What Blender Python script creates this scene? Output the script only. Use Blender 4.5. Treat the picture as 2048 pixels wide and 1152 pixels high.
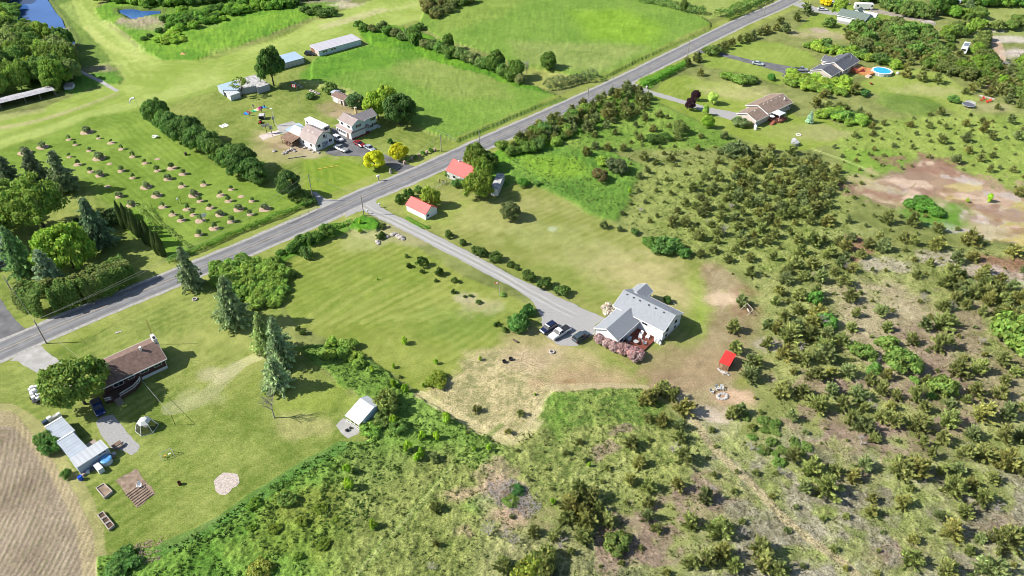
import bpy, math, random
import numpy as np
from mathutils import Vector
R_ = math.radians
for o in list(bpy.data.objects): bpy.data.objects.remove(o)
sc = bpy.context.scene
COL = sc.collection
# ---------------- camera ----------------
CH, CF, CD = 112.0, 1450.0, R_(38.5)      # height, focal length in px of a 2048 px wide picture, depression
cam = bpy.data.cameras.new('camera'); cam.sensor_width = 36; cam.lens = 36*CF/2048
cam.clip_start = 1; cam.clip_end = 6000
co = bpy.data.objects.new('camera', cam); COL.objects.link(co)
co.location = (0, 0, CH); co.rotation_euler = (math.pi/2-CD, 0, 0); sc.camera = co
# ---------------- light ----------------
SAZ, SEL = R_(3.5), R_(39)                # shadows run towards azimuth SAZ from +x
w = bpy.data.worlds.new('World'); sc.world = w; w.use_nodes = True
nt = w.node_tree; sky = nt.nodes.new('ShaderNodeTexSky'); sky.sky_type = 'NISHITA'; sky.sun_disc = False
sky.sun_elevation = SEL; sky.sun_rotation = math.atan2(-math.cos(SAZ), -math.sin(SAZ))
bg = nt.nodes['Background']; nt.links.new(sky.outputs[0], bg.inputs[0]); bg.inputs[1].default_value = 0.085
sl = bpy.data.lights.new('sun', 'SUN'); sl.energy = 4.6; sl.angle = R_(0.5); sl.color = (1, 0.95, 0.87)
so = bpy.data.objects.new('sun', sl); COL.objects.link(so); so.location = (-80, 0, 120)
so.rotation_euler = Vector((math.cos(SAZ)*math.cos(SEL), math.sin(SAZ)*math.cos(SEL), -math.sin(SEL))).to_track_quat('-Z', 'Y').to_euler()
sc.view_settings.view_transform = 'Standard'; sc.view_settings.look = 'None'
sc.view_settings.exposure = 0.87; sc.view_settings.gamma = 1
sc.render.engine = 'CYCLES'; sc.cycles.filter_width = 0.85
# ---------------- helpers ----------------
_s, _c = math.sin(CD), math.cos(CD)
def P(x, y, z=0.0):
    """world point at height z seen at pixel (x, y) of the 2048x1152 photograph"""
    dx = x-1024; dy = -(y-576)
    v = (dx, CF*_c+dy*_s, -CF*_s+dy*_c); t = (CH-z)/-v[2]
    return (v[0]*t, v[1]*t)
def ppm(y): return (y+577)/143.1           # pixels per metre across the picture at row y
def Pn(a):
    a = np.asarray(a, float); dx = a[:, 0]-1024; dy = 576-a[:, 1]
    vz = -CF*_s+dy*_c; t = CH/-vz
    return np.stack([dx*t, (CF*_c+dy*_s)*t], 1)
def hsh(ix, iy, s):
    n = (ix.astype(np.int64)*374761393+iy.astype(np.int64)*668265263+s*1274126177) & 0xffffffff
    n = ((n ^ (n >> 13))*1274126177) & 0xffffffff
    return ((n ^ (n >> 16)) & 0xffff)/65535.0
def vnoise(x, y, sc_, s=0):
    x = x/sc_; y = y/sc_; ix = np.floor(x); iy = np.floor(y); fx = x-ix; fy = y-iy
    fx = fx*fx*(3-2*fx); fy = fy*fy*(3-2*fy)
    a = hsh(ix, iy, s); b = hsh(ix+1, iy, s); c = hsh(ix, iy+1, s); d = hsh(ix+1, iy+1, s)
    return (a*(1-fx)+b*fx)*(1-fy)+(c*(1-fx)+d*fx)*fy
def fbm(x, y, sc_, s=0, o=3):
    t = 0; a = 1; w_ = 0
    for i in range(o):
        t = t+a*vnoise(x*math.cos(.7*i)-y*math.sin(.7*i), x*math.sin(.7*i)+y*math.cos(.7*i), sc_/2**i, s+i*17); w_ += a; a *= .55
    return t/w_
def sdist(px, py, poly):
    """signed distance, positive inside"""
    d = np.full(px.shape, 1e9); ins = np.zeros(px.shape, bool); n = len(poly)
    for i in range(n):
        ax, ay = poly[i]; bx, by = poly[(i+1) % n]; ex, ey = bx-ax, by-ay
        t = np.clip(((px-ax)*ex+(py-ay)*ey)/(ex*ex+ey*ey+1e-9), 0, 1)
        d = np.minimum(d, (px-ax-t*ex)**2+(py-ay-t*ey)**2)
        if ay != by:
            ins ^= ((ay > py) != (by > py)) & (px < ex*(py-ay)/(ey)+ax)
    d = np.sqrt(d); return np.where(ins, d, -d)
def ldist(px, py, line):
    d = np.full(px.shape, 1e9)
    for i in range(len(line)-1):
        ax, ay = line[i]; bx, by = line[i+1]; ex, ey = bx-ax, by-ay
        t = np.clip(((px-ax)*ex+(py-ay)*ey)/(ex*ex+ey*ey+1e-9), 0, 1)
        d = np.minimum(d, (px-ax-t*ex)**2+(py-ay-t*ey)**2)
    return np.sqrt(d)
def smooth(pts, n=6):
    """Catmull-Rom through points"""
    p = [2*np.array(pts[0])-np.array(pts[1])]+[np.array(q, float) for q in pts]+[2*np.array(pts[-1])-np.array(pts[-2])]
    o = []
    for i in range(1, len(p)-2):
        for k in range(n):
            t = k/n
            o.append(.5*((2*p[i])+(p[i+1]-p[i-1])*t+(2*p[i-1]-5*p[i]+4*p[i+1]-p[i+2])*t*t+(3*p[i]-p[i-1]-3*p[i+1]+p[i+2])*t**3))
    o.append(p[-2]); return o
# ---- tagging ----
def tag(o, label=None, cat=None, group=None, kind=None):
    if label: o['label'] = label
    if cat: o['category'] = cat
    if group: o['group'] = group
    if kind: o['kind'] = kind
    return o
def thing(name, label, cat, loc=(0, 0, 0), rz=0, group=None, kind=None):
    o = bpy.data.objects.new(name, None); o.empty_display_size = .3; COL.objects.link(o)
    o.location = loc; o.rotation_euler = (0, 0, rz); return tag(o, label, cat, group, kind)
KIDS = {}
def npmesh(name, V, F, mats, parent=None, col=None, smooth_=False, mi=None, uv=None):
    """mesh from numpy arrays; F is (n,4) or (n,3)"""
    V = np.asarray(V, np.float32); F = np.asarray(F, np.int32); k = F.shape[1]
    me = bpy.data.meshes.new(name); me.vertices.add(len(V)); me.vertices.foreach_set('co', V.ravel())
    me.loops.add(F.size); me.loops.foreach_set('vertex_index', F.ravel())
    me.polygons.add(len(F)); me.polygons.foreach_set('loop_start', np.arange(0, F.size, k, dtype=np.int32))
    if smooth_: me.polygons.foreach_set('use_smooth', np.ones(len(F), bool))
    if mi is not None: me.polygons.foreach_set('material_index', np.asarray(mi, np.int32))
    me.update(calc_edges=True)
    if col is not None:
        at = me.color_attributes.new('Col', 'FLOAT_COLOR', 'POINT')
        c4 = np.ones((len(V), 4), np.float32); c4[:, :3] = col; at.data.foreach_set('color', c4.ravel())
    for m in (mats if isinstance(mats, (list, tuple)) else [mats]): me.materials.append(m)
    o = bpy.data.objects.new(name, me); COL.objects.link(o)
    if parent is not None:
        o.parent = parent; KIDS.setdefault(parent.name, []).append(o)
    return o
class MB:
    """mesh collector; local frame o (origin), a (turn about z)"""
    def __init__(s, o=(0, 0, 0), a=0): s.v = []; s.f = []; s.m = []; s.o = o; s.a = a; s.ca = math.cos(a); s.sa = math.sin(a); s.mi = 0
    def t(s, p): return (s.o[0]+p[0]*s.ca-p[1]*s.sa, s.o[1]+p[0]*s.sa+p[1]*s.ca, s.o[2]+p[2])
    def add(s, vs, fs):
        b = len(s.v); s.v += [s.t(p) for p in vs]; s.f += [tuple(b+i for i in f) for f in fs]; s.m += [s.mi]*len(fs); return s
    def box(s, x0, x1, y0, y1, z0, z1):
        return s.add([(x0, y0, z0), (x1, y0, z0), (x1, y1, z0), (x0, y1, z0), (x0, y0, z1), (x1, y0, z1), (x1, y1, z1), (x0, y1, z1)],
                     [(3, 2, 1, 0), (4, 5, 6, 7), (0, 1, 5, 4), (1, 2, 6, 5), (2, 3, 7, 6), (3, 0, 4, 7)])
    def bbox(s, x0, x1, y0, y1, z0, z1, b=.03):
        """box with chamfered upper edges"""
        v = [(x0, y0, z0), (x1, y0, z0), (x1, y1, z0), (x0, y1, z0), (x0, y0, z1-b), (x1, y0, z1-b), (x1, y1, z1-b), (x0, y1, z1-b),
             (x0+b, y0+b, z1), (x1-b, y0+b, z1), (x1-b, y1-b, z1), (x0+b, y1-b, z1)]
        return s.add(v, [(3, 2, 1, 0), (0, 1, 5, 4), (1, 2, 6, 5), (2, 3, 7, 6), (3, 0, 4, 7), (4, 5, 9, 8), (5, 6, 10, 9), (6, 7, 11, 10), (7, 4, 8, 11), (8, 9, 10, 11)])
    def prism(s, poly, z0, z1):
        n = len(poly); A = sum(poly[i][0]*poly[(i+1) % n][1]-poly[(i+1) % n][0]*poly[i][1] for i in range(n))
        if A < 0: poly = poly[::-1]
        v = [(p[0], p[1], z0) for p in poly]+[(p[0], p[1], z1) for p in poly]
        return s.add(v, [tuple(range(n-1, -1, -1)), tuple(range(n, 2*n))]+[(i, (i+1) % n, n+(i+1) % n, n+i) for i in range(n)])
    def xprism(s, prof, x0, x1):
        """profile in (y, z) run along x"""
        n = len(prof); A = sum(prof[i][0]*prof[(i+1) % n][1]-prof[(i+1) % n][0]*prof[i][1] for i in range(n))
        if A < 0: prof = prof[::-1]
        v = [(x0, p[0], p[1]) for p in prof]+[(x1, p[0], p[1]) for p in prof]
        return s.add(v, [tuple(range(n-1, -1, -1)), tuple(range(n, 2*n))]+[(i, (i+1) % n, n+(i+1) % n, n+i) for i in range(n)])
    def tube(s, p0, p1, r0, r1=None, n=6, cap=True):
        r1 = r0 if r1 is None else r1
        a = Vector(p0); b = Vector(p1); d = (b-a)
        if d.length < 1e-6: return s
        d.normalize(); u = d.orthogonal().normalized(); w_ = d.cross(u)
        v = []
        for c, r in ((a, r0), (b, r1)):
            for i in range(n):
                th = 2*math.pi*i/n; v.append(tuple(c+u*(r*math.cos(th))+w_*(r*math.sin(th))))
        f = [(i, (i+1) % n, n+(i+1) % n, n+i) for i in range(n)]
        if cap: f += [tuple(range(n-1, -1, -1)), tuple(range(n, 2*n))]
        return s.add(v, f)
    def lathe(s, c, prof, n=16):
        v = []; f = []
        for r, z in prof:
            for i in range(n):
                th = 2*math.pi*i/n; v.append((c[0]+r*math.cos(th), c[1]+r*math.sin(th), c[2]+z))
        for k in range(len(prof)-1):
            for i in range(n): f.append((k*n+i, k*n+(i+1) % n, (k+1)*n+(i+1) % n, (k+1)*n+i))
        f.append(tuple(range(n-1, -1, -1))); f.append(tuple(range((len(prof)-1)*n, len(prof)*n)))
        return s.add(v, f)
    def quad(s, a, b, c, d): return s.add([a, b, c, d], [(0, 1, 2, 3)])
    def slab(s, a, b, c, d, th=.06):
        """thick panel hanging th below the quad a b c d"""
        n = (Vector(b)-Vector(a)).cross(Vector(d)-Vector(a)).normalized()
        if n.z < 0: n = -n
        q = [Vector(p) for p in (a, b, c, d)]; v = [tuple(p) for p in q]+[tuple(p-n*th) for p in q]
        return s.add(v, [(0, 1, 2, 3), (7, 6, 5, 4), (0, 4, 5, 1), (1, 5, 6, 2), (2, 6, 7, 3), (3, 7, 4, 0)])
    def build(s, name, mats, parent=None, sm=False):
        if not isinstance(mats, (list, tuple)): mats = [mats]
        me = bpy.data.meshes.new(name)
        off = parent.get('_w', None) if parent is not None else None
        c_, s_ = math.cos(-s.a), math.sin(-s.a)
        vs = s.v if parent is None or off is None else [((p[0]-off[0])*c_-(p[1]-off[1])*s_, (p[0]-off[0])*s_+(p[1]-off[1])*c_, p[2]-off[2]) for p in s.v]
        me.from_pydata(vs, [], s.f); me.update()
        import bmesh
        bm = bmesh.new(); bm.from_mesh(me); bmesh.ops.recalc_face_normals(bm, faces=bm.faces); bm.to_mesh(me); bm.free()
        for m in mats: me.materials.append(m)
        if len(mats) > 1: me.polygons.foreach_set('material_index', s.m)
        if sm: me.polygons.foreach_set('use_smooth', [True]*len(me.polygons))
        o = bpy.data.objects.new(name, me); COL.objects.link(o)
        if parent is not None:
            o.parent = parent
            if off is not None: o['_rz'] = s.a; o.rotation_euler = (0, 0, s.a-parent.get('_rz', 0.0))
        return o
def wthing(name, label, cat, x, y, group=None, kind=None, z=0):
    """a thing whose parts are given in world coordinates"""
    o = thing(name, label, cat, (x, y, z), 0, group, kind); o['_w'] = (x, y, z); return o
def wsub(o, par):
    """let a part act as parent for world-coordinate sub-parts"""
    o['_w'] = tuple(par['_w']); return o
# ---- materials ----
MATS = {}
def mat(name, c, rough=.7, metal=0, noise=.12, nsc=3.0, bump=0, bsc=20, spec=.3, c2=None, stripes=None, objcol=False, aniso=None):
    if name in MATS: return MATS[name]
    m = bpy.data.materials.new(name); m.use_nodes = True; n = m.node_tree.nodes; l = m.node_tree.links
    b = n['Principled BSDF']; b.inputs['Roughness'].default_value = rough; b.inputs['Metallic'].default_value = metal
    b.inputs['Specular IOR Level'].default_value = spec
    tc = n.new('ShaderNodeTexCoord'); out = tc.outputs['Object']
    nz = n.new('ShaderNodeTexNoise'); nz.inputs['Scale'].default_value = nsc; nz.inputs['Detail'].default_value = 5
    if aniso:
        mp = n.new('ShaderNodeMapping'); mp.inputs['Scale'].default_value = aniso; l.new(out, mp.inputs[0]); l.new(mp.outputs[0], nz.inputs['Vector'])
    else: l.new(out, nz.inputs['Vector'])
    r = n.new('ShaderNodeValToRGB'); l.new(nz.outputs['Fac'], r.inputs[0])
    c2 = c2 or tuple(min(1, x*(1+noise)) for x in c)
    r.color_ramp.elements[0].position = .3; r.color_ramp.elements[1].position = .7
    r.color_ramp.elements[0].color = (*[x*(1-noise) for x in c], 1); r.color_ramp.elements[1].color = (*c2, 1)
    colout = r.outputs[0]
    if stripes:   # (period m, axis, darkness)
        per, ax, dk = stripes; wv = n.new('ShaderNodeTexWave'); wv.wave_type = 'BANDS'; wv.bands_direction = ax; wv.wave_profile = 'SIN'
        wv.inputs['Scale'].default_value = math.pi/10/per; wv.inputs['Distortion'].default_value = 0
        l.new(out, wv.inputs['Vector'])
        cr = n.new('ShaderNodeValToRGB'); cr.color_ramp.elements[0].position = 0; cr.color_ramp.elements[1].position = .35
        cr.color_ramp.elements[0].color = (1-dk,)*3+(1,); l.new(wv.outputs['Fac'], cr.inputs[0])
        mx = n.new('ShaderNodeMix'); mx.data_type = 'RGBA'; mx.blend_type = 'MULTIPLY'; mx.inputs[0].default_value = 1
        l.new(colout, mx.inputs[6]); l.new(cr.outputs[0], mx.inputs[7]); colout = mx.outputs[2]
        bp = n.new('ShaderNodeBump'); bp.inputs['Strength'].default_value = .4; bp.inputs['Distance'].default_value = .04
        l.new(wv.outputs['Fac'], bp.inputs['Height']); l.new(bp.outputs[0], b.inputs['Normal'])
    elif bump:
        nb = n.new('ShaderNodeTexNoise'); nb.inputs['Scale'].default_value = bsc; nb.inputs['Detail'].default_value = 4; l.new(out, nb.inputs['Vector'])
        bp = n.new('ShaderNodeBump'); bp.inputs['Strength'].default_value = bump; bp.inputs['Distance'].default_value = .05
        l.new(nb.outputs['Fac'], bp.inputs['Height']); l.new(bp.outputs[0], b.inputs['Normal'])
    if objcol:
        oi = n.new('ShaderNodeObjectInfo'); mx = n.new('ShaderNodeMix'); mx.data_type = 'RGBA'; mx.blend_type = 'MULTIPLY'; mx.inputs[0].default_value = 1
        l.new(colout, mx.inputs[6]); l.new(oi.outputs['Color'], mx.inputs[7]); colout = mx.outputs[2]
    l.new(colout, b.inputs['Base Color'])
    MATS[name] = m; return m
def paint(name, c, rough=.35, metal=0):
    return mat(name, c, rough, metal, .05, 1.5, spec=.5)
def glass(name='window_glass', c=(.015, .02, .03)):
    return mat(name, c, .08, 0, .1, .5, spec=.8)
def glow(name, c, e=2):
    return mat(name, c)
# ================= GROUND =================
def ground_material(name='ground_cover', bumpd=.14):
    m = bpy.data.materials.new(name); m.use_nodes = True; n = m.node_tree.nodes; l = m.node_tree.links
    b = n['Principled BSDF']; b.inputs['Roughness'].default_value = .95; b.inputs['Specular IOR Level'].default_value = .1
    at = n.new('ShaderNodeAttribute'); at.attribute_name = 'Col'
    tc = n.new('ShaderNodeTexCoord')
    def nz(scale, det, rough=.6):
        t = n.new('ShaderNodeTexNoise'); t.inputs['Scale'].default_value = scale; t.inputs['Detail'].default_value = det
        t.inputs['Roughness'].default_value = rough; l.new(tc.outputs['Object'], t.inputs['Vector']); return t
    a = nz(3.0, 7, .8); c = nz(.35, 3)
    tx = n.new('ShaderNodeAttribute'); tx.attribute_name = 'Tex'
    mk = n.new('ShaderNodeMath'); mk.operation = 'SUBTRACT'; mk.inputs[1].default_value = .5; l.new(a.outputs['Fac'], mk.inputs[0])
    mk2 = n.new('ShaderNodeMath'); mk2.operation = 'MULTIPLY'; l.new(mk.outputs[0], mk2.inputs[0]); l.new(tx.outputs['Fac'], mk2.inputs[1])
    ma = n.new('ShaderNodeMapRange'); ma.inputs[1].default_value = -.2; ma.inputs[2].default_value = .2; ma.inputs[3].default_value = .25; ma.inputs[4].default_value = 1.75
    l.new(mk2.outputs[0], ma.inputs[0])
    mc = n.new('ShaderNodeMapRange'); mc.inputs[1].default_value = .3; mc.inputs[2].default_value = .7; mc.inputs[3].default_value = .9; mc.inputs[4].default_value = 1.1
    l.new(c.outputs['Fac'], mc.inputs[0])
    mm = n.new('ShaderNodeMath'); mm.operation = 'MULTIPLY'; l.new(ma.outputs[0], mm.inputs[0]); l.new(mc.outputs[0], mm.inputs[1])
    vm = n.new('ShaderNodeVectorMath'); vm.operation = 'SCALE'; l.new(at.outputs['Color'], vm.inputs[0]); l.new(mm.outputs[0], vm.inputs['Scale'])
    l.new(vm.outputs[0], b.inputs['Base Color'])
    bp = n.new('ShaderNodeBump'); bp.inputs['Strength'].default_value = .7; bp.inputs['Distance'].default_value = bumpd
    l.new(a.outputs['Fac'], bp.inputs['Height']); l.new(bp.outputs[0], b.inputs['Normal'])
    return m
GM = ground_material()
# fan-shaped tessellation that gets coarser with distance, closed by wide outer cells that reach the horizon
nr, nc = 820, 1150
tt = np.linspace(0, 1, nr); ys = 1/(1/52+(1/440-1/52)*tt)            # even in apparent size
rows = np.concatenate([[-3000, -800, -200, -20, 30], ys, [460, 520, 700, 1200, 2500, 5500]])
us = np.linspace(-1.0, 1.0, nc)
cols = np.concatenate([[-40, -8, -3, -1.6, -1.15], us, [1.15, 1.6, 3, 8, 40]])
half = np.where(rows < 52, 100.0, np.maximum(100, rows*.66+36)); half = np.where(rows > 440, 440*.66+36, half)
GX = cols[None, :]*half[:, None]; GY = np.repeat(rows[:, None], len(cols), 1)
sh = GX.shape; gx = GX.ravel(); gy = GY.ravel(); N = gx.size
n30 = fbm(gx, gy, 30, 1, 3); n8 = fbm(gx, gy, 9, 5, 3); n2 = fbm(gx, gy, 2.2, 9, 3); n07 = fbm(gx, gy, .8, 13, 2)
nw = fbm(gx, gy, 4.0, 21, 3)-.5
C = np.zeros((N, 3)); H = np.zeros(N); TX = np.full(N, .8); REG = np.zeros(N, np.int8)
V3 = lambda c: np.array(c, float)
def sel(pw, mar):
    x0, y0 = pw.min(0)-mar; x1, y1 = pw.max(0)+mar
    return np.nonzero((gx > x0) & (gx < x1) & (gy > y0) & (gy < y1))[0]
def blend(i, m, ca, cb, mixn, a):
    c = ca+(cb-ca)*mixn[:, None]; k = (m*a)[:, None]; C[i] = C[i]*(1-k)+c*k
def S01(x): x = np.clip(x, 0, 1); return x*x*(3-2*x)
def L(poly, ca, cb=None, soft=.8, warp=1.2, a=1, h=None, hn=0, con=1.2, mow=None, mowa=.1, md=None, reg=None, fine=.5, sm=False):
    pw = Pn(smooth([tuple(q) for q in poly]+[tuple(poly[0])], 5)[:-1] if sm else poly); i = sel(pw, soft+warp+2)
    d0 = sdist(gx[i], gy[i], pw); d = d0+warp*nw[i]*2
    m = S01(d/soft+.5); ca = V3(ca); cb = V3(cb if cb is not None else ca*1.25)
    mixn = (1-fine)*n8[i]+fine*(.45*n2[i]+.55*n07[i]); mixn = np.clip((mixn-.5)*2.2*con+.5, 0, 1)
    if mow:
        if md:
            A, B_ = P(*md[0]), P(*md[1]); l_ = math.hypot(B_[0]-A[0], B_[1]-A[1]); nx_, ny_ = -(B_[1]-A[1])/l_, (B_[0]-A[0])/l_; d0 = gx[i]*nx_+gy[i]*ny_+1.1*(n30[i]-.5)*4
        st = np.sin(2*np.pi*d0/mow+3*(n8[i]-.5)+1.0*nw[i])*S01((n30[i]-.25)*3); mixn = np.clip(mixn+st*mowa*3, 0, 1)
    blend(i, m, ca, cb, mixn, a)
    if h is not None: TX[i] = TX[i]*(1-m)+m*(.75 if hn == 0 else 1.2)
    if h is not None:
        hh = h+hn*(.6*n2[i]+.4*n07[i]-.5)*2; H[i] = H[i]*(1-m)+hh*m
    if reg is not None: REG[i[d > 0]] = reg
    return i, m
def B(x, y, r, c, a=.7, asp=1.0, ang=0, cb=None, soft=.6, warp=.5):
    """natural patch round pixel (x, y), radius r metres"""
    X, Y = P(x, y); R = r*max(asp, 1)*1.8+1; i = np.nonzero((abs(gx-X) < R) & (abs(gy-Y) < R))[0]
    ca, sa = math.cos(ang), math.sin(ang); u = (gx[i]-X)*ca+(gy[i]-Y)*sa; v = -(gx[i]-X)*sa+(gy[i]-Y)*ca
    d = 1-np.hypot(u/(r*asp), v/r)+warp*nw[i]*2; m = S01(d/soft); c = V3(c); cb = V3(cb if cb is not None else c*1.3)
    blend(i, m, c, cb, np.clip((.5*n2[i]+.5*n07[i]-.5)*2+.5, 0, 1), a)
def LN(pts, wd, c, a=.8, cb=None, soft=.5, warp=.4, h=None, sm=True):
    pw = Pn(smooth(pts) if sm else pts); i = sel(pw, wd+2); d = wd/2-ldist(gx[i], gy[i], pw)+warp*nw[i]*2
    m = S01(d/soft+.5); c = V3(c); cb = V3(cb if cb is not None else c*1.25)
    blend(i, m, c, cb, np.clip((.5*n2[i]+.5*n07[i]-.5)*2+.5, 0, 1), a)
    if h is not None: H[i] = H[i]*(1-m)+h*m
LAWN = (.108, .155, .026); LAWN2 = (.225, .26, .068)
YEL = (.2, .235, .055); YEL2 = (.29, .30, .09)
LUSH = (.06, .14, .02); LUSH2 = (.125, .225, .04)
HAY = (.10, .19, .025); HAY2 = (.165, .255, .045)
SCR = (.105, .13, .035); SCR2 = (.235, .255, .085)
DRY = (.26, .215, .09); DRY2 = (.42, .36, .19)
BRN = (.20, .145, .085); BRN2 = (.31, .235, .15)
SOIL = (.19, .15, .105); SOIL2 = (.335, .275, .20)
MAU = (.135, .12, .085); MAU2 = (.285, .26, .20)
# base cover everywhere
C[:] = V3(SCR)+(V3(SCR2)-V3(SCR))*np.clip((.3*n30+.3*n8+.4*n2-.5)*2.4+.45, 0, 1)[:, None]
H[:] = .12*(n2-.3)
# --- upper left: airfield, marsh ---
L([(-200, 240), (160, 235), (330, 110), (500, 90), (650, 30), (900, -40), (1500, -60), (900, 40), (740, 85), (600, 150), (915, 290), (700, 420), (400, 550), (-200, 780)], LAWN, LAWN2, h=0, soft=3, mow=2.2, mowa=.05)
L([(-150, 190), (100, 190), (240, 150), (300, 108), (210, 50), (150, -30), (-300, -60)], (.09, .15, .03), (.15, .22, .04), h=.15, hn=.25)
L([(125, -60), (250, -60), (190, 20), (240, 70), (295, 110), (340, 122), (430, 118), (560, 75), (690, 20), (860, -40), (1200, -60), (870, 30), (700, 80), (560, 128), (440, 178), (300, 215), (160, 250), (-100, 330), (-200, 300), (-150, 245), (60, 225), (150, 190), (250, 160), (205, 100), (160, 50)], (.19, .26, .045), (.27, .33, .085), h=0, soft=1.5, mow=3, mowa=.1, fine=.3)
L([(190, 20), (225, 0), (330, -30), (640, -30), (700, 5), (640, 30), (560, 62), (470, 95), (390, 121), (330, 121), (290, 105), (250, 65), (205, 40)], (.08, .19, .018), (.16, .28, .03), h=.45, hn=.5, soft=.8, con=1.3, reg=4)
L([(300, 20), (400, 0), (600, -30), (700, -10), (640, 25), (560, 20), (420, 35), (330, 60)], (.07, .14, .02), (.12, .2, .03), h=.4, hn=.5, a=.8, soft=4)
B(320, 50, 12, (.25, .22, .13), .6, 2.2); B(285, 45, 9, (.2, .17, .12), .6, 1.5)
LN([(140, 10), (175, 45), (200, 62), (230, 90), (300, 125)], 9, (.30, .36, .10), .35); LN([(175, 55), (225, 95), (290, 118)], 4, (.36, .38, .13), .4)
LN([(210, 45), (280, 103)], 5, (.38, .42, .15), .35); LN([(270, 122), (200, 130), (250, 128)], 3, (.33, .38, .12), .4)
# runway streaks
LN([(-60, 300), (60, 268), (180, 232), (330, 190), (430, 160)], 8, (.26, .31, .09), .55)
LN([(-40, 262), (60, 245), (140, 222), (230, 190)], 3.0, (.30, .27, .14), .65); LN([(-20, 242), (40, 228), (80, 222)], 5, (.28, .26, .13), .4)
LN([(0, 275), (100, 245), (200, 205), (240, 190)], 4, (.14, .2, .03), .5); LN([(340, 207), (420, 180), (500, 160)], 5, (.13, .19, .03), .5)
LN([(650, 52), (690, 42), (730, 30), (760, 20)], 7, (.33, .31, .16), .7); LN([(760, 25), (850, 5)], 4, (.30, .31, .13), .4)
LN([(440, 105), (560, 90), (640, 45), (760, 10)], 9, (.28, .33, .09), .35)
L([(545, 2), (600, -20), (720, -20), (700, 5), (660, 8), (600, 8)], (.2, .17, .12), (.27, .23, .17), a=.8)
B(690, 10, 5, (.42, .36, .26), .7, 2)
# weedy point by the old concrete strip
L([(150, 150), (215, 130), (245, 158), (240, 168), (200, 172), (150, 190), (125, 185)], (.07, .16, .018), (.11, .22, .03), h=.35, hn=.4)
B(200, 140, 6, (.25, .19, .13), .6, 1.6)
# --- hay field beside farm ---
L([(604, 168), (598, 152), (622, 128), (640, 112), (735, 92), (760, 65), (830, 75), (980, 150), (1130, 198), (1070, 218), (1000, 247), (914, 284), (860, 266), (730, 205), (680, 185)], HAY, HAY2, h=.75, hn=.3, soft=.5, warp=.3, con=.9, reg=2)
i_, m_ = L([(600, 155), (640, 112), (735, 92), (850, 110), (830, 130), (700, 148), (620, 168)], (.05, .15, .012), (.11, .24, .02), a=.75, soft=6)
L([(800, 125), (900, 120), (1000, 160), (1020, 200), (900, 200), (780, 150)], (.17, .21, .05), (.26, .28, .09), a=.55, soft=9)
# field edge weeds
L([(715, 60), (760, 48), (830, 60), (900, 90), (1000, 130), (1060, 168), (1100, 190), (1040, 178), (960, 150), (880, 130), (800, 100), (740, 95)], (.055, .15, .014), (.12, .25, .02), h=.6, hn=.6)
# --- big hay field ---
L([(838, 50), (850, 20), (985, -60), (1300, -30), (1330, 12), (1400, 33), (1422, 48), (1420, 60), (1360, 86), (1280, 121), (1203, 160), (1160, 157), (1110, 150), (1050, 140), (985, 110), (880, 78)], HAY, HAY2, h=.75, hn=.3, soft=.5, warp=.3, con=.9, reg=3)
L([(1140, 25), (1250, 22), (1330, 60), (1300, 95), (1180, 80)], (.13, .24, .015), (.2, .33, .03), a=.75, soft=12)
L([(1020, 85), (1300, 95), (1200, 150), (1040, 130)], (.17, .2, .06), (.28, .29, .11), a=.5, soft=9)
L([(850, 20), (985, -40), (1100, -40), (1000, 40), (880, 70)], (.14, .2, .035), (.22, .28, .06), a=.6, soft=10)
L([(1030, 150), (1060, 137), (1130, 150), (1160, 158), (1100, 180), (1050, 170)], YEL, YEL2, h=0, soft=1)
L([(1270, -60), (1620, -60), (1540, 2), (1450, 28), (1420, 40), (1330, 12), (1290, -10)], (.17, .225, .045), (.24, .29, .08), h=0, soft=2)
# --- orchard lawn ---
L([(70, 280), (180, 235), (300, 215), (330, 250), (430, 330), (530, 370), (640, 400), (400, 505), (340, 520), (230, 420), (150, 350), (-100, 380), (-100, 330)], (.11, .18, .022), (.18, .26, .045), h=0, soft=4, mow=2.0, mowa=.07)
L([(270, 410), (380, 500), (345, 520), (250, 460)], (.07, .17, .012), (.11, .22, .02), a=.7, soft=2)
L([(600, 300), (700, 318), (790, 352), (720, 385), (650, 400), (610, 380)], (.12, .2, .02), (.19, .25, .035), h=0, soft=4, mow=2.4)
L([(510, 262), (600, 280), (620, 310), (560, 330), (500, 310)], (.22, .22, .08), (.32, .28, .14), a=.7, soft=5)
B(575, 292, 6, BRN, .7, 2.2); B(545, 275, 5, (.33, .27, .15), .7, 1.6); B(612, 300, 5, (.3, .24, .17), .7, 2.4, -.5)
B(700, 215, 9, (.2, .15, .09), .7, 1.4); B(690, 228, 5, (.3, .22, .15), .6, 1.4)
LN([(605, 165), (640, 172), (700, 188)], 4, (.28, .3, .1), .6)
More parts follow.
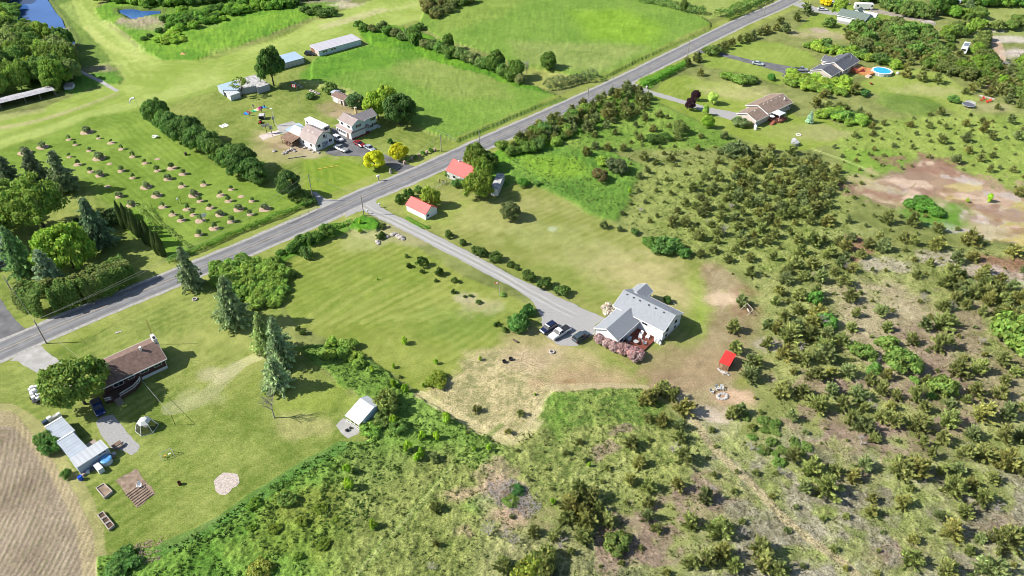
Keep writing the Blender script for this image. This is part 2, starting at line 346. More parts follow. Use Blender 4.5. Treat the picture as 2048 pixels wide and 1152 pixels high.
# verges along the road get yellowish
# --- lower-left homestead lawn ---
L([(-200, 790), (-100, 745), (100, 680), (250, 620), (400, 555), (560, 500), (690, 440), (700, 455), (600, 505), (560, 530), (560, 690), (645, 742), (700, 792), (740, 800), (735, 880), (690, 888), (560, 958), (500, 1000), (430, 1045), (360, 1092), (280, 1097), (205, 1110), (150, 1000), (90, 900), (-200, 700)], LAWN, LAWN2, h=0, mow=2.2, mowa=.06, md=((300, 950), (420, 880)), soft=1.5, warp=.5)
L([(320, 680), (430, 640), (560, 690), (640, 750), (560, 830), (400, 800), (340, 740)], (.19, .225, .05), (.27, .28, .09), a=.5, soft=10)
LN([(440, 760), (480, 730), (520, 712), (555, 705)], 3, (.36, .34, .18), .7); LN([(345, 815), (400, 800), (440, 765), (470, 735)], 4, (.27, .27, .14), .5)
B(425, 750, 3, (.33, .3, .18), .6, 1.4); B(600, 850, 5, (.3, .27, .12), .5, 1.6); B(400, 795, 4, (.24, .25, .11), .6, 1.6)
B(520, 680, 8, (.25, .27, .08), .4, 2); B(640, 800, 6, (.2, .25, .04), .4, 2)
# --- ploughed field ---
i_, m_ = L([(-400, 640), (0, 806), (40, 838), (75, 880), (108, 925), (140, 975), (165, 1020), (183, 1060), (193, 1110), (200, 1200), (260, 1400), (-600, 1400)], SOIL, SOIL2, h=.02, soft=.6, warp=.5, reg=1)
cx_, cy_ = P(-900, 1150); rr = np.hypot(gx[i_]-cx_, gy[i_]-cy_)
rw = .5+.5*np.sin(2*np.pi*rr/.95+2.2*(n8[i_]-.5)+2.5*(n30[i_]-.5)); H[i_] += (.05*rw+.12*(n07[i_]-.5))*m_; C[i_] *= (1-.28*(m_*S01((rw-.55)*3)*S01((n2[i_]-.3)*3)))[:, None]
rw2 = S01((n07[i_]-.45)*5)*(rw > .45); C[i_] = C[i_]*(1-.35*(m_*rw2)[:, None])+V3((.10, .12, .035))*(.35*(m_*rw2)[:, None])
LN([(-30, 800), (60, 855), (120, 940), (170, 1030), (195, 1152)], 4, (.32, .27, .14), .5)
# --- lush weeds bottom ---
L([(195, 1115), (285, 1097), (360, 1094), (432, 1046), (520, 988), (600, 936), (690, 890), (760, 880), (830, 900), (760, 1000), (700, 1100), (650, 1240), (200, 1240)], (.07, .15, .02), (.155, .26, .045), h=.6, hn=.6, soft=.5, warp=.5, con=1.4)
L([(700, 900), (900, 880), (800, 1000), (720, 1050), (660, 1000)], (.11, .16, .035), (.19, .24, .065), h=.35, hn=.5, soft=8)
L([(640, 1065), (700, 1040), (760, 990), (830, 1000), (800, 1240), (600, 1240)], (.10, .14, .025), (.19, .26, .055), h=.45, hn=.5, soft=9, fine=.7)
B(600, 1050, 9, (.14, .17, .03), .6, 1.5); B(640, 1010, 6, (.13, .15, .03), .5, 1.5)
LN([(330, 1100), (430, 1052), (520, 993), (600, 941), (680, 898)], 3.0, (.05, .13, .02), .6, cb=(.09, .2, .05), h=.55)
# weeds strip
L([(585, 695), (640, 690), (690, 690), (760, 735), (830, 788), (900, 830), (1000, 885), (1100, 940), (1000, 960), (850, 900), (740, 880), (755, 820), (720, 795), (640, 740)], (.08, .15, .022), (.16, .25, .05), h=.5, hn=.5, soft=.6, con=1.3)
# --- central lawn ---
L([(560, 600), (560, 530), (600, 505), (700, 452), (760, 445), (930, 555), (1040, 600), (1075, 640), (1180, 700), (1300, 770), (1260, 778), (1110, 776), (1020, 690), (1000, 870), (960, 870), (830, 782), (760, 730), (690, 690), (600, 655)], (.145, .19, .03), (.225, .255, .06), h=0, mow=2.3, mowa=.1, md=((590, 655), (760, 565)), soft=1, warp=.8, fine=.5)
L([(790, 390), (880, 368), (985, 385), (1040, 360), (1100, 380), (1190, 425), (1300, 485), (1380, 515), (1440, 535), (1490, 600), (1500, 780), (1440, 880), (1400, 830), (1280, 775), (1180, 765), (1210, 640), (1050, 560), (760, 410)], (.16, .19, .04), (.24, .25, .08), h=0, mow=2.3, mowa=.08, md=((1000, 480), (1180, 400)), soft=1, warp=.8, fine=.5)
B(900, 430, 10, (.19, .24, .045), .5, 2); B(1000, 430, 10, (.26, .25, .1), .5, 2, .5); B(1100, 470, 9, (.23, .25, .09), .5, 2)
B(1290, 550, 11, (.33, .28, .14), .6, 1.8, -.3); B(1180, 510, 8, (.25, .25, .1), .5, 2); B(1350, 590, 7, (.31, .27, .13), .5, 1.6)
B(1105, 458, 1.6, (.3, .34, .22), .7); B(740, 560, 14, (.12, .175, .025), .45, 2, .5); B(1130, 560, 8, (.13, .18, .03), .4, 2, -.4)
L([(1180, 700), (1250, 720), (1330, 700), (1370, 660), (1400, 600), (1420, 640), (1400, 700), (1340, 745), (1280, 770), (1200, 745)], (.12, .18, .025), (.18, .23, .045), a=.7, soft=4, mow=1.8, mowa=.12)
L([(1370, 560), (1400, 540), (1425, 600), (1415, 680), (1395, 640), (1385, 600)], (.2, .27, .04), (.28, .34, .08), a=.6, soft=4)
LN([(1425, 540), (1450, 575), (1465, 620), (1455, 665), (1440, 700), (1420, 730), (1380, 755), (1320, 772)], 7, (.17, .105, .065), .8, cb=(.3, .22, .15), soft=3, warp=1.5)
# stripes running across the lower lawn
for k in range(9):
    x0 = 590+k*34; LN([(x0, 655-k*4+k*k*.3), (x0+90, 590+k*4), (x0+150, 555+k*6)], 1.4, (.26, .28, .08), .35, soft=.8)
# dry straw area
L([(930, 712), (1010, 690), (1060, 690), (1100, 745), (1110, 778), (1080, 800), (1085, 825), (1060, 860), (1025, 882), (985, 872), (930, 842), (880, 808), (840, 790), (880, 760), (930, 745)], (.20, .195, .085), (.40, .34, .18), h=.05, hn=.1, soft=3, warp=2, con=1.5, fine=.8)
L([(1010, 640), (1100, 660), (1180, 700), (1240, 740), (1290, 776), (1120, 778), (1050, 740), (1000, 700)], (.20, .18, .075), (.34, .28, .15), a=.75, soft=5, warp=2, con=1.3)
B(1080, 720, 6, (.37, .28, .19), .5, 1.5); B(1180, 760, 7, (.27, .2, .11), .6, 2); B(1150, 765, 5, (.25, .18, .11), .5, 2); B(1140, 770, 2, (.17, .11, .05), .7)
LN([(1110, 790), (1090, 815), (1062, 855), (1030, 880)], 3, (.45, .38, .22), .6); LN([(840, 790), (930, 842), (985, 873), (1025, 884)], 2.5, (.42, .36, .2), .6)
LN([(1290, 776), (1200, 774), (1100, 776)], 2, (.36, .31, .18), .6)
B(955, 610, 5, (.32, .28, .16), .7, 1.5); B(930, 598, 3, (.3, .27, .17), .7, 1.5); B(920, 640, 9, (.09, .16, .03), .35, 2)
B(780, 470, 6, (.27, .24, .14), .6, 2.5, -.3); B(730, 485, 6, (.27, .28, .12), .5, 2)
# brown ground round the fire pit and play area
L([(1400, 545), (1460, 545), (1520, 590), (1540, 640), (1500, 700), (1480, 760), (1520, 800), (1500, 830), (1430, 850), (1400, 830), (1330, 800), (1310, 770), (1380, 730), (1420, 680), (1430, 620)], (.185, .15, .075), (.31, .26, .155), h=.03, a=.9, soft=5, warp=2.5, con=1.2)
B(1455, 600, 4, (.42, .32, .22), .8, 1.4); B(1500, 620, 4.5, (.15, .09, .05), .8, 1.4); B(1500, 585, 4, (.18, .1, .06), .6, 1.4)
B(1420, 840, 6, (.4, .33, .28), .75, 1.2); B(1475, 795, 4, (.4, .28, .19), .8, 1.2); B(1440, 795, 3.6, (.3, .2, .13), .8); B(1380, 740, 9, (.2, .14, .085), .6, 1.8)
B(1400, 720, 9, (.23, .18, .1), .5, 1.8); B(1370, 800, 2.5, (.37, .32, .22), .6)
# lush meadow
L([(960, 335), (1010, 300), (1100, 285), (1200, 300), (1290, 330), (1260, 400), (1235, 445), (1200, 440), (1130, 398), (1045, 362), (990, 380), (960, 370)], (.068, .155, .022), (.135, .24, .038), h=.45, hn=.45, soft=2, con=1.2)
L([(1040, 310), (1160, 320), (1180, 350), (1100, 360), (1050, 340)], (.12, .22, .015), (.2, .33, .025), a=.5, soft=6)
L([(1130, 370), (1250, 390), (1240, 445), (1200, 440), (1140, 400)], (.06, .13, .02), (.1, .19, .03), a=.5, soft=6)
L([(1110, 280), (1250, 210), (1290, 195), (1420, 250), (1500, 290), (1400, 300), (1250, 300), (1150, 300)], (.09, .17, .025), (.17, .25, .045), h=.35, hn=.4, soft=4, con=1.2)
# --- scrubland colouring ---
L([(1290, 320), (1700, 330), (1700, 480), (1560, 560), (1380, 510), (1260, 440)], (.12, .16, .035), (.235, .265, .08), h=.2, hn=.35, soft=8, con=1.3, fine=.7)
L([(1600, 260), (1850, 230), (2048, 230), (2300, 300), (2300, 380), (2048, 390), (1860, 320), (1740, 340)], (.14, .2, .035), (.24, .3, .07), h=.15, hn=.3, soft=8, con=1.2)
L([(1690, 300), (1780, 300), (1830, 330), (1730, 360), (1680, 340)], (.09, .2, .02), (.15, .27, .03), a=.6, soft=5)
L([(1500, 560), (1750, 500), (2048, 500), (2400, 560), (2500, 900), (1750, 840), (1560, 760)], (.12, .15, .04), (.26, .275, .10), h=.2, hn=.3, soft=10, con=1.3, fine=.7)
L([(1640, 570), (1800, 560), (1900, 640), (1920, 760), (1780, 800), (1700, 700)], (.2, .16, .10), (.37, .31, .21), h=.05, hn=.15, a=.8, soft=8, warp=5)
L([(1850, 700), (2100, 720), (2200, 800), (2100, 860), (1950, 840), (1850, 780)], (.18, .14, .09), (.32, .27, .18), a=.7, soft=8, warp=5)
L([(1400, 850), (1500, 880), (1600, 860), (1800, 900), (2048, 930), (2300, 1000), (2200, 1400), (1500, 1400), (1380, 1240), (1400, 1060), (1380, 960)], MAU, MAU2, h=.12, hn=.3, a=.85, soft=12, warp=7, con=1.3, fine=.8)
L([(1000, 900), (1150, 830), (1300, 800), (1400, 870), (1380, 960), (1250, 1010), (1100, 1000), (980, 960)], (.095, .13, .032), (.25, .275, .085), h=.25, hn=.45, soft=8, con=1.3, fine=.8)
L([(1105, 785), (1280, 778), (1330, 810), (1300, 850), (1120, 850), (1070, 840)], (.075, .13, .025), (.19, .24, .06), h=.3, hn=.4, soft=1, con=1.4, fine=.85)
L([(1100, 790), (1150, 785), (1140, 840), (1120, 880), (1090, 850)], (.07, .16, .018), (.13, .23, .035), a=.6, soft=4)
L([(700, 1000), (900, 900), (1000, 960), (1000, 1080), (900, 1200), (680, 1200)], (.095, .125, .03), (.225, .255, .075), h=.3, hn=.5, soft=8, con=1.3, fine=.8)
L([(980, 1060), (1300, 1060), (1340, 1260), (950, 1260)], (.11, .12, .055), (.28, .285, .12), h=.25, hn=.45, soft=10, con=1.3, fine=.8)
for (x, y, r, asp) in [(1480, 880, 9, 1.5), (1500, 900, 7, 1.6), (1800, 900, 12, 1.8), (1870, 980, 10, 1.5), (2000, 1130, 10, 1.6), (1660, 1080, 7, 1.5), (1740, 1140, 5, 1.2), (1980, 900, 9, 1.6), (1250, 960, 5, 1.5), (1350, 1090, 8, 1.6), (1600, 610, 9, 1.6), (1680, 470, 9, 1.6), (1940, 640, 9, 1.6)]:
    B(x, y, r, (.15, .185, .05), .55, asp, .3, cb=(.30, .32, .12), warp=1.6)
for (x, y, r, asp) in [(1200, 905, 2, 1.6), (1245, 860, 1.6, 1.4), (1385, 1020, 6, 1.6), (1290, 1080, 6, 2), (1690, 885, 5, 1.6), (1715, 960, 4, 1.4), (1850, 880, 6, 1.8), (1990, 1040, 5, 1.3), (1780, 1110, 4, 1.5), (1240, 1110, 5, 1.5), (1420, 990, 5, 1.5), (1620, 780, 4, 1.5), (1660, 840, 6, 1.6), (1900, 660, 8, 1.8), (1830, 790, 7, 1.8)]:
    B(x, y, r, (.15, .105, .08), .7, asp, .3, cb=(.27, .20, .155), warp=1.6)
for k in range(24): B(1420+(k*97 % 640), 890+(k*61 % 260), 3+(k*5 % 4), (.12, .155, .04), .5, 1.6, .3, cb=(.25, .28, .09), warp=1.6, soft=.9)
# trail
TR = (.29, .25, .14)
LN([(1385, 832), (1410, 875), (1455, 925), (1510, 975), (1560, 1030), (1620, 1080), (1690, 1130), (1740, 1180)], 1.7, TR, .95, cb=(.34, .29, .17), soft=.5, warp=.12)
LN([(1190, 640), (1190, 640)], .1, TR, 0)
for dx in (0, 12): LN([(700+dx, 1160), (760+dx, 1090), (830+dx, 1015), (900+dx*.8, 935), (1000+dx*.5, 850)], .8, (.10, .15, .03), .6, soft=.6, warp=.15)
LN([(706, 1160), (766, 1090), (836, 1015), (905, 935)], .7, (.3, .33, .12), .5, soft=.6, warp=.15)
LN([(1625, 298), (1700, 325), (1755, 350)], .8, (.33, .38, .13), .8, soft=.5, warp=.1)
# brush-pile clearing
B(1000, 1000, 7.5, (.3, .21, .14), .9, 1.35, -.3, cb=(.45, .33, .24), warp=.7); B(1000, 945, 4, (.22, .17, .11), .7, 1.2); B(930, 990, 3, (.27, .2, .13), .8, 1.5)
B(990, 1015, 2, (.42, .3, .2), .8, 2); B(960, 1010, 4, (.06, .15, .015), .6, 1.3)
# rock flat
RK = [(1700, 379), (1740, 362), (1795, 348), (1826, 345), (1830, 324), (1850, 319), (1880, 326), (1925, 345), (1985, 375), (2060, 402), (2300, 430), (2300, 530), (2060, 492), (1985, 478), (1930, 462), (1895, 445), (1870, 412), (1825, 404), (1792, 413), (1752, 404)]
L(RK, (.33, .225, .16), (.45, .35, .26), h=0, soft=1, warp=1.2, con=1.2, reg=5)
LN(RK[:11]+RK[15:], 2.6, (.16, .105, .075), .55, cb=(.24, .17, .12), soft=1.5, warp=1.2)
LN(RK[12:], 2.2, (.18, .13, .09), .5, soft=1.5, warp=1.2)
for (x, y, r, asp, c) in [(1860, 340, 8, 1.6, (.17, .10, .07)), (1890, 355, 7, 1.8, (.2, .12, .085)), (1720, 380, 5, 1.5, (.18, .11, .08)), (1760, 395, 4, 2, (.22, .17, .10)), (1790, 387, 4, 2, (.2, .13, .09)),
                          (1960, 375, 7, 2, (.25, .18, .12)), (2020, 440, 9, 1.6, (.27, .25, .07)), (1990, 450, 4, 2, (.33, .29, .11)), (1930, 372, 3, 1.6, (.33, .28, .12)), (1900, 400, 4, 2, (.33, .28, .09)), (2030, 470, 6, 1.5, (.3, .26, .08)), (1740, 365, 4, 2, (.28, .25, .12)), (1815, 350, 4, 1.5, (.2, .14, .1))]:
    B(x, y, r, c, .8, asp, -.2, warp=1.2, soft=.4)
for (x, y, r, asp) in [(1790, 378, 5, 2), (1855, 398, 4, 2), (1925, 360, 3, 1.5), (1940, 430, 7, 2), (1960, 450, 6, 2), (1985, 425, 5, 1.6), (2000, 390, 3, 1.5)]:
    B(x, y, r, (.34, .31, .29), .6, asp, -.2, warp=1.2, soft=.3)
LN([(1790, 412), (1800, 400), (1832, 366)], .6, (.16, .14, .07), .6); LN([(1840, 375), (1900, 400), (1960, 400)], 1.2, (.2, .16, .1), .6)
for k in range(26): B(1740+k*12, 345+k*3.6+((k*37) % 50), 2.2+(k*7 % 3), (.19, .11, .075) if k % 2 else (.27, .23, .12), .65, 1.8, -.3, warp=1.3, soft=.5)
B(1870, 425, 9, (.07, .17, .015), .9, 1.4)
# bare red-brown patches
for (x, y, r, asp) in [(1713, 480, 2.6, 1.4), (1725, 500, 3, 1.8), (1708, 520, 2, 1.2), (2025, 535, 6, 2.2), (1980, 260, 0, 1)]:
    if r: B(x, y, r, (.17, .085, .055), .9, asp, -.4, cb=(.25, .14, .1))
for (x, y, r) in [(1990, 555, 6), (1950, 545, 4), (1885, 520, 5), (1770, 530, 5), (1540, 690, 3)]:
    B(x, y, r, (.27, .22, .17), .65, 1.8, 0, cb=(.40, .35, .31))
# --- right-hand homes ---
L([(1296, 195), (1330, 158), (1370, 150), (1400, 160), (1500, 175), (1560, 215), (1600, 235), (1640, 230), (1690, 262), (1680, 285), (1610, 300), (1560, 300), (1500, 285), (1400, 245)], (.15, .21, .03), (.22, .27, .055), h=0, soft=1.2, mow=2, mowa=.09)
B(1480, 185, 10, (.3, .28, .13), .65, 1.8, -.3); B(1440, 170, 9, (.24, .27, .08), .5, 2); B(1640, 265, 7, (.26, .24, .12), .6, 1.8); B(1590, 262, 9, (.2, .22, .07), .5, 1.8)
L([(1400, 112), (1420, 95), (1480, 82), (1560, 85), (1620, 105), (1640, 125), (1610, 140), (1560, 170), (1500, 150), (1410, 135)], (.155, .215, .035), (.22, .28, .06), h=0, soft=1.2, mow=2, mowa=.07)
L([(1590, 60), (1640, 20), (1700, 10), (1860, 35), (1860, 55), (1780, 72), (1650, 78)], (.14, .2, .03), (.2, .26, .05), h=0, soft=1.5)
B(1650, 70, 9, (.3, .25, .15), .7, 2.5, -.2); B(1790, 65, 6, (.28, .25, .13), .6, 1.5); B(1640, 62, 4, (.3, .24, .19), .8, 1.5); B(1820, 40, 5, (.33, .27, .16), .7, 1.4)
L([(1720, 165), (1790, 130), (1880, 145), (1960, 200), (1930, 235), (1870, 210), (1800, 200), (1740, 185)], (.16, .22, .035), (.24, .29, .07), h=0, soft=2, mow=2)
L([(1760, 185), (1850, 195), (1890, 215), (1860, 235), (1790, 225), (1750, 205)], (.085, .15, .025), (.14, .22, .04), h=.25, hn=.2, soft=3, a=.75)
B(1860, 180, 8, (.28, .27, .12), .6, 1.8); B(1980, 215, 6, (.26, .24, .12), .6, 1.6); B(1985, 175, 4, (.2, .12, .08), .8, 1.6); B(2000, 165, 3, (.22, .13, .1), .7)
L([(1950, 0), (2100, -20), (2300, 60), (2200, 120), (1980, 60)], (.2, .25, .06), (.28, .32, .1), a=.6, soft=6)
LN([(1960, 68), (1985, 78), (1998, 100), (2000, 125), (2010, 145), (2030, 165)], 4.5, (.35, .24, .16), .9, cb=(.44, .33, .24), h=0)
B(2035, 108, 8, (.38, .33, .28), .8, 1.5); B(2020, 78, 6, (.4, .36, .32), .8, 2); B(1985, 62, 4, (.38, .35, .3), .7, 1.6)
L([(1870, -30), (1960, -30), (1960, 30), (1870, 25)], (.14, .2, .04), (.2, .26, .07), a=.7, soft=4)
# right scrub: grass clearings brighter, thickets browner
# field beyond (north-east)
# verges
ROAD = smooth([(-500, 905), (-100, 744), (0, 702.5), (128, 647), (255, 594.5), (403, 534), (512, 488.5), (640, 433), (724, 394), (832, 349), (928, 305), (1024, 262), (1088, 234), (1239, 165), (1344, 113), (1469, 51), (1544, 18), (1620, -17), (1800, -95)], 5)
RW = Pn(ROAD)
i = sel(RW, 14); dr = ldist(gx[i], gy[i], RW)+nw[i]*1.5; m = S01((9.5-dr)/2.0)
H[i] *= (1-S01((7.5-dr)/2)); blend(i, m*(dr > 0), V3((.16, .205, .035)), V3((.26, .285, .08)), np.clip((.5*n2[i]+.5*n8[i]-.5)*2.2+.5, 0, 1), .9)
# lush patch at the corner (after the verge)
L([(700, 458), (712, 440), (725, 433), (748, 438), (760, 449), (752, 462), (722, 463)], (.05, .16, .012), (.10, .24, .02), h=.8, hn=.3, soft=.6, warp=.6)
LN([(548, 530), (600, 500), (640, 480), (690, 460)], 3, (.07, .17, .015), .8, h=.4)
# shadow of the tall hay painted as dark lines along the roadside field edges
LN([(916, 284), (1000, 248), (1075, 215), (1130, 199)], 1.8, (.045, .12, .012), .6, sm=False)
LN([(1204, 160), (1280, 121), (1360, 86), (1420, 61)], 1.5, (.05, .12, .015), .5, sm=False)
# dark shrubby edge along road (south-east side)
L([(965, 325), (1000, 300), (1080, 258), (1180, 213), (1260, 180), (1290, 195), (1230, 240), (1120, 290), (1000, 330)], (.06, .16, .014), (.12, .24, .025), h=.5, hn=.5, soft=1)
L([(1270, 165), (1340, 132), (1372, 120), (1380, 128), (1300, 176)], (.06, .15, .014), (.11, .22, .025), h=.4, hn=.4, soft=1)
def flat(poly, z=0., mar=1.0):
    pw = Pn(poly); i = sel(pw, 4); m = S01(sdist(gx[i], gy[i], pw)/mar+1.2); H[i] = H[i]*(1-m)+z*m
# ponds: sunk bed, water sheet built below
PONDS = [[(-200, -80), (30, -60), (52, -30), (80, -40), (96, 0), (110, 22), (124, 38), (128, 50), (136, 65), (147, 78), (150, 90), (140, 100), (100, 105), (60, 90), (20, 62), (8, 42), (20, 38), (38, 34), (38, 22), (20, 12), (-40, 10)],
         [(236, 19), (258, 16), (285, 20), (322, 20), (318, 28), (300, 29), (285, 33), (272, 36), (262, 37), (252, 30), (240, 26)]]
for q in PONDS:
    pw = Pn(q); i = sel(pw, 6); d = sdist(gx[i], gy[i], pw)+nw[i]*1.5; m = S01(d/1.5+.7); H[i] = H[i]*(1-m)-1.1*m
    blend(i, m, V3((.05, .05, .03)), V3((.08, .08, .04)), n2[i], 1)
    m2 = S01(1-abs(d+1.5)/2.5); blend(i, m2, V3((.06, .1, .02)), V3((.12, .14, .05)), n2[i], .7)
B(290, 42, 7, (.24, .21, .13), .8, 2.2, cb=(.33, .29, .19)); B(0, 25, 10, (.08, .16, .02), .8, 2)
# flat pads under everything that is paved or built
DW = [(690, 436), (713, 424), (728, 421), (742, 430), (772, 444), (820, 468), (874, 496), (930, 525), (987, 556), (1029, 577), (1061, 599), (1076, 621), (1084, 638), (1083, 658), (1096, 677), (1119, 691), (1154, 692), (1166, 681), (1190, 668), (1190, 651), (1211, 637), (1131, 601), (1079, 576), (1022, 550), (937, 503), (837, 453), (790, 430), (764, 415), (752, 406), (755, 398), (775, 385), (760, 378), (724, 394), (700, 404)]
FD = [(650, 305), (664, 311), (730, 313), (752, 319), (772, 330), (790, 339), (797, 345), (797, 352), (790, 362), (855, 336), (834, 334), (812, 328), (785, 316), (765, 307), (745, 296), (711, 279), (698, 272), (683, 262), (665, 254), (662, 262), (672, 287)]
PAVED = [('driveway', DW, 'gravel', .016), ('farm_driveway', FD, 'asphalt_new', .012),
 ('concrete_driveway', [(20, 722), (38, 708), (76, 688), (86, 694), (104, 712), (118, 722), (140, 745), (165, 765), (150, 785), (118, 780), (100, 768), (86, 754), (60, 738), (36, 722)], 'concrete', .012),
 ('neighbour_driveway', [(-150, 560), (0, 598), (22, 628), (41, 650), (55, 659), (60, 672), (30, 690), (-60, 740), (-200, 760)], 'asphalt_new', .012),
 ('gravel_pad', [(193, 842), (205, 833), (226, 829), (240, 846), (262, 872), (280, 892), (276, 902), (262, 911), (240, 900), (222, 897), (208, 878), (196, 856)], 'gravel', .012),
 ('farm_lane', [(625, 384), (632, 383), (650, 398), (664, 399), (690, 399), (700, 410), (640, 430), (634, 421), (641, 414), (636, 405)], 'gravel', .012),
 ('patio', [(517, 272), (526, 280), (545, 274), (566, 267), (560, 260), (540, 264)], 'concrete_pink', .012),
 ('paved_yard', [(552, 251), (585, 242), (600, 250), (596, 262), (566, 268), (558, 262)], 'concrete', .02),
 ('old_concrete_strip', [(150, 140), (160, 140), (200, 158), (239, 181), (232, 184), (196, 164)], 'concrete', .03),
 ('bungalow_driveway', [(1235, 181), (1250, 172), (1268, 166), (1290, 176), (1301, 181), (1374, 202), (1414, 214), (1471, 225), (1500, 232), (1500, 244), (1461, 240), (1404, 222), (1369, 209), (1294, 187), (1270, 180)], 'gravel', .012),
 ('blue_house_driveway', [(1386, 108), (1400, 98), (1415, 90), (1436, 103), (1499, 119), (1536, 125), (1593, 135), (1625, 144), (1640, 155), (1610, 163), (1581, 158), (1563, 152), (1568, 147), (1536, 137), (1480, 122), (1434, 110), (1405, 106)], 'asphalt_new', .012),
 ('far_driveway', [(1585, 10), (1605, 3), (1640, 18), (1670, 22), (1700, 24), (1700, 32), (1660, 30), (1620, 22)], 'gravel', .012),
 ('back_lane', [(1730, 14), (1760, 19), (1811, 29), (1862, 39), (1870, 45), (1850, 45), (1800, 35), (1740, 24)], 'gravel_brown', .012),
 ('garden_plot', [(231, 961), (272, 937), (311, 988), (273, 1016)], 'tilled', .03),
 ('gravel_circle', [(427, 962), (436, 953), (447, 945), (462, 946), (475, 948), (478, 956), (479, 965), (473, 973), (464, 977), (460, 984), (451, 990), (441, 990), (431, 982), (430, 974)], 'gravel_pink', .03),
 ('shed_patio', [(672, 851), (687, 836), (722, 860), (716, 868), (697, 877), (682, 866)], 'concrete', .02),
]
for nm, q, mt, z in PAVED: flat(q, 0)
PADS = [[(1190, 640), (1230, 590), (1280, 565), (1370, 625), (1330, 700), (1260, 720), (1170, 680)], [(180, 740), (290, 690), (340, 760), (220, 830)],
        [(80, 850), (130, 840), (230, 920), (150, 960)], [(685, 830), (720, 795), (765, 840), (715, 875)], [(1430, 700), (1490, 700), (1490, 770), (1430, 760)],
        [(1400, 770), (1480, 770), (1480, 820), (1400, 820)], [(1470, 200), (1590, 180), (1590, 270), (1480, 270)], [(1610, 120), (1700, 100), (1800, 130), (1790, 165), (1640, 175)],
        [(1660, 30), (1760, 20), (1760, 60), (1680, 65)], [(1920, 80), (1950, 80), (1945, 118), (1915, 115)], [(1920, 190), (1990, 190), (1980, 222), (1920, 222)],
        [(970, 340), (1015, 340), (1010, 400), (970, 400)], [(600, 90), (730, 60), (740, 90), (640, 120)], [(430, 150), (620, 120), (620, 160), (440, 205)]]
for q in PADS: flat(q, 0)
# tall crop stays clear of the road ribbon
GZ = H.reshape(sh)
V = np.stack([gx, gy, H], 1); nR, nC = sh
idx = np.arange(N).reshape(sh)
F = np.stack([idx[:-1, :-1], idx[:-1, 1:], idx[1:, 1:], idx[1:, :-1]], -1).reshape(-1, 4)
Rf = REG.reshape(sh)[:-1, :-1].ravel()
C = np.clip(C, 0, 1)
for rid, nm, lab in [(0, 'ground', None), (1, 'ploughed_field', 'brown ploughed field with curved furrows at the lower left corner'), (2, 'hay_field', 'green hay field behind the farmhouse'),
                     (3, 'hay_field', 'large green hay field beyond the hedgerow'), (4, 'marsh_meadow', 'bright weedy meadow between the mown airstrips'), (5, 'rock_ground', 'flat pale bedrock with orange and grey stains')]:
    f = F[Rf == rid]
    if len(f) == 0: continue
    used, inv = np.unique(f, return_inverse=True)
    o = npmesh(nm, V[used], inv.reshape(-1, 4), GM, col=C[used], smooth_=True); o['kind'] = 'structure'
    ta = o.data.attributes.new('Tex', 'FLOAT', 'POINT'); ta.data.foreach_set('value', TX[used].astype(np.float32))
    if lab: o['label'] = lab
def ground_z(x, y):
    i = np.searchsorted(rows, y)-1; i = max(0, min(nR-2, i)); hw = half[i]; j = np.searchsorted(cols, x/hw)-1; j = max(0, min(nC-2, j)); return float(GZ[i, j])
# ---- paved sheets ----
asphalt = mat('asphalt', (.15, .15, .155), .9, 0, .15, .35, .3, 30, c2=(.20, .20, .203))
asphalt_new = mat('asphalt_dark', (.105, .105, .11), .9, 0, .2, .35, .3, 30, c2=(.16, .16, .165))
gravel = mat('gravel', (.27, .265, .26), .95, 0, .12, 2.6, .6, 12, c2=(.335, .33, .32))
gravel_brown = mat('gravel_brown', (.24, .21, .17), .95, 0, .25, .8, .6, 12, c2=(.35, .31, .25))
gravel_pink = mat('gravel_pink', (.38, .32, .27), .95, 0, .25, 2.5, .6, 12, c2=(.52, .45, .40))
concrete = mat('concrete', (.30, .29, .27), .9, 0, .15, .5, .2, 10, c2=(.38, .37, .35))
concrete_pink = mat('concrete_pink', (.46, .39, .34), .9, 0, .1, .8, c2=(.55, .48, .43))
tilled = mat('tilled_soil', (.19, .135, .095), .95, 0, .25, 1.2, .8, 5, c2=(.30, .225, .165))
shoulder = mat('shoulder_gravel', (.29, .275, .255), .95, 0, .2, 1.5, .5, 12, c2=(.37, .36, .335))
GMAT = dict(gravel=gravel, asphalt_new=asphalt_new, concrete=concrete, concrete_pink=concrete_pink, tilled=tilled, gravel_pink=gravel_pink, gravel_brown=gravel_brown)
import mathutils.geometry as mg
def sheet(name, pts, z, m, label=None, rough=.18, seed=0, world=False, kind='structure', th=0):
    """flat sheet with a slightly irregular outline"""
    rnd = random.Random(seed+len(pts)); pw = [tuple(p) for p in (pts if world else Pn(pts))]
    o = []; n = len(pw)
    for i in range(n):
        a, b = pw[i], pw[(i+1) % n]; Ld = math.hypot(b[0]-a[0], b[1]-a[1]); k = max(1, int(Ld/1.0)); o.append(a)
        for j in range(1, k):
            t = j/k; o.append((a[0]+(b[0]-a[0])*t+rnd.uniform(-rough, rough), a[1]+(b[1]-a[1])*t+rnd.uniform(-rough, rough)))
    tri = mg.tessellate_polygon([[Vector((p[0], p[1], 0)) for p in o]])
    me = bpy.data.meshes.new(name); me.from_pydata([(p[0], p[1], z) for p in o], [], [tuple(t) for t in tri]); me.update()
    import bmesh
    bm = bmesh.new(); bm.from_mesh(me)
    for f in bm.faces:
        f.normal_update()
        if f.normal.z < 0: f.normal_flip()
    bm.to_mesh(me); bm.free(); me.materials.append(m)
    ob = bpy.data.objects.new(name, me); COL.objects.link(ob); return tag(ob, label, kind=kind)
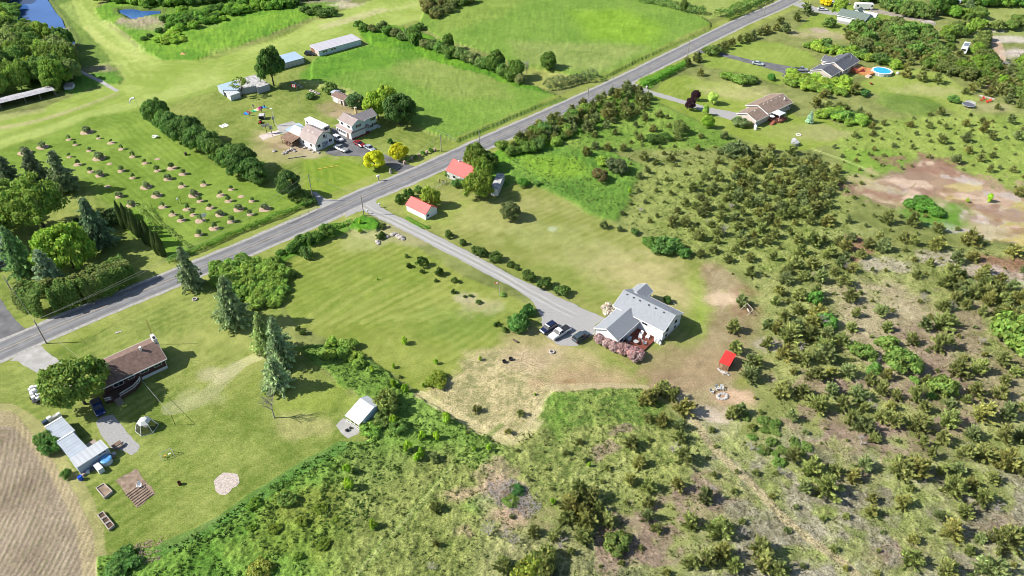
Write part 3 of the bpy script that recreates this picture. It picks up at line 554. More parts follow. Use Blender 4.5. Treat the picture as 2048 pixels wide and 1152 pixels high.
def ribbon(name, line, wd, z, m, off=0, dash=None, jit=0, label=None, s0=None, s1=None):
    pw = [Vector((p[0], p[1])) for p in line]; v = []; f = []; rnd = random.Random(7)
    nrm = []
    for i in range(len(pw)):
        d = (pw[min(i+1, len(pw)-1)]-pw[max(i-1, 0)]).normalized(); nrm.append(Vector((-d.y, d.x)))
    # resample
    P2 = []; N2 = []
    for i in range(len(pw)-1):
        L_ = (pw[i+1]-pw[i]).length; k = max(1, int(L_/1.5))
        for j in range(k): t = j/k; P2.append(pw[i].lerp(pw[i+1], t)); N2.append(nrm[i].lerp(nrm[i+1], t).normalized())
    P2.append(pw[-1]); N2.append(nrm[-1])
    for p, n_ in zip(P2, N2):
        a = p+n_*(off+wd/2+rnd.uniform(-jit, jit)); b = p+n_*(off-wd/2+rnd.uniform(-jit, jit)); v += [(a.x, a.y, z), (b.x, b.y, z)]
    for i in range(len(P2)-1):
        if dash and (i % (dash[0]+dash[1])) >= dash[0]: continue
        f.append((2*i, 2*i+1, 2*i+3, 2*i+2))
    me = bpy.data.meshes.new(name); me.from_pydata(v, [], f); me.update(); me.materials.append(m)
    ob = bpy.data.objects.new(name, me); COL.objects.link(ob); return tag(ob, label, kind='structure')
ribbon('road_shoulder', RW, 8.6, .022, shoulder, jit=.22)
ribbon('road', RW, 6.5, .032, asphalt, jit=.03, label='grey two-lane asphalt road running diagonally across the countryside')
yl = mat('road_line_yellow', (.40, .32, .18), .8, 0, .15, 2); ll = mat('asphalt_worn', (.20, .20, .205), .9, 0, .1, .8); lp = mat('asphalt_patch', (.135, .135, .14), .9, 0, .1, .8)
ribbon('road_marking', RW, .14, .040, yl, off=.1)
for of in (-2.4, -1.1, 1.1, 2.4): ribbon('tyre_track', RW, .5, .036, lp if abs(of) > 2 else ll, off=of, jit=.1)
for k, (nm, q, mt, z) in enumerate(PAVED): sheet(nm, q, z if nm != 'driveway' else .016, GMAT[mt], seed=k)
# wheel tracks of the long driveway
TL = Pn(smooth([(728, 412), (750, 425), (800, 448), (900, 498), (1000, 550), (1050, 580), (1110, 612), (1150, 632)], 5))
gl = mat('gravel_light', (.35, .345, .33), .95, 0, .15, 3); gd = mat('gravel_grassy', (.25, .245, .22), .95, 0, .15, 2, c2=(.29, .29, .25))
for of in (-.8, .8): ribbon('wheel_track', TL, .5, .022, gl, off=of, jit=.18)
ribbon('wheel_track', TL, .45, .022, gd, off=0, jit=.2)
# water
water = mat('water', (.03, .085, .26), .12, 0, .1, .05, spec=.35, c2=(.045, .12, .32))
for k, q in enumerate(PONDS): sheet('water', q, -.35, water, label='blue pond water' if k == 0 else 'small dark pond in the marsh', rough=0, seed=k)
# soil beds with furrows
fur = MB(); fa = math.atan2(P(311, 988)[1]-P(273, 1016)[1], P(311, 988)[0]-P(273, 1016)[0]); ox, oy = P(273, 1016)
for k in range(7):
    t = k*.62+.3; dx, dy = -math.sin(fa)*t, math.cos(fa)*t; Lx = math.hypot(P(311, 988)[0]-ox, P(311, 988)[1]-oy)
    fur.o = (ox+dx, oy+dy, .03); fur.ca, fur.sa = math.cos(fa), math.sin(fa)
    fur.xprism([(-.2, 0), (-.07, .13), (.07, .13), (.2, 0)], .25, Lx-.25)
tag(fur.build('soil_furrows', tilled), kind='structure')
# ================= BUILDINGS =================
WHITE = paint('white_siding', (.66, .68, .70), .6); 
siding = mat('white_clapboard', (.62, .64, .66), .6, 0, .04, 1.5, stripes=(.24, 'Z', .16))
trim = paint('white_trim', (.70, .70, .69), .5)
shingle = mat('grey_shingles', (.22, .235, .255), .9, 0, .2, 4.5, c2=(.31, .33, .355), bump=.4, bsc=9)
shingle_dk = mat('charcoal_shingles', (.095, .10, .115), .9, 0, .25, 1.2, bump=.3, bsc=9)
shingle_br = mat('brown_shingles', (.155, .10, .08), .9, 0, .2, 1.5, c2=(.21, .14, .115), bump=.35, bsc=9)
shingle_tan = mat('tan_shingles', (.21, .15, .115), .9, 0, .25, 1.6, c2=(.29, .215, .17), bump=.35, bsc=9)
shingle_gr = mat('green_shingles', (.13, .165, .145), .9, 0, .15, 1.2, bump=.3, bsc=9)
red_metal = mat('red_metal_roof', (.62, .085, .07), .5, 0, .08, .8, stripes=(.6, 'X', .25))
red_metal2 = mat('pink_red_metal_roof', (.58, .095, .085), .55, 0, .1, .6, stripes=(.6, 'X', .2))
mauve_metal = mat('mauve_metal_roof', (.27, .215, .20), .55, 0, .1, .5, stripes=(.8, 'X', .12))
rib_metal = mat('ribbed_metal_roof', (.34, .30, .30), .5, 0, .15, .6, stripes=(1.1, 'X', .35))
white_metal = mat('white_metal_roof', (.46, .48, .50), .5, 0, .07, .5, stripes=(.9, 'X', .12))
grey_metal = mat('grey_metal_roof', (.33, .37, .42), .55, 0, .1, .6, stripes=(.9, 'X', .12))
blue_metal = mat('pale_blue_metal', (.32, .42, .53), .55, 0, .08, .6, stripes=(.9, 'X', .1))
rust_metal = mat('rusty_metal_roof', (.20, .12, .08), .8, 0, .3, .7, c2=(.30, .20, .14), stripes=(.7, 'X', .2))
patchy = mat('peeling_white_roof', (.24, .23, .24), .8, 0, .3, .8, c2=(.56, .55, .53))
brown_wall = mat('dark_brown_brick', (.07, .035, .03), .85, 0, .3, 4, stripes=(.3, 'Z', .25))
beige_wall = mat('beige_siding', (.48, .42, .37), .7, 0, .05, 1, stripes=(.25, 'Z', .12))
greyb = mat('weathered_boards', (.25, .23, .21), .9, 0, .25, 1.5, stripes=(.3, 'Z', .25))
wood_br = mat('brown_boards', (.22, .12, .07), .8, 0, .2, 2, stripes=(.3, 'X', .3))
deck_red = mat('red_brown_deck', (.18, .055, .035), .75, 0, .15, 1, stripes=(.3, 'X', .25))
deck_or = mat('cedar_deck', (.48, .22, .08), .7, 0, .12, 1, stripes=(.3, 'X', .2))
block = mat('grey_block', (.36, .35, .34), .9, 0, .1, 1, stripes=(.4, 'Z', .15))
stone = mat('pale_stone', (.33, .30, .27), .95, 0, .3, 1.5, bump=.6, bsc=4, c2=(.48, .44, .40))
dark = paint('dark_opening', (.012, .012, .014), .9)
black = paint('black_trim', (.02, .02, .022), .5)
GL = glass()
door_w = paint('white_door', (.62, .62, .62), .5)
def FR(A, B, ze):
    a = P(A[0], A[1], ze); b = P(B[0], B[1], ze); return (a[0], a[1], 0), math.atan2(b[1]-a[1], b[0]-a[0]), math.hypot(b[0]-a[0], b[1]-a[1])
def W2(fr, x, y): ca, sa = math.cos(fr[1]), math.sin(fr[1]); return (fr[0][0]+x*ca-y*sa, fr[0][1]+x*sa+y*ca)
def building(name, label, cat, fr, cx, cy, group=None):
    x, y = W2(fr, cx, cy); return wthing(name, label, cat, x, y, group)
def mb(fr): return MB(fr[0], fr[1])
def vol(par, fr, x0, x1, y0, y1, ze, zr, axis='x', wm=None, rm=None, oh=.35, z0=0, tr=True, th=.14, shed=None, wallname='wall', roofname='roof', base=None):
    """walls + gable roof; x0..y1 is the roof outline; returns the wall rectangle"""
    if axis == 'y': f2 = (W2(fr, 0, 0)+(0,), fr[1]+math.pi/2); X0, X1, Y0, Y1 = y0, y1, -x1, -x0
    else: f2 = fr; X0, X1, Y0, Y1 = x0, x1, y0, y1
    ym = (Y0+Y1)/2; m = mb(f2); a, b, c, d = X0+oh, X1-oh, Y0+oh, Y1-oh
    if shed is not None:   # single slope: z at Y0 is ze, at Y1 is zr
        k = (zr-ze)/(Y1-Y0); m.xprism([(c, z0), (d, z0), (d, zr-oh*k-th), (c, ze+oh*k-th)], a, b)
        if wm: m.build(wallname, wm, par)
        r = mb(f2); r.slab((X0, Y0, ze), (X1, Y0, ze), (X1, Y1, zr), (X0, Y1, zr), th); r.build(roofname, rm, par)
    else:
        k = (zr-ze)/(ym-Y0)
        m.xprism([(c, z0), (d, z0), (d, ze+oh*k-th), (ym, zr-th*1.3), (c, ze+oh*k-th)], a, b)
        if wm: m.build(wallname, wm, par)
        r = mb(f2); r.slab((X0, Y0, ze), (X1, Y0, ze), (X1, ym, zr), (X0, ym, zr), th); r.slab((X0, ym+.004, zr), (X1, ym+.004, zr), (X1, Y1, ze), (X0, Y1, ze), th)
        r.build(roofname, rm, par)
        if tr:
            t = mb(f2); e = .05
            for (ya, za, yb, zb) in ((Y0, ze, ym, zr), (Y1, ze, ym, zr)):
                for xa in (X0, X1):
                    s = -1 if xa == X0 else 1
                    t.slab((xa+s*e, ya, za+.02), (xa+s*(e-.02)-s*.02, ya, za+.02), (xa+s*(e-.02)-s*.02, yb, zb+.02), (xa+s*e, yb, zb+.02), .24)
            for yy, s in ((Y0, -1), (Y1, 1)):
                t.box(X0, X1, min(yy, yy+s*.06), max(yy, yy+s*.06), ze-.2, ze+.015)
            t.build('trim', trim, par)
    if base:
        q = mb(f2); q.box(a-.03, b+.03, c-.03, d+.03, 0, base); q.build('foundation', block, par)
    return (x0+oh, x1-oh, y0+oh, y1-oh)
def plane(fr, rect, face):
    x0, x1, y0, y1 = rect
    if face == 'f': return W2(fr, x0, y0), fr[1]
    if face == 'b': return W2(fr, x1, y1), fr[1]+math.pi
    if face == 'r': return W2(fr, x1, y0), fr[1]+math.pi/2
    return W2(fr, x0, y1), fr[1]-math.pi/2
def win(par, fr, rect, face, u, z, w_=1.1, h=1.0, fm=None, pm=None, name='window', shut=None, mull=1, off=0):
    (ox, oy), a = plane(fr, rect, face); m = MB((ox, oy, 0), a)
    m.box(u-w_/2-.09, u+w_/2+.09, -.06-off, .02, z-h/2-.09, z+h/2+.09); f = m.build(name, fm or trim, par)
    wsub(f, par) if '_w' in par else None
    p = MB((ox, oy, 0), a); n = mull
    for i in range(n+1):
        a0 = u-w_/2+i*w_/(n+1)+(.03 if i else 0); a1 = u-w_/2+(i+1)*w_/(n+1)-(.03 if i < n else 0)
        p.box(a0, a1, -.09-off, -.055-off, z-h/2, z+h/2)
    p.build('pane' if name.startswith('win') else 'panel', pm or GL, f)
    if shut:
        for s in (-1, 1):
            q = MB((ox, oy, 0), a); xx = u+s*(w_/2+.32); q.box(xx-.2, xx+.2, -.07-off, .01, z-h/2-.05, z+h/2+.05); q.build('shutter', shut, par)
    return f
def door(par, fr, rect, face, u, w_=.95, h=2.0, m_=None, name='door', z=0, handle=True):
    (ox, oy), a = plane(fr, rect, face); m = MB((ox, oy, 0), a); m.box(u-w_/2, u+w_/2, -.06, .02, z, z+h); d = m.build(name, m_ or door_w, par)
    if handle:
        wsub(d, par); q = MB((ox, oy, 0), a); q.box(u+w_/2-.16, u+w_/2-.1, -.12, -.06, z+h*.46, z+h*.5); q.build('handle', black, d)
    return d
def boxpart(par, fr, name, m_, *b, **k):
    m = mb(fr); m.box(*b); return m.build(name, m_, par)
# ---- 1 white house with attached garage ----
z5 = lambda x, y: (1180+x/7.68, 570+y/7.68)
fr = FR(z5(350, 320), z5(1140, 720), 3.5)
h = building('house', 'white raised bungalow with grey shingle roof and red-brown deck at the driveway end', 'house', fr, 7, 2)
r1 = vol(h, fr, 0, 13.9, 0, 8.54, 3.5, 5.7, 'x', siding, shingle, .4, base=.35)
r2 = vol(h, fr, .7, 7.3, -8.4, 1.6, 2.6, 4.3, 'y', siding, shingle, .35)
r3 = vol(h, fr, .1, 4.4, 6.2, 10.6, 3.7, 5.0, 'y', siding, shingle, .3)
win(h, fr, r1, 'f', 8.2, 2.75, 1.3, .6)
for u, z, w_ in ((1.7, 2.5, 1.1), (5.4, 2.6, 1.1), (1.6, .95, 1.0), (5.4, .95, 1.0)): win(h, fr, r1, 'r', u, z, w_, 1.0 if z > 2 else .65)
for u in (1.6, 4.2): win(h, fr, r2, 'f', u, 1.5, .9, .6)
door(h, fr, r2, 'r', 4.4, .95, 2.0); win(h, fr, r2, 'r', 1.6, 1.4, 1.1, .8); door(h, fr, r2, 'l', 3.0, 4.6, 2.1, name='garage_door', handle=False)
win(h, fr, r1, 'l', 2.2, 2.3, .9, .9)
m = mb(fr)
for x in (1.4, 3.2, 4.9, 7.3, 9.1, 11.3): m.box(x-.16, x+.16, 3.5, 3.75, 5.25, 5.55)
m.build('roof_vent', black, h)
m = mb(fr); m.tube((12.9, 5.0, 5.3), (12.9, 5.0, 8.0), .035); m.tube((12.6, 5.0, 7.9), (13.2, 5.0, 7.9), .02); m.build('antenna', paint('steel', (.3, .3, .3), .4, .6), h)
m = mb(fr); m.box(7.05, 12.2, -5.6, .3, .05, .42); d_ = m.build('deck', deck_red, h)
m = mb(fr)
for x in (7.4, 9.6, 11.9): m.box(x-.05, x+.05, -5.58, -5.48, .42, 1.2)
m.box(7.4, 9.6, -5.57, -5.49, 1.15, 1.22); m.build('railing', deck_red, h)
m = mb(fr)
for x in (10.0, 12.0): m.box(x-.05, x+.05, 8.6, 8.7, 0, 2.2)
m.box(7.4, 12.2, 8.1, 10.3, .3, .42); m.build('back_deck', deck_red, h)
m = mb(fr)
for x in (8.2, 10.2, 12.1): m.box(x-.07, x+.07, 10.15, 10.29, .42, 1.6)
m.box(8.2, 12.1, 10.18, 10.26, 1.3, 1.4); m.build('back_railing', trim, h)
HOUSE = fr
# ---- 2 brown bungalow ----
zb = lambda x, y: (160+x/8, 640+y/8)
fr = FR(zb(380, 1090), zb(1390, 620), 2.8)
h = building('house', 'dark brown bungalow with brown shingle roof beside the big shade tree at the lower left', 'house', fr, 5, 4)
r1 = vol(h, fr, -.6, 13.07, 0, 9.0, 2.8, 4.95, 'x', brown_wall, shingle_br, .45)
for u, w_, hh in ((2.9, 1.9, 1.2), (5.6, 1.2, .5), (8.3, 1.6, .5), (11.2, 1.5, .5)): win(h, fr, r1, 'f', u, 1.95, w_, hh)
boxpart(h, fr, 'foundation', mat('white_block', (.5, .52, .54), .9, 0, .05), 7.2, 12.64, .40, .46, 0, .75)
boxpart(h, fr, 'corner_trim', trim, 12.58, 12.66, .38, .46, 0, 2.7)
win(h, fr, r1, 'r', 4.2, 1.7, 1.6, 1.0)
m = mb(fr); m.box(12.55, 13.35, 4.1, 6.3, 0, 5.75); m.mi = 1; m.box(12.68, 13.2, 4.3, 5.2, 5.75, 5.82); m.build('chimney', [mat('white_brick', (.55, .54, .53), .8, 0, .1, 4, stripes=(.25, 'Z', .15)), dark], h)
for x, y in ((9.6, 4.0), (2.5, 4.0)):
    m = mb(fr); m.box(x-.18, x+.18, y-.18, y+.18, 4.3, 5.5); m.box(x-.24, x+.24, y-.24, y+.24, 5.5, 5.58); m.build('vent_stack', trim, h)
dk = mat('dark_brown_deck', (.07, .04, .032), .8, 0, .2, 1, stripes=(.3, 'X', .3))
m = mb(fr); m.prism([(-.8, .3), (-.8, -1.8), (.4, -2.3), (2.0, -2.5), (4.9, -2.0), (6.4, -.9), (6.9, .3)], .1, .95); m.build('deck', dk, h)
m = mb(fr)
pts = [(-.8, -1.8), (.4, -2.3), (2.0, -2.5), (4.9, -2.0), (6.4, -.9), (6.9, -.1)]
for (a, b), (c, d) in zip(pts, pts[1:]):
    if (a, b) == (.4, -2.3): continue
    m.tube((a, b, 1.75), (c, d, 1.75), .06, n=4); m.tube((a, b, 1.15), (c, d, 1.15), .04, n=4)
    for k in range(4): t = k/4; m.box(a+(c-a)*t-.03, a+(c-a)*t+.03, b+(d-b)*t-.03, b+(d-b)*t+.03, .95, 1.75)
m.build('railing', trim, h)
m = mb(fr); tread = mat('stair_tread', (.33, .26, .22), .8)
for k in range(5): m.box(.6, 1.9, -2.75-k*.3, -2.5-k*.3, .78-k*.17, .83-k*.17)
m.build('stairs', tread, h)
BROWN = fr
# ---- 3 lower-left sheds ----
zs = lambda x, y: (60+x/8, 830+y/8)
fr = FR(zs(750, 845), zs(1245, 530), 2.1)
h = building('workshop', 'tall white flat-roofed workshop with grey wall beside the ploughed field', 'shed', fr, 3, 1.3)
gw = mat('grey_siding', (.37, .42, .49), .6, 0, .05, 1, stripes=(.4, 'Z', .08))
r1 = vol(h, fr, 0, 6.05, 0, 2.75, 2.1, 2.45, 'x', gw, white_metal, .1, shed=1)
for u in (4.2, 5.0): win(h, fr, r1, 'f', u, 1.75, .6, .3)
boxpart(h, fr, 'corner_trim', trim, 5.92, 5.99, .02, .12, 0, 2.05); boxpart(h, fr, 'corner_trim', trim, .03, .1, .02, .12, 0, 2.05)
SH = fr
h = building('shed', 'middle one of the three joined sheds, grey metal roof with a white ridge strip', 'shed', fr, 2, 6)
vol(h, fr, .35, 3.6, 2.75, 9.2, 2.2, 2.2, 'y', gw, grey_metal, .1, shed=1); boxpart(h, fr, 'ridge_cap', trim, .35, 3.6, 8.9, 9.25, 2.2, 2.28)
h = building('shed', 'farthest of the three joined sheds, grey metal roof next to the green bushes', 'shed', fr, 2, 12)
vol(h, fr, .7, 4.1, 9.25, 14.9, 2.0, 2.0, 'y', gw, grey_metal, .1, shed=1); boxpart(h, fr, 'ridge_cap', trim, .7, 4.1, 14.6, 14.95, 2.0, 2.08)
# ---- 4 white shed with open porch ----
z2 = lambda x, y: (660+x/12.8, 790+y/12.8)
fr = FR(z2(375, 525), z2(735, 775), 1.8)
h = building('shed', 'white metal-roofed shed with an open trellis porch on a paved slab', 'shed', fr, 2, 3)
k_ = (3.2-1.8)/4.4
m = mb(fr); m.xprism([(1.9, 0), (5.9, 0), (5.9, 2.35), (4.4, 3.05), (1.9, 1.8+1.9*k_-.12)], .12, 3.95); m.build('wall', mat('pale_blue_siding', (.42, .55, .68), .6, 0, .05, 1), h)
m = mb(fr); m.slab((0, 0, 1.8), (4.08, 0, 1.8), (4.08, 4.4, 3.2), (0, 4.4, 3.2), .08); m.slab((0, 4.41, 3.2), (4.08, 4.41, 3.2), (4.0, 6.0, 2.45), (0, 6.2, 2.4), .08); m.build('roof', white_metal, h)
m = mb(fr)
for x in (.15, 1.4, 2.7, 3.9): m.box(x-.05, x+.05, .1, .2, 0, 1.75)
m.box(.15, 3.9, .12, .18, .75, .82); m.box(.15, 3.9, .12, .18, .1, .16)
for k in range(9): x = .3+k*.42; m.tube((x, .15, .13), (min(x+.4, 3.9), .15, .78), .02, n=4); m.tube((min(x+.4, 3.9), .15, .13), (x, .15, .78), .02, n=4)
m.box(3.88, 3.95, .2, 1.9, 0, .8); m.build('porch_rail', trim, h)
boxpart(h, fr, 'door', black, 1.5, 2.6, 1.84, 1.9, 0, 1.9)
# ---- 5 red roofed shed, red roofed barn, trailer box ----
zr_ = lambda x, y: (780+x/8, 300+y/8)
fr = FR(zr_(240, 880), zr_(565, 1040), 1.9)
h = building('shed', 'small white shed with a pink-red metal roof beside the driveway corner', 'shed', fr, 4, 2.5)
r1 = vol(h, fr, 0, 8.2, 0, 5.1, 1.9, 3.7, 'x', WHITE, red_metal2, .25, tr=False)
win(h, fr, r1, 'r', .9, 1.1, .7, .6); door(h, fr, r1, 'b', 3, 1.4, 1.7)
fr = ((-20.3, 195.2, 0), R_(-38), 10.5)
h = building('barn', 'old whitewashed barn with a pink-red metal roof half hidden by the tree beside the road', 'barn', fr, 5, 4)
r1 = vol(h, fr, 0, 9.6, 0, 7.4, 2.5, 5.0, 'x', mat('whitewashed_stone', (.42, .41, .40), .9, 0, .3, 2, c2=(.6, .59, .57), bump=.4, bsc=4), red_metal2, .25, tr=False)
m = mb(fr); m.box(2.3, 2.7, 3.4, 3.8, 4.7, 5.3); m.build('chimney', trim, h); win(h, fr, r1, 'f', 3, 1.3, .9, .7, fm=greyb); door(h, fr, r1, 'f', 5.8, 1.1, 1.9, greyb)
fr = (P(*zr_(1610, 742))+(0,), math.atan2(8.8, 1.75)-math.pi/2, 2.2)
h = building('box_trailer', 'long peeling white box trailer standing in the grass beside the big tree', 'trailer', fr, 1.1, 4.5)
m = mb(fr); m.bbox(0, 2.3, 0, 9.2, .35, 2.75, .04); m.build('body', patchy, h)
m = mb(fr)
for k in range(16): m.box(-.03, .0, .3+k*.58, .36+k*.58, .4, 2.7); m.box(2.3, 2.33, .3+k*.58, .36+k*.58, .4, 2.7)
m.build('side_rib', WHITE, h)
m = mb(fr); m.box(.08, 1.12, -.05, 0, .4, 2.65); m.build('door', WHITE, h); m = mb(fr); m.box(1.18, 2.22, -.05, 0, .4, 2.65); m.build('door', WHITE, h)
for y in (1.2, 2.4):
    for x in (.12, 2.18): m = mb(fr); m.tube((x-.12, y, .45), (x+.12, y, .45), .45, n=14); m.build('wheel', black, h)
# ---- 6 gambrel barn with lean-to and tarp shed ----
zf = lambda x, y: (560+x/12.8, 230+y/12.8)
fr = FR(zf(490, 560), zf(880, 745), 2.6)
h = building('barn', 'white gambrel barn with mauve metal roof and a chevron painted door beside the farmyard', 'barn', fr, 4, 4)
Wb = 7.5; pr = [(0, 0), (Wb, 0), (Wb, 2.6), (Wb-1.5, 4.55), (Wb/2, 5.7), (1.5, 4.55), (0, 2.6)]
bw = mat('pale_blue_barn_wall', (.44, .53, .58), .7, 0, .05, 1)
m = mb(fr); m.xprism(pr, .1, 8.2); m.build('wall', WHITE, h)
for (a, b), (c, d), nm in (((0-.15, 2.45), (1.5, 4.6), 'x'), ((1.5, 4.6), (Wb/2, 5.78), 'x'), ((Wb/2, 5.78), (Wb-1.5, 4.6), 'x'), ((Wb-1.5, 4.6), (Wb+.15, 2.45), 'x')):
    m = mb(fr); m.slab((-.1, a, b), (8.5, a, b), (8.5, c, d), (-.1, c, d), .1); m.build('roof_panel', mauve_metal, h)
m = mb(fr)
for (a, b), (c, d) in (((1.5, 4.6), (Wb/2, 5.78)), ((-.15, 2.45), (1.5, 4.6)), ((Wb-1.5, 4.6), (Wb+.15, 2.45)), ((Wb/2, 5.78), (Wb-1.5, 4.6))): m.slab((8.5, a, b+.01), (8.56, a, b+.01), (8.56, c, d+.01), (8.5, c, d+.01), .16)
m.build('trim', mat('grey_fascia', (.2, .2, .2)), h)
rct = (.1, 8.2, 0, Wb)
for x in (2.6, 4.9):
    m = mb(fr); m.slab((x-.35, 1.75, 4.77), (x+.35, 1.75, 4.77), (x+.35, 2.45, 5.12), (x-.35, 2.45, 5.12), .03); m.build('skylight', paint('cream_panel', (.45, .37, .34)), h)
for u in (1.9, 5.9): win(h, fr, rct, 'f', u, 1.6, .7, .8, fm=stone)
win(h, fr, rct, 'r', 1.35, 1.5, 1.1, .9); win(h, fr, rct, 'r', 6.1, 1.7, 1.1, .9); win(h, fr, rct, 'r', 4.0, 4.0, .7, .8, fm=black)
navy = paint('navy_paint', (.02, .03, .13), .6)
(ox, oy), a_ = plane(fr, rct, 'r'); m = MB((ox, oy, 0), a_)
m.box(2.6, 5.0, -.06, .02, .1, 2.3); bd = m.build('barn_door', paint('white_door_panel', (.55, .6, .66)), h); wsub(bd, h)
m = MB((ox, oy, 0), a_)
for k in range(6):
    z = .25+k*.45
    for s in (-1, 1):
        xs = 3.8; pts = []
        x0_, x1_ = 0.0, 1.18; zt0, zt1 = z, z-.75
        if zt1 < .12: x1_ = (z-.12)/.75*1.18; zt1 = .12
        if zt0 > 2.28: x0_ = (z-2.28)/.75*1.18; zt0 = 2.28
        if x1_ > x0_+.02:
            A = (xs+s*x0_, -.075, zt0); B_ = (xs+s*x1_, -.075, zt1); C_ = (xs+s*x1_, -.075, max(.1, zt1-.2)); D = (xs+s*x0_, -.075, max(.1, zt0-.2))
            m.add([A, B_, C_, D, (A[0], -.06, A[2]), (B_[0], -.06, B_[2]), (C_[0], -.06, C_[2]), (D[0], -.06, D[2])], [(0, 1, 2, 3), (7, 6, 5, 4), (0, 4, 5, 1), (1, 5, 6, 2), (2, 6, 7, 3), (3, 7, 4, 0)])
m.build('chevron_stripe', navy, bd)
m = MB((ox, oy, 0), a_)
for k in range(10):
    t0 = -.5+k*.36; t1 = t0+.36
    m.tube((4.5+.42*math.cos(t0), -.08, 2.95+.42*math.sin(t0)), (4.5+.42*math.cos(t1), -.08, 2.95+.42*math.sin(t1)), .05, n=4)
m.tube((4.9, -.08, 3.2), (4.9, -.08, 4.2), .04, n=4); m.build('hook_emblem', navy, h)
h2 = building('lean_to', 'rusty-roofed open lean-to full of firewood against the white barn', 'shed', fr, -2, -2)
m = mb(fr); m.slab((-5.3, -3.7, 2.1), (.6, -3.7, 2.1), (.6, -.05, 2.75), (-5.9, -.05, 2.75), .07); m.build('roof', rust_metal, h2)
for x in (-5.0, -3.1, -1.2, .4):
    m = mb(fr); m.box(x-.07, x+.07, -3.6, -3.46, 0, 2.05); m.build('post', greyb, h2)
m = mb(fr); m.box(-5.2, .3, -.3, -.15, 0, 2.6); m.build('back_wall', greyb, h2)
rnd = random.Random(5); m = mb(fr)
for k in range(150):
    x, y = rnd.uniform(-5.2, -.6), rnd.uniform(-3.4, -.6); z = rnd.uniform(.1, 1.0); L_ = .22; m.tube((x, y-L_, z), (x+rnd.uniform(-.1, .1), y+L_, z+rnd.uniform(-.05, .05)), .1, n=5)
o = m.build('firewood_pile', mat('split_wood', (.40, .25, .17), .9, 0, .4, 3)); tag(o, 'heap of split firewood under the rusty lean-to roof', 'firewood', kind='stuff')
h3 = building('tarp_shelter', 'white tent-roofed shelter joined to the left end of the gambrel barn', 'shelter', fr, -4, 3)
m = mb(fr); m.xprism([(.2, 0), (6.1, 0), (6.1, 2.2), (3.2, 3.6), (.2, 2.0)], -6.3, -.25); m.build('wall', WHITE, h3)
m = mb(fr); m.slab((-6.5, 0, 2.0), (-.1, 0, 2.0), (-.1, 3.2, 3.75), (-6.5, 3.2, 3.75), .05); m.slab((-6.5, 3.21, 3.75), (-.1, 3.21, 3.75), (-.1, 6.3, 2.2), (-6.5, 6.3, 2.2), .05); m.build('roof', white_metal, h3)
m = mb(fr); m.tube((-1.0, 2.0, 3.0), (-1.0, 2.0, 4.7), .09); m.build('stove_pipe', black, h3)
h4 = building('lean_to', 'low pale blue metal roof behind the tent-roofed shelter', 'shed', fr, -8, 4)
m = mb(fr); m.slab((-9.6, 1.4, 1.7), (-6.6, .6, 1.7), (-6.6, 6.6, 2.2), (-9.6, 6.8, 2.2), .06); m.build('roof', blue_metal, h4)
for x, y in ((-9.4, 1.7), (-9.4, 6.6), (-6.9, 1.0)): m = mb(fr); m.box(x-.05, x+.05, y-.05, y+.05, 0, 1.75); m.build('post', greyb, h4)
BARN = fr
# ---- 7 farmhouse ----
fr = ((-53.19, 219.95, 0), R_(-43), 0)
h = building('farmhouse', 'two-storey white farmhouse with mauve metal roofs, black shutters and a wrap-around porch', 'house', fr, -3.5, 5)
rB = vol(h, fr, -6.2, -.9, 3.0, 11.8, 4.8, 6.5, 'y', bw, rib_metal, .3)
rA = vol(h, fr, -7.8, -.1, .5, 6.2, 4.8, 6.35, 'x', siding, mauve_metal, .3)
m = mb(fr); a_, b_ = -.39, -.37; m.xprism([(.82, 2.4), (5.88, 2.4), (5.88, 4.8), (3.35, 6.1), (.82, 4.8)], -.39, -.36); m.build('gable_panel', bw, h)
m = mb(fr); m.box(-8.6, -.35, -.0, .9, 0, 2.3); m.build('sunroom', siding, h)
m = mb(fr); m.slab((-9.2, -.2, 2.4), (.0, -.2, 2.4), (-.4, .85, 3.05), (-8.3, .85, 3.05), .1); m.slab((.05, -.2, 2.4), (.05, 7.7, 2.4), (-.95, 7.5, 3.05), (-.95, .6, 3.05), .1); m.build('porch_roof', mauve_metal, h)
m = mb(fr); m.box(-1.2, 0, 0, 7.6, .05, .4); m.build('porch_floor', deck_red, h)
for y in (2.6, 5.2, 7.5): m = mb(fr); m.box(-.15, -.03, y-.06, y+.06, .4, 2.35); m.build('post', trim, h)
rs = (-8.6, -.35, 0, .9)
for k in range(5): win(h, fr, rs, 'f', .8+k*1.0, 1.4, .55, .8, mull=0)
door(h, fr, rs, 'f', 6.3, .9, 1.9, wood_br)
for u in (1.6, 5.2): win(h, fr, rA, 'f', u, 3.95, 1.1, .75)
win(h, fr, rA, 'r', 2.55, 4.0, .9, .85, shut=black, off=.04)
win(h, fr, rB, 'r', 6.2-.3+.8, 3.9, .8, .9, shut=black); win(h, fr, rB, 'r', 7.2, 1.9, .8, .9, shut=black); win(h, fr, rB, 'r', 5.4, 1.6, .8, .9, shut=black)
m = mb(fr); m.box(-5.9, -5.2, 6.3, 7.0, 4.8, 7.7); m.mi = 1; m.box(-5.98, -5.12, 6.22, 7.08, 7.7, 7.82); m.build('chimney', [mat('buff_brick', (.42, .33, .16), .8), stone], h)
m = mb(fr)
for k in range(4): m.box(-1.9, -.9, 11.6+k*.3, 11.9+k*.3, 0, 1.2-k*.28)
m.build('stairs', mat('grey_steps', (.45, .47, .5)), h)
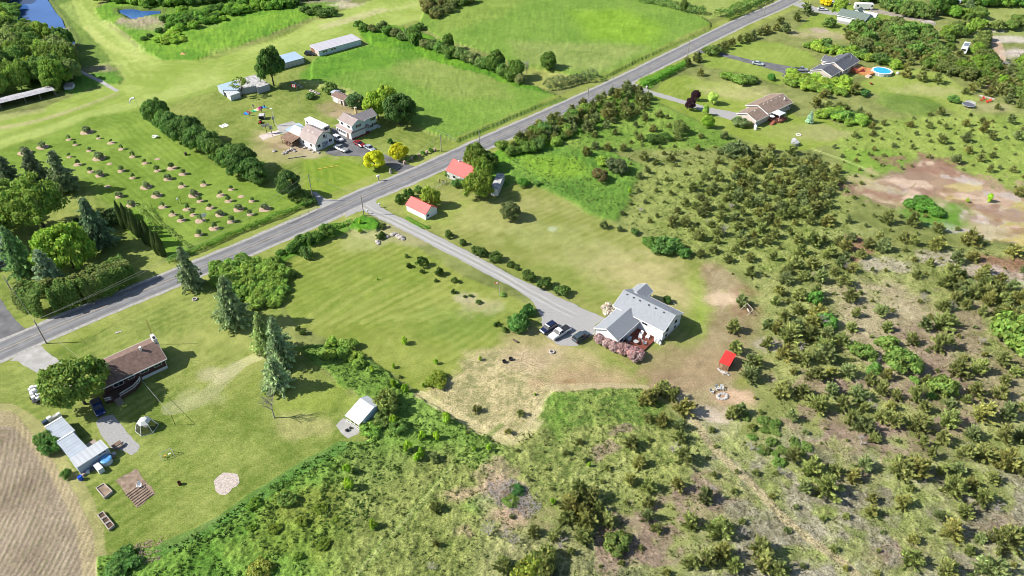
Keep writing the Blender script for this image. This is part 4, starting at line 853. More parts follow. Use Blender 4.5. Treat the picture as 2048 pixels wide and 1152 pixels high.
# ---- 8 garage by the vegetable patch, old shed ----
fr = ((-60.61, 246.66, 0), R_(-40), 0)
h = building('garage', 'low beige garage with dark brown roof between the grey bush and the lawn', 'garage', fr, -3, 2)
r1 = vol(h, fr, -7.0, 0, -.2, 4.0, 2.1, 3.2, 'x', beige_wall, shingle_br, .25)
door(h, fr, r1, 'f', 2.0, 2.4, 1.6, name='garage_door', handle=False); door(h, fr, r1, 'f', 5.2, .8, 1.7, black)
h = building('shed', 'small grey tumbledown shed behind the beige garage', 'shed', fr, -9, 3)
r1 = vol(h, fr, -10.6, -8.0, 2.2, 5.4, 1.7, 2.2, 'x', greyb, grey_metal, .2, tr=False)
# ---- 9 hangars ----
zg = lambda x, y: (420+x/6.4, 60+y/6.4)
fr = FR(zg(1395, 270), zg(1940, 120), 2.3)
h = building('hangar', 'long white hangar with pale metal roof, open dark end and a black car beside it', 'hangar', fr, 10, 4)
r1 = vol(h, fr, -.2, 20.4, 0, 7.5, 2.3, 2.8, 'x', mat('white_blue_siding', (.50, .57, .63), .7, 0, .06, 1, stripes=(.4, 'Z', .1)), mat('pale_grey_roof', (.42, .41, .44), .7, 0, .04, .5, stripes=(2.5, 'X', .06)), .15, shed=1)
for u in (2.2, 3.4, 6.2, 7.4): win(h, fr, r1, 'f', u, 1.5, .9, .7, fm=trim)
(ox, oy), a_ = plane(fr, r1, 'l'); m = MB((ox, oy, 0), a_); m.box(.2, 3.6, -.05, .02, 0, 2.1); m.build('hangar_door', wood_br, h); m = MB((ox, oy, 0), a_); m.box(3.9, 6.9, -.05, .02, 0, 2.0); m.build('hangar_door', beige_wall, h)
fr = FR(zg(890, 440), zg(1205, 355), 2.3)
h = building('hangar', 'square grey hangar with pale blue roof behind the tall poplar', 'hangar', fr, 5, 4)
r1 = vol(h, fr, -2.5, 10.8, 0, 7.9, 2.3, 2.7, 'x', mat('grey_panels', (.33, .34, .34), .8, 0, .1, 1, stripes=(2.4, 'X', .3)), blue_metal, .12, shed=1)
for k in range(5): boxpart(h, fr, 'door_panel', mat('grey_door', (.42, .42, .41)), 2.0+k*1.7, 3.5+k*1.7, .06, .115, .15, 2.0)
def polyhall(name, label, cat, px, z, wm, rm, mar=.0, zb=None):
    pw = [P(x, y, z) for x, y in px]; cx = sum(p[0] for p in pw)/len(pw); cy = sum(p[1] for p in pw)/len(pw); o = wthing(name, label, cat, cx, cy)
    m = MB(); m.prism([(cx+(p[0]-cx)*.985, cy+(p[1]-cy)*.985) for p in pw], 0, z-.1); m.build('wall', wm, o)
    m = MB(); m.prism(pw, z-.1, z); m.build('roof', rm, o); return o
C1 = [zg(*q) for q in ((90, 710), (330, 640), (400, 745), (350, 765), (160, 765))]
h = polyhall('hangar', 'pale blue-roofed end of the low old hangar beside the bare tree', 'hangar', C1, 2.4, gw, blue_metal)
C2 = [zg(*q) for q in ((330, 640), (575, 570), (760, 690), (604, 742), (590, 715), (400, 748))]
h = polyhall('hangar', 'low old hangar with a peeling white and grey patchy roof', 'hangar', C2, 2.38, mat('grey_wall_old', (.36, .38, .40), .8, 0, .2, 1.5), patchy)
C3 = [zg(*q) for q in ((160, 765), (272, 728), (382, 800), (258, 843))]
h = polyhall('shed', 'small white-roofed extension with dark doorways in front of the old hangar', 'shed', C3, 2.0, mat('white_wall', (.5, .52, .54), .8), white_metal)
m = MB(P(*C3[0], 0)+(0,), math.atan2(P(*C3[3], 2)[1]-P(*C3[0], 2)[1], P(*C3[3], 2)[0]-P(*C3[0], 2)[0]))
m.o = P(*C3[0], 2.0)+(0,); 
for u in (.5, 1.9): m.box(u, u+1.0, -.06, .1, 0, 1.6)
m.build('doorway', dark, h)
# open-fronted hangar at the left edge
zl = lambda x, y: (x/10.24, 150+y/10.24)
fr = FR(zl(0, 580), zl(1120, 305), 2.3)
h = building('open_hangar', 'long open-fronted hangar with grey metal roof at the left edge below the woods', 'hangar', fr, 9, 3)
L_ = fr[2]; m = mb(fr); m.slab((-12, 0, 2.3), (L_, 0, 2.3), (L_, 1.9, 2.75), (-12, 1.9, 2.75), .08); m.slab((-12, 1.91, 2.75), (L_, 1.91, 2.75), (L_-.6, 6.3, 2.0), (-12, 6.3, 2.0), .08)
m.build('roof', mat('weathered_metal', (.38, .37, .39), .7, 0, .2, .8, stripes=(.9, 'X', .15)), h)
boxpart(h, fr, 'back_wall', greyb, -12, L_-.6, 5.9, 6.0, 0, 2.0); boxpart(h, fr, 'end_wall', greyb, L_-.5, L_-.4, 1.5, 6.0, 0, 2.1)
for x in (-6, -.2, 7.8, 12.7, L_-.2): boxpart(h, fr, 'post', greyb, x-.08, x+.08, .1, .26, 0, 2.25)
m = mb(fr); m.tube((L_-.3, .2, 2.2), (L_+.6, .2, 0), .06, n=4); m.build('brace', greyb, h)
AIR = fr
# small shed beside it
fr = FR((126, 174.5), (142, 174), 1.5)
h = building('shed', 'small pale shed with mossy roof between the woods and the open hangar', 'shed', fr, 1.5, 1.5)
vol(h, fr, 0, 3.1, 0, 3.2, 1.5, 2.0, 'x', mat('pale_wall', (.46, .5, .52), .8), greyb, .15, shed=1)
# ---- 10 house at the left edge ----
zw = lambda x, y: (x/9.6, 440+y/9.6)
fr = FR(zw(0, 545), zw(245, 455), 4.2)
h = building('house', 'white two-storey house with grey roof and porch cut off by the left edge', 'house', fr, 0, 4)
r1 = vol(h, fr, -9, fr[2], 0, 7.2, 4.2, 5.8, 'x', siding, mat('pale_grey_shingle', (.26, .25, .27), .9, 0, .1, 1), .35)
win(h, fr, r1, 'f', 8.5+fr[2]-2.2, 3.35, 1.5, .6, shut=black); m = mb(fr); m.slab((-9, -2.3, 2.0), (fr[2], -2.3, 2.0), (fr[2], .35, 2.7), (-9, .35, 2.7), .1); m.build('porch_roof', mat('dark_blue_metal', (.03, .04, .12), .5), h)
for x in (-2.2, 0.4, fr[2]-.3): boxpart(h, fr, 'post', trim, x-.06, x+.06, -2.2, -2.08, 0, 2.0)
boxpart(h, fr, 'porch_rail', trim, -6, fr[2]-.3, -2.18, -2.12, .75, .82); boxpart(h, fr, 'porch_floor', greyb, -9, fr[2]-.2, -2.2, .3, .02, .25)
m = mb(fr); m.box(fr[2]-2.6, fr[2]-2.0, 3.3, 3.9, 5.2, 6.6); m.build('chimney', stone, h)
# ---- 11 beige bungalow ----
fr = ((83.63, 229.38, 0), R_(40), 0)
h = building('house', 'beige bungalow with tan shingle roof, brown deck and white canopy at the right', 'house', fr, 10, 4)
r1 = vol(h, fr, -.2, 8.4, 0, 8.3, 2.4, 3.9, 'x', beige_wall, shingle_tan, .4)
r2 = vol(h, fr, 7.0, 22.2, .3, 9.8, 2.75, 4.5, 'x', beige_wall, shingle_tan, .4)
m = mb(fr)
for x, y in ((3.5, 3.6), (9.6, 4.4), (11.9, 4.4), (14.2, 4.4), (17, 4.4), (19.4, 4.4), (19.6, 2.6)): m.box(x-.15, x+.15, y-.15, y+.15, 3.5 if x < 8 else 3.7, 3.95 if x < 8 else 4.45)
m.build('roof_vent', trim, h); win(h, fr, r2, 'f', 11.5, 1.7, .6, .5, mull=0); win(h, fr, r2, 'f', 13.5, 1.6, 1, .8)
door(h, fr, r1, 'f', .9, .8, 1.8, mat('blue_door', (.3, .4, .5))); win(h, fr, r2, 'r', 3.2, 1.6, 1.2, .9)
m = mb(fr); m.prism([(7.9, .6), (7.9, -1.8), (9.4, -3.6), (13.4, -3.6), (14.2, .6)], .05, .7); m.build('deck', mat('rust_deck', (.25, .09, .06), .8, 0, .15, 1, stripes=(.3, 'X', .3)), h)
m = mb(fr)
for p0, p1 in (((7.9, -1.8), (9.4, -3.6)), ((9.4, -3.6), (13.4, -3.6))):
    m.tube(p0+(1.5,), p1+(1.5,), .05, n=4)
    for k in range(9): t = k/8; x, y = p0[0]+(p1[0]-p0[0])*t, p0[1]+(p1[1]-p0[1])*t; m.box(x-.03, x+.03, y-.03, y+.03, .7, 1.5)
for k in range(4): m.box(6.6-k*.3, 6.9-k*.3, -2.8, -1.6, 0, .6-k*.15)
m.box(6.8, 7.95, -2.6, -1.6, .05, .66); m.build('railing', mat('rust_deck', (.25, .09, .06)), h)
cn = building('canopy', 'white square canopy over the bungalow deck', 'canopy', fr, 11.1, -1.2)
m = mb(fr); m.add([(9.2, -2.9, 2.6), (13.0, -2.9, 2.6), (13.0, .5, 2.6), (9.2, .5, 2.6), (11.1, -1.2, 3.5)], [(0, 1, 4), (1, 2, 4), (2, 3, 4), (3, 0, 4), (3, 2, 1, 0)]); m.build('canopy_top', mat('white_cloth', (.72, .74, .78), .8), cn)
for x, y in ((9.3, -2.8), (12.9, -2.8), (12.9, .4), (9.3, .4)): boxpart(cn, fr, 'pole', trim, x-.04, x+.04, y-.04, y+.04, .7, 2.6)
um = building('parasol', 'small round white parasol beside the bungalow canopy', 'parasol', fr, 8.0, -.9)
m = mb(fr); m.lathe((8.0, -.9, 0), [(.9, 2.1), (.05, 2.6)], 10); m.build('canopy_top', mat('white_cloth', (.72, .74, .78)), um); m = mb(fr); m.tube((8, -.9, .7), (8, -.9, 2.4), .03); m.build('pole', trim, um)
for x, lab in ((-1.6, 'left one of two white propane tanks at the bungalow corner'), (-.9, 'right one of two white propane tanks at the bungalow corner')):
    o = building('propane_tank', lab, 'tank', fr, -.3, 0); m = mb(fr); m.lathe((x+1.0-.9, -.0+x*1.1+.6, 0), [(.36, .05), (.42, .2), (.42, 1.25), (.3, 1.5), (.12, 1.55)], 12); m.build('tank_body', paint('tank_white', (.7, .7, .7)), o, sm=False)
    m = mb(fr); m.lathe((x+.1, x*1.1+.6, 0), [(.16, 1.5), (.16, 1.75)], 8); m.build('valve_cap', trim, o)
BUNG = fr
# ---- 12 blue-grey house with pool ----
fr = ((123.8, 270.5, 0), R_(-45), 0)
h = building('house', 'beige house with charcoal roof, red stairs and cedar deck beside the round pool', 'house', fr, -3, 8)
r1 = vol(h, fr, -8.1, .9, -2.4, 6.0, 2.4, 3.9, 'y', beige_wall, shingle_dk, .35)
r2 = vol(h, fr, -7.1, 1.9, 5.2, 19.3, 2.9, 4.9, 'y', beige_wall, shingle_dk, .35)
r3 = vol(h, fr, -9.6, -4.6, 9.5, 14.0, 2.6, 4.3, 'x', beige_wall, shingle_dk, .3)
m = mb(fr)
for k in range(6): m.box(-2.0, -1.75, 6.6+k*1.9, 6.85+k*1.9, 4.5, 4.8)
for k in range(2): m.box(-3.2, -2.95, 1.0+k*1.2, 1.2+k*1.2, 3.5, 3.8)
m.build('roof_vent', black, h); win(h, fr, r2, 'r', 3, 1.6, 1, .7); win(h, fr, r2, 'r', 8, 1.7, 1.2, .8)
door(h, fr, r1, 'r', 1.9, .9, 1.8); m = mb(fr); m.tube((1.0, 3.9, 1.6), (1.16, 3.9, 1.6), .55, n=14); m.build('satellite_dish', trim, h)
m = mb(fr); m.tube((-.2, 15.0, 3.9), (-.2, 15.0, 6.2), .035); m.build('antenna', trim, h)
m = mb(fr)   # carport frame at the garage front
for x in (-7.6, -5.5, -3.4, -1.3): m.box(x-.08, x+.08, -4.3, -4.14, 0, 2.0)
m.box(-7.8, -1.1, -4.36, -4.1, 1.95, 2.1)
for k in range(9): m.box(-7.6+k*.8-.04, -7.6+k*.8+.04, -4.4, -2.0, 2.1, 2.2)
m.build('pergola', trim, h)
m = mb(fr); m.prism([(1.6, 13.0), (5.2, 13.6), (5.2, 19.0), (1.6, 19.2)], .1, 1.1); m.build('deck', deck_or, h)
m = mb(fr); m.prism([(5.2, 13.0), (8.9, 13.8), (10.0, 17.6), (8.6, 21), (5.2, 20)], .1, .9); m.build('pool_deck', deck_or, h)
m = mb(fr)
rs_ = [(1.6, 13.0), (3.6, 12.6), (5.2, 13.5), (5.3, 16.2)]
for a, b in zip(rs_, rs_[1:]):
    for zz in (1.35, 1.7, 2.05): m.tube(a+(zz,), b+(zz,), .05, n=4)
    for k in range(4): t = k/3; m.box(a[0]+(b[0]-a[0])*t-.05, a[0]+(b[0]-a[0])*t+.05, a[1]+(b[1]-a[1])*t-.05, a[1]+(b[1]-a[1])*t+.05, 0, 2.1)
redw = paint('red_stain', (.38, .045, .04), .6)
for k in range(6): m.box(5.3+k*.3, 5.6+k*.3, 14.0, 15.6, .1, 1.6-k*.22)
m.build('red_railing', redw, h)
px_, py_ = P(1600+1315/8, 80+485/8, 1.2)
po = wthing('swimming_pool', 'round above-ground pool with white rim and bright blue water', 'pool', px_, py_)
rp = 3.75
m = MB((px_, py_, 0)); m.lathe((0, 0, 0), [(rp, .0), (rp, 1.1)], 32); m.build('pool_wall', mat('pool_wall_pattern', (.35, .40, .45), .5, 0, .5, 1.2, c2=(.62, .64, .66)), po)
m = MB((px_, py_, 0))
for i in range(32):
    a, b = 2*math.pi*i/32, 2*math.pi*(i+1)/32
    p4 = [(math.cos(a)*(rp-.55), math.sin(a)*(rp-.55), 1.18), (math.cos(a)*(rp+.12), math.sin(a)*(rp+.12), 1.18), (math.cos(b)*(rp+.12), math.sin(b)*(rp+.12), 1.18), (math.cos(b)*(rp-.55), math.sin(b)*(rp-.55), 1.18)]
    m.slab(*p4, th=.06)
m.build('pool_rim', trim, po)
for i in range(14):
    a = 2*math.pi*i/14; m = MB((px_+rp*math.cos(a), py_+rp*math.sin(a), 0), a); m.box(-.02, .12, -.1, .1, 0, 1.1); m.build('pool_post', trim, po)
m = MB((px_, py_, 0)); m.lathe((0, 0, 0), [(rp-.3, 1.10), (.01, 1.112)], 32); m.build('pool_water', mat('pool_water', (.02, .34, .62), .12, 0, .08, .8, spec=.6), po)
m = MB((px_, py_, 0)); m.box(-rp-.6, -rp+.2, -.3, .3, .0, .0+1.1); m.tube((-rp-.3, -.25, 1.1), (-rp-.3, -.25, 2.0), .04); m.tube((-rp-.3, .25, 1.1), (-rp-.3, .25, 2.0), .04); m.build('pool_ladder', trim, po)
# ---- 13 white house with green roof at the top right ----
z8 = lambda x, y: (1640+x/8, y/8)
fr = FR(z8(270, 240), z8(730, 335), 3.4)
h = building('house', 'white house with green shingle roof, motorhome behind it, near the top right', 'house', fr, 6, 5)
r1 = vol(h, fr, 0, 12.8, 0, 9.8, 3.4, 5.2, 'x', siding, shingle_gr, .35, base=1.2)
r2 = vol(h, fr, 3.6, 9.2, 6.5, 12.5, 3.5, 5.4, 'y', siding, shingle_gr, .3)
r3 = vol(h, fr, 8.0, 14.6, 8.8, 12.6, 3.0, 4.4, 'x', mat('pale_blue_siding2', (.38, .5, .64), .6), white_metal, .3)
win(h, fr, r1, 'r', 2.0, 2.6, 1, .9); win(h, fr, r1, 'r', 6.0, 2.6, 1.2, 1.1); win(h, fr, r1, 'r', 4.2, .9, 1, .7); win(h, fr, r1, 'f', 6.3, .6, .7, .5)
m = mb(fr); m.box(13.0, 15.2, 3.5, 8.5, 1.4, 1.55)
for y in (3.7, 6, 8.3): m.box(15.0, 15.12, y, y+.12, 0, 2.4)
m.build('balcony', mat('blue_grey_deck', (.2, .26, .36)), h)
# ---- 14 red house top ----
fr = FR((1897, 3), (1915, 6), 2.4)
h = building('house', 'small red house with grey roof among trees at the top right', 'house', fr, 2, 2)
vol(h, fr, -1, 5.0, 0, 5.0, 2.4, 3.4, 'x', paint('barn_red', (.3, .03, .025), .8), mat('grey_roof', (.22, .24, .28), .8), .3)
# ---- 15 little wooden shed with red roof ----
zq = lambda x, y: (1400+x/4.606, 580+y/4.606)
fr = FR(zq(178, 665), zq(268, 702), 1.75)
h = building('shed', 'small brown wooden shed with bright red metal roof beside the cedars', 'shed', fr, 1, 1.7)
r1 = vol(h, fr, -.1, fr[2]+.1, 0, 3.9, 1.75, 2.25, 'x', wood_br, mat('bright_red_metal', (.62, .04, .035), .5, 0, .08, .8, stripes=(.45, 'X', .3)), .12, shed=1, th=.07)
door(h, fr, r1, 'f', .55, .7, 1.4, mat('light_boards', (.33, .2, .12)))
RSH = fr
# ================= VEGETATION =================
def foliage_mat(name, transl=.25):
    m = bpy.data.materials.new(name); m.use_nodes = True; n = m.node_tree.nodes; l = m.node_tree.links
    b = n['Principled BSDF']; b.inputs['Roughness'].default_value = .65; b.inputs['Specular IOR Level'].default_value = .15
    at = n.new('ShaderNodeAttribute'); at.attribute_name = 'Col'; oi = n.new('ShaderNodeObjectInfo')
    mx = n.new('ShaderNodeMix'); mx.data_type = 'RGBA'; mx.blend_type = 'MULTIPLY'; mx.inputs[0].default_value = 1
    l.new(at.outputs['Color'], mx.inputs[6]); l.new(oi.outputs['Color'], mx.inputs[7])
    hv = n.new('ShaderNodeHueSaturation'); mr = n.new('ShaderNodeMapRange'); mr.inputs[3].default_value = .85; mr.inputs[4].default_value = 1.18
    l.new(oi.outputs['Random'], mr.inputs[0]); l.new(mr.outputs[0], hv.inputs['Value']); l.new(mx.outputs[2], hv.inputs['Color'])
    mr2 = n.new('ShaderNodeMapRange'); mr2.inputs[3].default_value = .492; mr2.inputs[4].default_value = .508
    mth = n.new('ShaderNodeMath'); mth.operation = 'FRACT'; m7 = n.new('ShaderNodeMath'); m7.operation = 'MULTIPLY'; m7.inputs[1].default_value = 7.31
    l.new(oi.outputs['Random'], m7.inputs[0]); l.new(m7.outputs[0], mth.inputs[0]); l.new(mth.outputs[0], mr2.inputs[0]); l.new(mr2.outputs[0], hv.inputs['Hue'])
    l.new(hv.outputs[0], b.inputs['Base Color'])
    t = n.new('ShaderNodeBsdfTranslucent'); l.new(hv.outputs[0], t.inputs['Color'])
    ms = n.new('ShaderNodeMixShader'); ms.inputs[0].default_value = transl; l.new(b.outputs[0], ms.inputs[1]); l.new(t.outputs[0], ms.inputs[2])
    l.new(ms.outputs[0], n['Material Output'].inputs[0]); return m
LEAF = foliage_mat('leaves', .4); NEEDLE = foliage_mat('needles', .3)
bark = mat('bark', (.09, .07, .055), .95, 0, .25, 4, bump=.5, bsc=12); bark_grey = mat('bark_grey', (.22, .20, .18), .95, 0, .2, 4)
bare = mat('bare_twigs', (.33, .30, .27), .95, 0, .2, 3)
def unit(v): return v/np.maximum(np.linalg.norm(v, axis=1, keepdims=True), 1e-6)
def leaves_to_mesh(name, C_, S_, Nn, col, asp=1.0, along=None):
    """one quad per leaf: centres, sizes, normals, colours; along = long axis"""
    n = len(C_); rng = np.random.RandomState(n)
    if along is None: along = unit(np.cross(Nn, unit(rng.normal(size=(n, 3)))))
    else: along = unit(along)
    side = unit(np.cross(Nn, along)); s = S_[:, None]
    V = np.empty((n, 4, 3)); V[:, 0] = C_-along*s*asp; V[:, 1] = C_+side*s*.62; V[:, 2] = C_+along*s*asp; V[:, 3] = C_-side*s*.62
    cc = np.repeat(col[:, None, :], 4, 1).reshape(-1, 3)
    me_o = npmesh(name, V.reshape(-1, 3), np.arange(4*n).reshape(-1, 4), [LEAF], col=cc); me = me_o.data; bpy.data.objects.remove(me_o); return me
def crown_cloud(seed, ncl, nl, leaf, lob=.25, flat_=1.0, zlow=-.55, hollow=.5, clr=.27):
    """unit crown: radius 1, z from 0 to 1"""
    rng = np.random.RandomState(seed); d = unit(rng.normal(size=(ncl*3, 3))); d = d[d[:, 2] > zlow][:ncl]; ncl = len(d)
    ph = np.arctan2(d[:, 1], d[:, 0]); lobe = 1+lob*(np.sin(ph*2+seed)+.6*np.sin(ph*3+seed*2)+.7*np.sin(d[:, 2]*5+seed))/2
    rad = (hollow+(1-hollow)*rng.rand(ncl)**.5)*lobe*(1-clr*.6)
    cc = d*rad[:, None]; cr = clr*(.7+.6*rng.rand(ncl))
    k = rng.randint(0, ncl, nl); ld = unit(rng.normal(size=(nl, 3))+.8*d[k]+np.array([0, 0, .5])); rr = cr[k]*(.45+.6*rng.rand(nl))
    c = cc[k]+ld*rr[:, None]; nn = unit(ld+.55*rng.normal(size=(nl, 3)))
    tint = (.82+.36*rng.rand(ncl))[k]*(.75+.5*rng.rand(nl))
    c[:, 2] = .5+c[:, 2]*.5*flat_
    return c, leaf*(.6+.8*rng.rand(nl)), nn, tint, rng
def tint_col(base, tint, rng, hue=.12):
    col = np.array(base)[None, :]*tint[:, None]; col[:, 0] *= 1+hue*rng.normal(size=len(tint)); return np.clip(col, 0.002, 1)
# meshes are made at real size for a reference radius/height and scaled a little per tree
PROTO = {}
def proto(kind, v):
    key = (kind, v)
    if key in PROTO: return PROTO[key]
    sd = hash_kind[kind]*31+v*7+3
    if kind == 'broad':      # r=1,h=1 reference, for crowns 7-14 m wide
        c, s, n, t, rng = crown_cloud(sd, 85, 9000, .058, .3); me = leaves_to_mesh('crown', c, s, n, tint_col((.225, .31, .08), t, rng))
    elif kind == 'wide':
        c, s, n, t, rng = crown_cloud(sd, 120, 10000, .045, .25, 1.0, -.3, .35, .2); me = leaves_to_mesh('crown', c, s, n, tint_col((.225, .31, .08), t, rng))
    elif kind == 'dense':
        c, s, n, t, rng = crown_cloud(sd, 70, 8000, .06, .12, 1.0, -.7, .75, .27); me = leaves_to_mesh('crown', c, s, n, tint_col((.225, .31, .08), t, rng))
    elif kind == 'bush':
        c, s, n, t, rng = crown_cloud(sd, 34, 2600, .095, .25, 1.0, -.45, .5, .34); me = leaves_to_mesh('foliage', c, s, n, tint_col((.225, .31, .08), t, rng))
    elif kind == 'small':
        c, s, n, t, rng = crown_cloud(sd, 14, 520, .17, .3, 1.0, -.6, .4, .42); me = leaves_to_mesh('foliage', c, s, n, tint_col((.225, .31, .08), t, rng))
    elif kind == 'sparse':
        c, s, n, t, rng = crown_cloud(sd, 30, 800, .06, .4, 1.0, -.3, .3, .25); me = leaves_to_mesh('crown', c, s, n, tint_col((.225, .31, .08), t, rng))
    elif kind == 'column':
        rng = np.random.RandomState(sd); nl = 3500; z = rng.rand(nl); prof = np.sin(np.clip(z*1.02+.0, 0, 1)**.75*math.pi)**.55*(1-.35*z); ph = rng.rand(nl)*2*math.pi
        r = prof*(.75+.3*rng.rand(nl))*(1+.12*np.sin(ph*3+z*9)); c = np.stack([r*np.cos(ph), r*np.sin(ph), z], 1)
        nn = unit(np.stack([np.cos(ph), np.sin(ph), .3+0*z], 1)+.5*rng.normal(size=(nl, 3)))
        al = np.tile([[0, 0, 1.]], (nl, 1))+.25*rng.normal(size=(nl, 3)); me = leaves_to_mesh('crown', c, .055*(.7+.7*rng.rand(nl)), nn, tint_col((.16, .22, .07), .75+.5*rng.rand(nl), rng), 1.0, al)
    elif kind == 'spruce':
        rng = np.random.RandomState(sd); C_ = []; A_ = []; T_ = []
        nlev = 30
        for i in range(nlev):
            z = .07+.92*(i/nlev)**.95; rl = (1-z)**.66*(.6+.55*rng.rand()); nb = int(5+8*(1-z))
            for b in range(nb):
                ph = rng.rand()*6.283; L_ = rl*(.65+.5*rng.rand()); tb = .65+.7*rng.rand(); m_ = int(14+44*L_)
                t = rng.rand(m_)**.7; dr = .16*L_*t-.28*L_*t**2
                sp = rng.normal(size=(m_, 2))*.05*(1.2-t)[:, None]
                x = np.cos(ph)*L_*t-np.sin(ph)*sp[:, 0]*2.2; y = np.sin(ph)*L_*t+np.cos(ph)*sp[:, 0]*2.2
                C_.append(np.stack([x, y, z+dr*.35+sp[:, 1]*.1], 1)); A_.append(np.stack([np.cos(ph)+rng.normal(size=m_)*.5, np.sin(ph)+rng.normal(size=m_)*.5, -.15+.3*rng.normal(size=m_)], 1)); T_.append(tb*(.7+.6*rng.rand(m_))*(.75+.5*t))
        C_ = np.concatenate(C_); A_ = np.concatenate(A_); T_ = np.concatenate(T_); n = len(C_)
        nn = unit(np.array([[0, 0, 1.]])+.55*rng.normal(size=(n, 3))); me = leaves_to_mesh('crown', C_, .05*(.6+.7*rng.rand(n)), nn, tint_col((.27, .33, .175), T_, rng, .06), 1.0, A_)
    elif kind == 'cedar':
        rng = np.random.RandomState(sd); C_ = []; A_ = []; T_ = []; nb = 50
        asym = rng.rand()*6.283
        for b in range(nb):
            ph = rng.rand()*6.283; z0 = .03+.72*rng.rand()**1.1; rr_ = (1-z0)**.75*(.7+.45*rng.rand())*(1+.22*math.cos(ph-asym)); L_ = max(.18, rr_); el = .25+.6*rng.rand()+.5*z0
            tb = .7+.6*rng.rand(); m_ = int(22+44*L_); t = .25+.8*rng.rand(m_)**.8; w_ = .10*(1.15-t*.8)
            x = np.cos(ph)*L_*t+rng.normal(size=m_)*w_; y = np.sin(ph)*L_*t+rng.normal(size=m_)*w_; z = z0+L_*t*el*.34+rng.normal(size=m_)*w_*.35
            C_.append(np.stack([x, y, np.clip(z, .0, 1.1)], 1)); A_.append(np.stack([np.cos(ph)*.9+rng.normal(size=m_)*.35, np.sin(ph)*.9+rng.normal(size=m_)*.35, .55+.35*rng.normal(size=m_)], 1))
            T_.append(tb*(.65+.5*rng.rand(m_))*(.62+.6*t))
        m_ = 60; z = .55+.5*rng.rand(m_); C_.append(np.stack([rng.normal(size=m_)*.07*(1.2-z), rng.normal(size=m_)*.07*(1.2-z), z], 1)); A_.append(np.tile([[0, 0, 1.]], (m_, 1))+.3*rng.normal(size=(m_, 3))); T_.append(.9+.4*rng.rand(m_))
        C_ = np.concatenate(C_); A_ = np.concatenate(A_); T_ = np.concatenate(T_); n = len(C_)
        me = leaves_to_mesh('foliage', C_, .05*(.6+.8*rng.rand(n)), unit(rng.normal(size=(n, 3))+[0, 0, .6]), tint_col((.295, .34, .105), T_, rng, .08), 1.8, A_)
    PROTO[key] = me; return me
hash_kind = dict(broad=1, wide=2, dense=3, bush=4, small=5, sparse=6, column=7, spruce=8, cedar=9)
NV = dict(broad=4, wide=2, dense=2, bush=6, small=5, sparse=2, column=3, spruce=4, cedar=8)
TR_ = {}
def trunk_mesh(v, kind):
    key = (kind, v)
    if key in TR_: return TR_[key]
    rnd = random.Random(v*13+len(kind)); m = MB()
    if kind == 'spruce':
        m.tube((0, 0, -.02), (.01, .01, .95), .035, .006, 7)
        for i in range(22): z = .05+.035*i; ph = rnd.uniform(0, 6.28); L_ = (1-z)*.8; m.tube((0, 0, z), (math.cos(ph)*L_, math.sin(ph)*L_, z-.01), .008, .002, 4)
    elif kind == 'bare':
        def rec(p, d, L_, r, k):
            q = p+d*L_; m.tube(tuple(p), tuple(q), r, r*.62, 5, False)
            if k == 0: return
            for _ in range(4 if k > 1 else 4):
                nd = (d+Vector((rnd.uniform(-1, 1), rnd.uniform(-1, 1), rnd.uniform(-.25, .6)))*.85).normalized(); rec(p+d*L_*rnd.uniform(.45, 1), nd, L_*rnd.uniform(.5, .8), r*.5, k-1)
        rec(Vector((0, 0, 0)), Vector((.02, 0, 1)), .38, .03, 4)
    else:
        fork = .28; m.tube((0, 0, -.02), (.02, .01, fork), .075, .05, 8)
        for i in range(7):
            ph = i*.9+rnd.uniform(-.3, .3); L_ = rnd.uniform(.5, .85); e = (math.cos(ph)*L_*.62, math.sin(ph)*L_*.62, fork+.28+rnd.uniform(0, .25)); m.tube((.02, .01, fork-.04), e, .035, .015, 6)
            for j in range(3):
                a = ph+rnd.uniform(-.7, .7); m.tube(e, (e[0]+math.cos(a)*.28, e[1]+math.sin(a)*.28, e[2]+rnd.uniform(.02, .22)), .014, .004, 4)
    o = m.build('trunk', bark_grey if kind == 'bare' else bark); me = o.data; bpy.data.objects.remove(o); TR_[key] = me; return me
VR = random.Random(11); PLANTS = []
def tree(x, y, r, h, kind='broad', col=(1, 1, 1), label=None, name='broadleaf_tree', group=None, lift=.0, v=None, cat='tree', world=False, lean=(0, 0), tr=True):
    """tree with trunk and crown; foot seen at pixel (x, y)"""
    X, Y = (x, y) if world else P(x, y); z = 0
    v = VR.randrange(NV[kind]) if v is None else v
    root = thing(name, label, cat, (X, Y, z), VR.uniform(0, 6.28), group)
    c = bpy.data.objects.new('crown', proto(kind, v)); COL.objects.link(c); c.parent = root
    c.data.materials[0] = NEEDLE if kind in ('spruce', 'cedar', 'column') else LEAF
    ch = h*(1-lift); c.location = (lean[0], lean[1], h*lift); c.scale = (r, r, ch); c.color = (*col, 1)
    if tr:
        t = bpy.data.objects.new('trunk', trunk_mesh(v % 2, 'spruce' if kind == 'spruce' else 'broad')); COL.objects.link(t); t.parent = root
        t.scale = (r, r, h) if kind == 'spruce' else (min(r, h*.45)*.9, min(r, h*.45)*.9, h)
    return root
